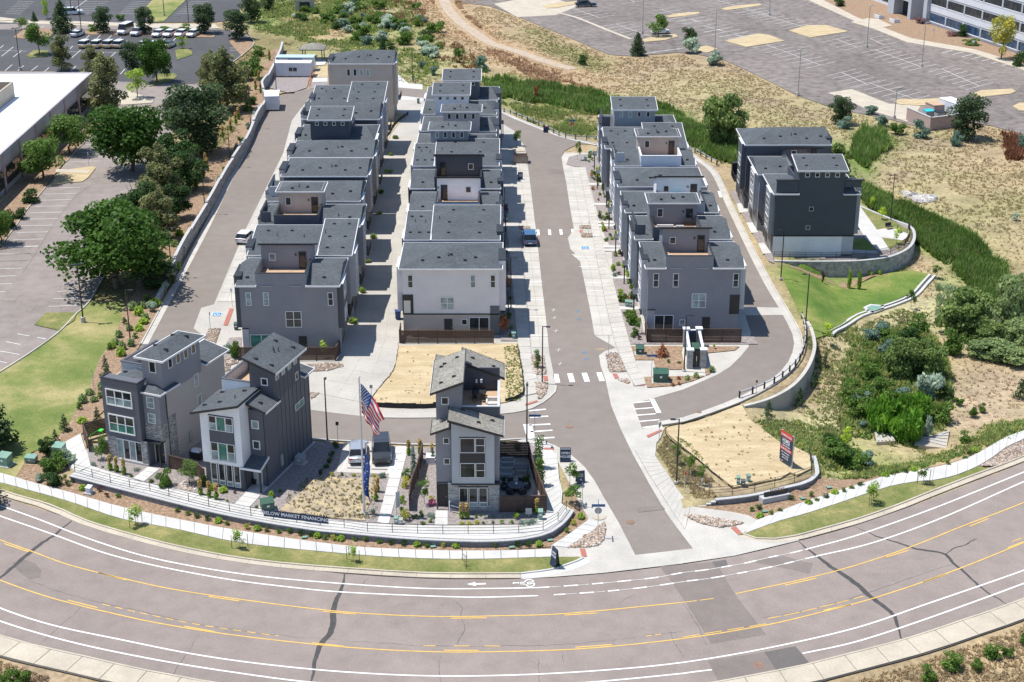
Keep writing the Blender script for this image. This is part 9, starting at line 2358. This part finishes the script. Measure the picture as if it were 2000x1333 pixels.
for f,z,w_,h_,k in[(F13,(920,935),14,10,'shrub_sage'),(F13,(850,1010),10,8,'shrub'),(F13,(355,875),12,12,'shrub_sage'),(F13,(475,895),8,6,'shrub'),(F13,(1110,1090),14,10,'shrub'),(F13,(1280,1150),26,24,'bush_green'),(F13,(1180,1040),12,10,'shrub_sage'),(F13,(1885,1180),14,14,'green_clump'),(fr(370,800,6.667),(440,1080),16,14,'green_clump'),(fr(370,800,6.667),(597,1098),8,8,'shrub_plum'),(fr(370,800,6.667),(498,1205),8,7,'shrub'),(fr(370,800,6.667),(880,1280),10,8,'shrub'),(fr(370,800,6.667),(1070,1150),12,16,'green_clump'),(fr(370,800,6.667),(1180,1080),10,10,'shrub'),(fr(370,800,6.667),(1855,870),11,11,'shrub_yellow'),(fr(370,800,6.667),(1715,850),12,12,'shrub_dark'),(fr(370,800,6.667),(1830,700),14,14,'shrub_dark'),(fr(370,800,6.667),(1860,620),14,14,'shrub_dark'),(fr(370,800,6.667),(1780,770),14,12,'shrub_dark'),(fr(370,800,6.667),(1900,510),18,16,'shrub_dark'),(S6,(115,1270),10,9,'shrub'),(S6,(245,1280),11,9,'shrub_yellow'),(S6,(480,1282),10,8,'shrub_yellow'),(S6,(585,1300),14,12,'shrub_sage'),(ZBM,(235,155),12,12,'shrub_sage'),(ZBM,(180,365),14,12,'shrub_sage'),(ZQ,(235,400),22,22,'shrub'),(ZQ,(230,490),22,26,'shrub_yellow'),(ZQ,(205,625),20,16,'shrub_lime'),(ZQ,(195,690),12,14,'shrub'),(ZQ,(215,770),22,26,'shrub_yellow'),(ZQ,(305,755),16,14,'shrub'),(ZQ,(355,735),14,14,'shrub'),(ZQ,(440,745),18,12,'shrub_sage'),(ZQ,(440,785),12,10,'shrub'),(ZQ,(378,805),14,12,'shrub'),(ZQ,(832,750),9,8,'shrub'),(ZQ,(865,735),9,8,'shrub'),(ZQ,(905,755),10,8,'shrub_sage'),(ZQ,(968,750),10,8,'shrub_sage'),(ZQ,(1060,750),10,8,'shrub_sage'),(ZQ,(1165,755),15,14,'shrub_lime'),(ZQ,(712,805),14,8,'shrub_yellow'),(ZQ,(770,805),14,8,'shrub_yellow'),(ZQ,(835,800),14,9,'shrub_yellow'),(ZQ,(890,800),9,9,'shrub'),(ZQ,(972,798),8,8,'shrub'),(ZQ,(1042,798),9,9,'shrub_lime'),(ZQ,(1122,796),9,9,'shrub_lime'),(ZQ,(1240,805),24,12,'shrub_sage'),(ZQ,(1310,790),20,12,'shrub_sage'),(ZQ,(450,600),14,12,'shrub_yellow'),(ZQ,(1175,170),16,16,'bush_green'),(ZQ,(1065,118),12,10,'shrub'),(ZQ,(1250,440),18,16,'bush_green'),(ZQ,(1060,480),16,20,'bush_dark'),(ZQ,(1190,700),14,12,'shrub_dark'),(ZJ,(685,930),9,9,'shrub'),(ZJ,(830,1000),10,10,'shrub'),(ZJ,(975,1005),12,9,'shrub'),(ZJ,(1430,820),8,12,'sapling'),(ZJ,(965,1220),12,9,'brown_shrub'),(ZJ,(985,1285),10,7,'brown_shrub'),(ZJ,(890,1295),12,7,'brown_shrub'),(ZJ,(1085,1225),11,13,'grass_clump'),(ZJ,(1195,1195),11,14,'grass_clump'),(ZJ,(1400,1110),13,14,'grass_clump'),(ZJ,(845,1235),7,10,'shrub_plum'),(ZMR,(970,280),8,12,'green_clump'),(ZMR,(1028,285),8,13,'green_clump'),(ZMR,(1088,290),9,11,'green_clump'),(ZMR,(1140,288),9,12,'green_clump'),(ZMR,(785,265),7,6,'shrub_plum'),(ZMR,(815,270),7,5,'shrub_plum'),(ZMR,(735,255),6,4,'shrub')]:
 lab={'shrub':'small green shrub','shrub_dark':'dark green shrub','shrub_sage':'small sage coloured shrub','shrub_yellow':'yellow green shrub','shrub_lime':'lime green shrub','shrub_plum':'small plum shrub','green_clump':'green grass clump','grass_clump':'pale grass clump','brown_shrub':'brown low shrub','bush_green':'leafy green shrub','bush_dark':'dark leafy shrub','sapling':'tiny sapling'}[k]
 wh='on the mulch by the bin store' if f is ZJ else('below the curved patio wall' if f is ZMR else('in the gravel around the rightmost model home' if f is ZQ else('in the gravel before the left model homes' if f is F13 else('between the dry lot and the parked cars' if f is S6 or f is ZBM else 'in the gravel beside the middle model home'))))
 plnt(k,rz(f,z),w_,h_,lab+' '+wh,lab+'s '+wh)
plnt('pink_pot',rz(ZQ,(450,640)),15,12,'bright pink flowers beside the door of the rightmost model home')
def by_house(y,y0,step,n):
 k=min(n-1,max(0,int((y-y0)/step)));t=(y-y0-k*step)/step
 return('near end','near half','middle','far half','far end')[min(4,max(0,int(t*5)))]+' of the '+ORD[k]
def spot(p,A):
 a=(p-A.min(0))/(A.max(0)-A.min(0)+1e-6)
 return('lowest','lower','middle','upper','topmost')[min(4,int(a[1]*5))]+' '+('far left','left','centre left','centre','centre right','right','far right')[min(6,int(a[0]*7))]
rr=RR(9)
GB1='plants in the beds between middle row and sidewalk';GB2='plants in the beds right of the main street';GB3='plants between the garages of the left row'
_wl=sorted([(p[1],p[0]) for p in wkL_i]);_wl=([p[0]for p in _wl],[p[1]for p in _wl])
for i in range(64):
 y=172.5+88*i/64+rr.uniform(-.5,.5);x=rr.uniform(-1.2-(y-172)*.014,0)+min(0,np.interp(y,*_wl)-.45)
 if(y-183.2)%11.2<1.3:continue
 k=rr.choice(['shrub','shrub_dark','shrub_lime','shrub_sage','brown_shrub','grass_clump','bush_green'])
 r_=KIND[k];s=.7 if k!='bush_green' else rr.uniform(.2,.35);o=emp('shrub',(x,y,.1),rr.uniform(0,6),LOOK[k]+' beside the '+by_house(y,174,11.2,8)+' middle row house','shrub',GB1);o.scale=(s,s,s*rr.uniform(.8,1.6));link('foliage',r_[2][i%2],o)
WRX=[p[0]for p in wkR_o][::-1];WRY=[p[1]for p in wkR_o][::-1];WLX=[p[0]for p in wkL_i][::-1];WLY=[p[1]for p in wkL_i][::-1]
if WRY[0]>WRY[-1]:WRX.reverse();WRY.reverse()
if WLY[0]>WLY[-1]:WLX.reverse();WLY.reverse()
for i in range(110):
 t=rr.random();y=172.5+86*t;x=rr.uniform(np.interp(y,WRY,WRX)+.35,15.6)
 if any(abs(y-q-.5)<.9 for q in(182.8,194.4,205.9,207.4,217.2,218.8,228.,239.)):continue
 k=rr.choice(['shrub','shrub_dark','shrub_lime','shrub_sage','brown_shrub','grass_clump','green_clump','bush_green','shrub_plum'])
 s=rr.uniform(.45,.85) if k!='bush_green' else rr.uniform(.2,.42);o=emp('shrub',(x,y,.1),rr.uniform(0,6),LOOK[k]+(' by the sidewalk' if x<14 else ' by the wall')+' at the '+by_house(y,174.5,11.2,7)+' right row house','shrub',GB2);o.scale=(s,s,s*rr.uniform(.8,1.7));link('foliage',KIND[k][2][i%2],o)
for k,z,w_,h_,lab in(('bush_green',(1625,448),18,20,'bright green shrub before the third garden right of the street'),('bush_green',(1680,430),20,30,'taller bright green shrub by the wall right of the street'),('lime_sapling',(1655,320),16,16,'lime shrub further along the bed right of the street'),('green_sapling',(1722,630),16,34,'slim young tree at the near end of the bed right of the street'),('shrub_sage',(1578,300),12,14,'sage shrub near the walk right of the street')):
 plnt(k,rz(ZMM,z),w_,h_,lab)
for k,z,w_,h_,lab in(('lime_sapling',(400,650),16,34,'lime young tree by the grey house at the top of the bed'),('green_sapling',(400,1050),9,20,'slim shrub in the bed before the white house'),('shrub_yellow',(425,1120),9,10,'yellow shrub in the bed before the white house')):
 plnt(k,rz(ZW,z),w_,h_,lab)
for k,px,w_,h_,lab,lf in(('round_tree',(985,570),26,52,'brownish twiggy shrub tree beside the lilac house','leaf_brown'),('round_tree',(983,655),24,44,'brown twiggy tree at the near corner of the lilac house','leaf_brown'),('bush_green',(981,505),10,18,'green shrub against the far corner of the lilac house',None),('round_tree',(985,428),18,34,'plum coloured shrub tree by the navy house of the middle row','leaf_plum'),('bush_green',(980,596),8,20,'green climber at the side of the lilac house',None)):
 plnt(k,px,w_,h_,lab,None,leaf=lf)
for i in range(9):
 y=178.2+11.35*i
 for j in range(3):
  o=emp('shrub',(-19.9+rr.uniform(-.3,.5)-i*.12,y+rr.uniform(-.4,.4),.05),0,('nearer','middle','farther')[j]+' small plant in the '+ORD[i]+' gap between left row garages, counted from the front','shrub',GB3);s=rr.uniform(.6,1.1);o.scale=(s,s,s);link('foliage',KIND[rr.choice(['shrub','grass_clump','shrub_lime'])][2][0],o)
# --------------------------- loose ground cover
INC1=GG([(500,70),(470,-40),(950,-40),(952,14)]+[(x,y+3) for x,y in UPE]+[(2150,790),(2000,832),(1950,858),(1900,887),(1850,902),(1780,914),(1700,924),(1605,930),(1592,905),(1560,868),(1524,860),(1494,836),(1472,822),(1460,800)]+[(x+6,y+5) for x,y in WALL_C[1:]]+[(1584,640),(1600,655),(1612,652),(1700,600),(1760,585),(1800,560),(1825,535),(1800,530),(1770,530),(1740,532),(1730,525)]+[(1790,500),(1800,460),(1780,435),(1710,405),(1685,398),(1672,340),(1640,285),(1480,285),(1450,310),(1440,345),(1390,305),(1350,290),(1260,274),(1168,274),(1104,260),(1058,243),(1004,220),(964,200),(900,183),(826,168),(765,158),(640,100),(560,92),(551,88)])
INC2=GG([(505,84),(545,92),(520,155),(500,205),(465,280),(395,400),(300,585),(180,588),(250,470),(316,340),(350,230),(435,150)])
INC3=UR([(-150,1262),(0,1290),(85,1320),(170,1350),(-150,1350)]);INC4=UR([(1600,1350),(1741,1310),(1877,1268),(2000,1222),(2150,1160),(2150,1350)])
INC5=GG([(1284,880),(1300,850),(1312,865),(1420,960),(1400,972),(1355,980),(1322,945)])
POND=GG(ZMR([(560,235),(760,262),(960,285),(1120,300),(1190,278),(1340,265),(1440,288),(1370,370),(1290,410),(1160,470),(1090,465),(1050,490),(1070,510),(960,560),(850,630),(820,640),(760,640),(740,560),(690,540),(640,430),(590,330)]))
def scat(poly,n,seed):
 R=np.random.RandomState(seed);a=np.array(poly);P=R.rand(int(n*2.2),2)*(a.max(0)-a.min(0))+a.min(0);P=P[inside(P,poly)][:n];return P
def tufts(name,P,hgt,wid,cols,seed,label,blades=4,lean=.9):
 R=np.random.RandomState(seed);n=len(P);Z=H(P)-.1
 hs=hgt*(.5+.9*R.rand(n));cl=np.array(cols)
 V=[];C=[]
 for b in range(blades):
  a=R.rand(n)*2*pi;ln=lean*R.rand(n);w=wid*(.6+.8*R.rand(n))*.5
  o=(R.rand(n,2)-.5)*wid*1.6
  bx_=P[:,0]+o[:,0];by_=P[:,1]+o[:,1];ca,sa=np.cos(a),np.sin(a)
  p0=np.stack([bx_-sa*w,by_+ca*w,Z],1);p1=np.stack([bx_+sa*w,by_-ca*w,Z],1)
  p2=np.stack([bx_+ca*ln*hs+sa*w*.3,by_+sa*ln*hs-ca*w*.3,Z+hs*(.8+.4*R.rand(n))],1)
  V.append(np.stack([p0,p1,p2],1).reshape(-1,3));k=(.78+.44*R.rand(n))[:,None];C.append(np.repeat(cl*k,3,axis=0))
 V=np.concatenate(V);C=np.concatenate(C);me=bpy.data.meshes.new(name);F=np.arange(len(V)).reshape(-1,3)
 me.from_pydata(V.tolist(),[],F.tolist());me.materials.append(MAT['plants']);set_col(me,C);me.update()
 return link(name,me,label=label,kind='stuff')
P=np.concatenate([scat(INC1,52000,1),scat(INC2,3500,2),scat(INC3,900,3),scat(INC4,2600,4),scat(INC5,1200,5)])
P=P[~inside(P,POND)]
TRK=smo(GG([(862,-20),(872,12),(895,40),(925,62),(960,85),(1010,100),(1060,118),(1120,135)]),3);d_,_=seg_dist(P,np.array(TRK[:-1]),np.array(TRK[1:]));P=P[d_>2.6]
keep=fbm(P,7.)>.38;P=P[keep];near_=P[:,1]<215
gc=ground_col(P)
tufts('dry_grass',P[near_],.2,.17,gc[near_]*1.45,1,'dry and green grass tufts over the open ground near the lane and road',5)
tufts('dry_grass',P[~near_],.26,.28,gc[~near_]*1.42,2,'dry grass tufts over the far open ground',4)
def zone(px):return GG(px)
def cov(name,px,n,hgt,wid,cols,seed,label,blades=5,thr=0.):
 P=scat(zone(px),n,seed)
 q=zone(px);d_,_=seg_dist(P,np.array(q),np.array(q[1:]+q[:1]));P=P[(d_+(fbm(P+5,5.)-.5)*16+np.random.RandomState(seed).rand(len(P))*5)>2.5]
 d_,_=seg_dist(P,np.array(TRK[:-1]),np.array(TRK[1:]));P=P[d_>2.8]
 if thr:P=P[fbm(P+77,9.)+np.random.RandomState(seed+1).rand(len(P))*.12-.06>thr]
 R=np.random.RandomState(seed);c=np.array(cols)[R.randint(0,len(cols),len(P))]*(.75+.5*fbm(P,5.))[:,None]
 tufts(name,P,hgt,wid,c,seed,label,blades)
REED=[(.12,.22,.04),(.17,.27,.06),(.1,.19,.045),(.24,.29,.1)]
cov('reed_band',ZONES[5][0],15000,1.,.34,REED,11,'dense dark green reeds along the wet band above the streets',6)
cov('reed_band',ZONES[9][0],13000,1.,.3,REED,12,'dense dark green reeds curving round the patio wall at right',6)
cov('reed_band',ZONES[8][0],1600,1.2,.32,REED,13,'small patch of green reeds below the mauve enclosure',6)
cov('rust_weeds',[(790,-30),(850,10),(900,60),(960,110),(1060,165),(1160,180),(1170,170),(1060,130),(960,70),(905,20),(900,-30)],6500,.5,.36,[(.42,.26,.16),(.46,.33,.21),(.38,.23,.14)],14,'rust brown seeding weeds on both sides of the dirt track',5,.4)
cov('rust_weeds',[(700,20),(790,-30),(860,60),(960,140),(900,140),(800,80)],1800,.75,.36,[(.26,.15,.08)],15,'rust brown weeds left of the dirt track',5,.5)
cov('rust_weeds',ZT([(1800,430),(2000,430),(2000,700),(1850,690)]),700,1.,.34,[(.2,.09,.05),(.26,.12,.07)],16,'rust brown weeds on the slope at the right edge',5,.4)
MEAD=[(.19,.28,.08),(.25,.33,.1),(.32,.35,.14),(.36,.38,.12)]
cov('meadow_growth',[(500,60),(480,-30),(780,-30),(860,130),(830,160),(650,95)],9000,.55,.42,MEAD,17,'lush green growth over the upper left meadow',5,.48)
cov('creek_growth',ZONES[13][0],5000,.55,.34,MEAD,18,'green growth along the creek banks',5,.4)
cov('creek_growth',ZONES[12][0],4500,.6,.36,[(.28,.35,.17),(.34,.41,.23)],19,'pale green growth at the right edge',5,.4)
cov('bank_growth',ZONES[14][0],5000,.32,.26,MEAD,20,'green and straw growth along the bank above the right sidewalk',5,.42)
cov('meadow_growth',ZONES[6][0],2500,.5,.3,MEAD,21,'green growth between the reeds and the top bend',5,.45)
rr=RR(12)
THK=[(560,25),(640,5),(790,-20),(860,60),(860,120),(740,105),(660,60),(560,50)]
P=scat(zone(THK),60,31)
for i,p in enumerate(P):
 k=rr.choice(['bush_green','bush_green','silver','blue_bush','bush_green','bush_dark']);s=rr.uniform(.5,1.15)
 o=emp('meadow_shrub',(p[0],p[1],-.05),rr.uniform(0,6),('small ' if s<.8 else 'large ')+LOOK[k]+', '+spot(p,P)+' of the meadow thicket','shrub','shrubs of the meadow thicket');o.scale=(s,s,s);link('foliage',KIND[k][2][i%2],o)
P=np.concatenate([scat(zone([(1640,680),(1700,640),(1830,620),(1860,700),(1850,830),(1800,880),(1660,850)]),46,32),scat(zone([(1620,870),(1680,880),(1700,910),(1640,925)]),8,33),scat(zone([(510,130),(540,100),(500,90),(470,170),(480,230),(500,180)]),14,34)])
Zs=H(P)
for i,p in enumerate(P):
 k=rr.choice(['bush_green','bush_green','blue_bush','bush_dark','shrub']);s=rr.uniform(.35,.9)
 o=emp('bank_shrub',(p[0],p[1],Zs[i]-.08),rr.uniform(0,6),('small ' if s<.6 else 'large ')+LOOK[k]+', '+spot(p,P)+' of the creek and wall end growth','shrub','shrubs of the creek banks');o.scale=(s,s,s);link('foliage',KIND[k][2][i%2],o)
rib('dirt_track',TRK,2.8,'track',-.05,kind='structure')
def rub(name,px,n,s,label,mat='rockg'):
 P=scat(zone(px),n,n);Z=H(P)-.1;mb=MB();r2=RR(n)
 for(x,y),z in zip(P,Z):stn_(mb,x,y,z,r2.uniform(*s),r2)
 mb.to(name,mat,kind='stuff',label=label)
cov('creek_growth',[(1570,660),(1780,590),(1850,640),(1700,780),(1640,880),(1480,840),(1600,760)],7000,.26,.22,[(.3,.33,.13),(.42,.38,.22),(.24,.3,.1)],23,'thin mixed green and straw growth on the slope below the ring lane',5,.45)
for i_,(q_,n_,c_) in enumerate((([(985,680),(1012,676),(1022,745),(1015,785),(990,785)],420,MEAD),([(1310,850),(1350,870),(1400,935),(1430,955),(1400,930)],260,MEAD),([(600,935),(740,930),(735,1015),(640,1015),(545,990)],420,[(.3,.26,.14),(.36,.33,.16),(.2,.22,.09)]),([(1330,840),(1440,800),(1560,880),(1540,940),(1430,945)],60,[(.28,.28,.12),(.5,.4,.22)]),([(770,690),(1010,680),(1020,770),(740,785)],60,[(.3,.27,.13),(.5,.4,.22)]))):
 P=scat(GG(q_),n_,50+i_);R_=np.random.RandomState(i_);c=np.array(c_)[R_.randint(0,len(c_),len(P))]
 o=tufts('lot_weeds',P,.14,.13,c,60+i_,'sparse weeds on bare lot, %s'%('right edge of the middle straw lot','left edge of the corner lot','dry lot beside the flagpole','corner lot','middle straw lot')[i_],5);o.location.z=.25
rub('boulder_spill',ZT([(900,960),(960,990),(1230,1030),(1180,1080),(1080,1070),(940,1010)]),110,(.3,.75),'grey boulders spilled across the head of the reed band')
rub('bank_rubble',ZR([(640,850),(560,870),(540,900),(600,930),(660,850)]),40,(.2,.5),'dark rocks at the narrow of the creek')
rub('slope_stones',ZMR([(980,640),(1120,600),(1200,560),(1000,900),(960,840)]),260,(.05,.16),'pale small stones scattered down the slope','rock')
rub('entry_boulders',F13([(1430,1170),(1500,1080),(1680,1080),(1700,1180),(1600,1200)]),46,(.12,.34),'tan landscape boulders between the two left homes','rock')
rub('gully_stones',ZTR([(1220,540-0),(1240,545)]) and ZTM([(960,560),(1090,600),(1130,620),(980,590)]),60,(.1,.3),'pale stones in the dip above the top bend','rock')
rub('bed_pebbles',F13([(280,720),(330,850),(500,900),(1000,940),(900,880),(500,830),(380,780)]),240,(.04,.11),'pale pebbles threaded through the gravel before the leftmost home','rock')
rub('bed_pebbles',ZQ([(610,740),(680,790),(1200,770),(1400,740),(1200,785),(700,812)]),260,(.04,.11),'pale pebbles along the front bed of the rightmost home','rock')
rub('bed_pebbles',ZMM([(1600,120),(1640,330),(1690,500),(1670,500),(1620,330),(1590,130)]),200,(.05,.13),'pale pebbles winding through the bed right of the street','rock')
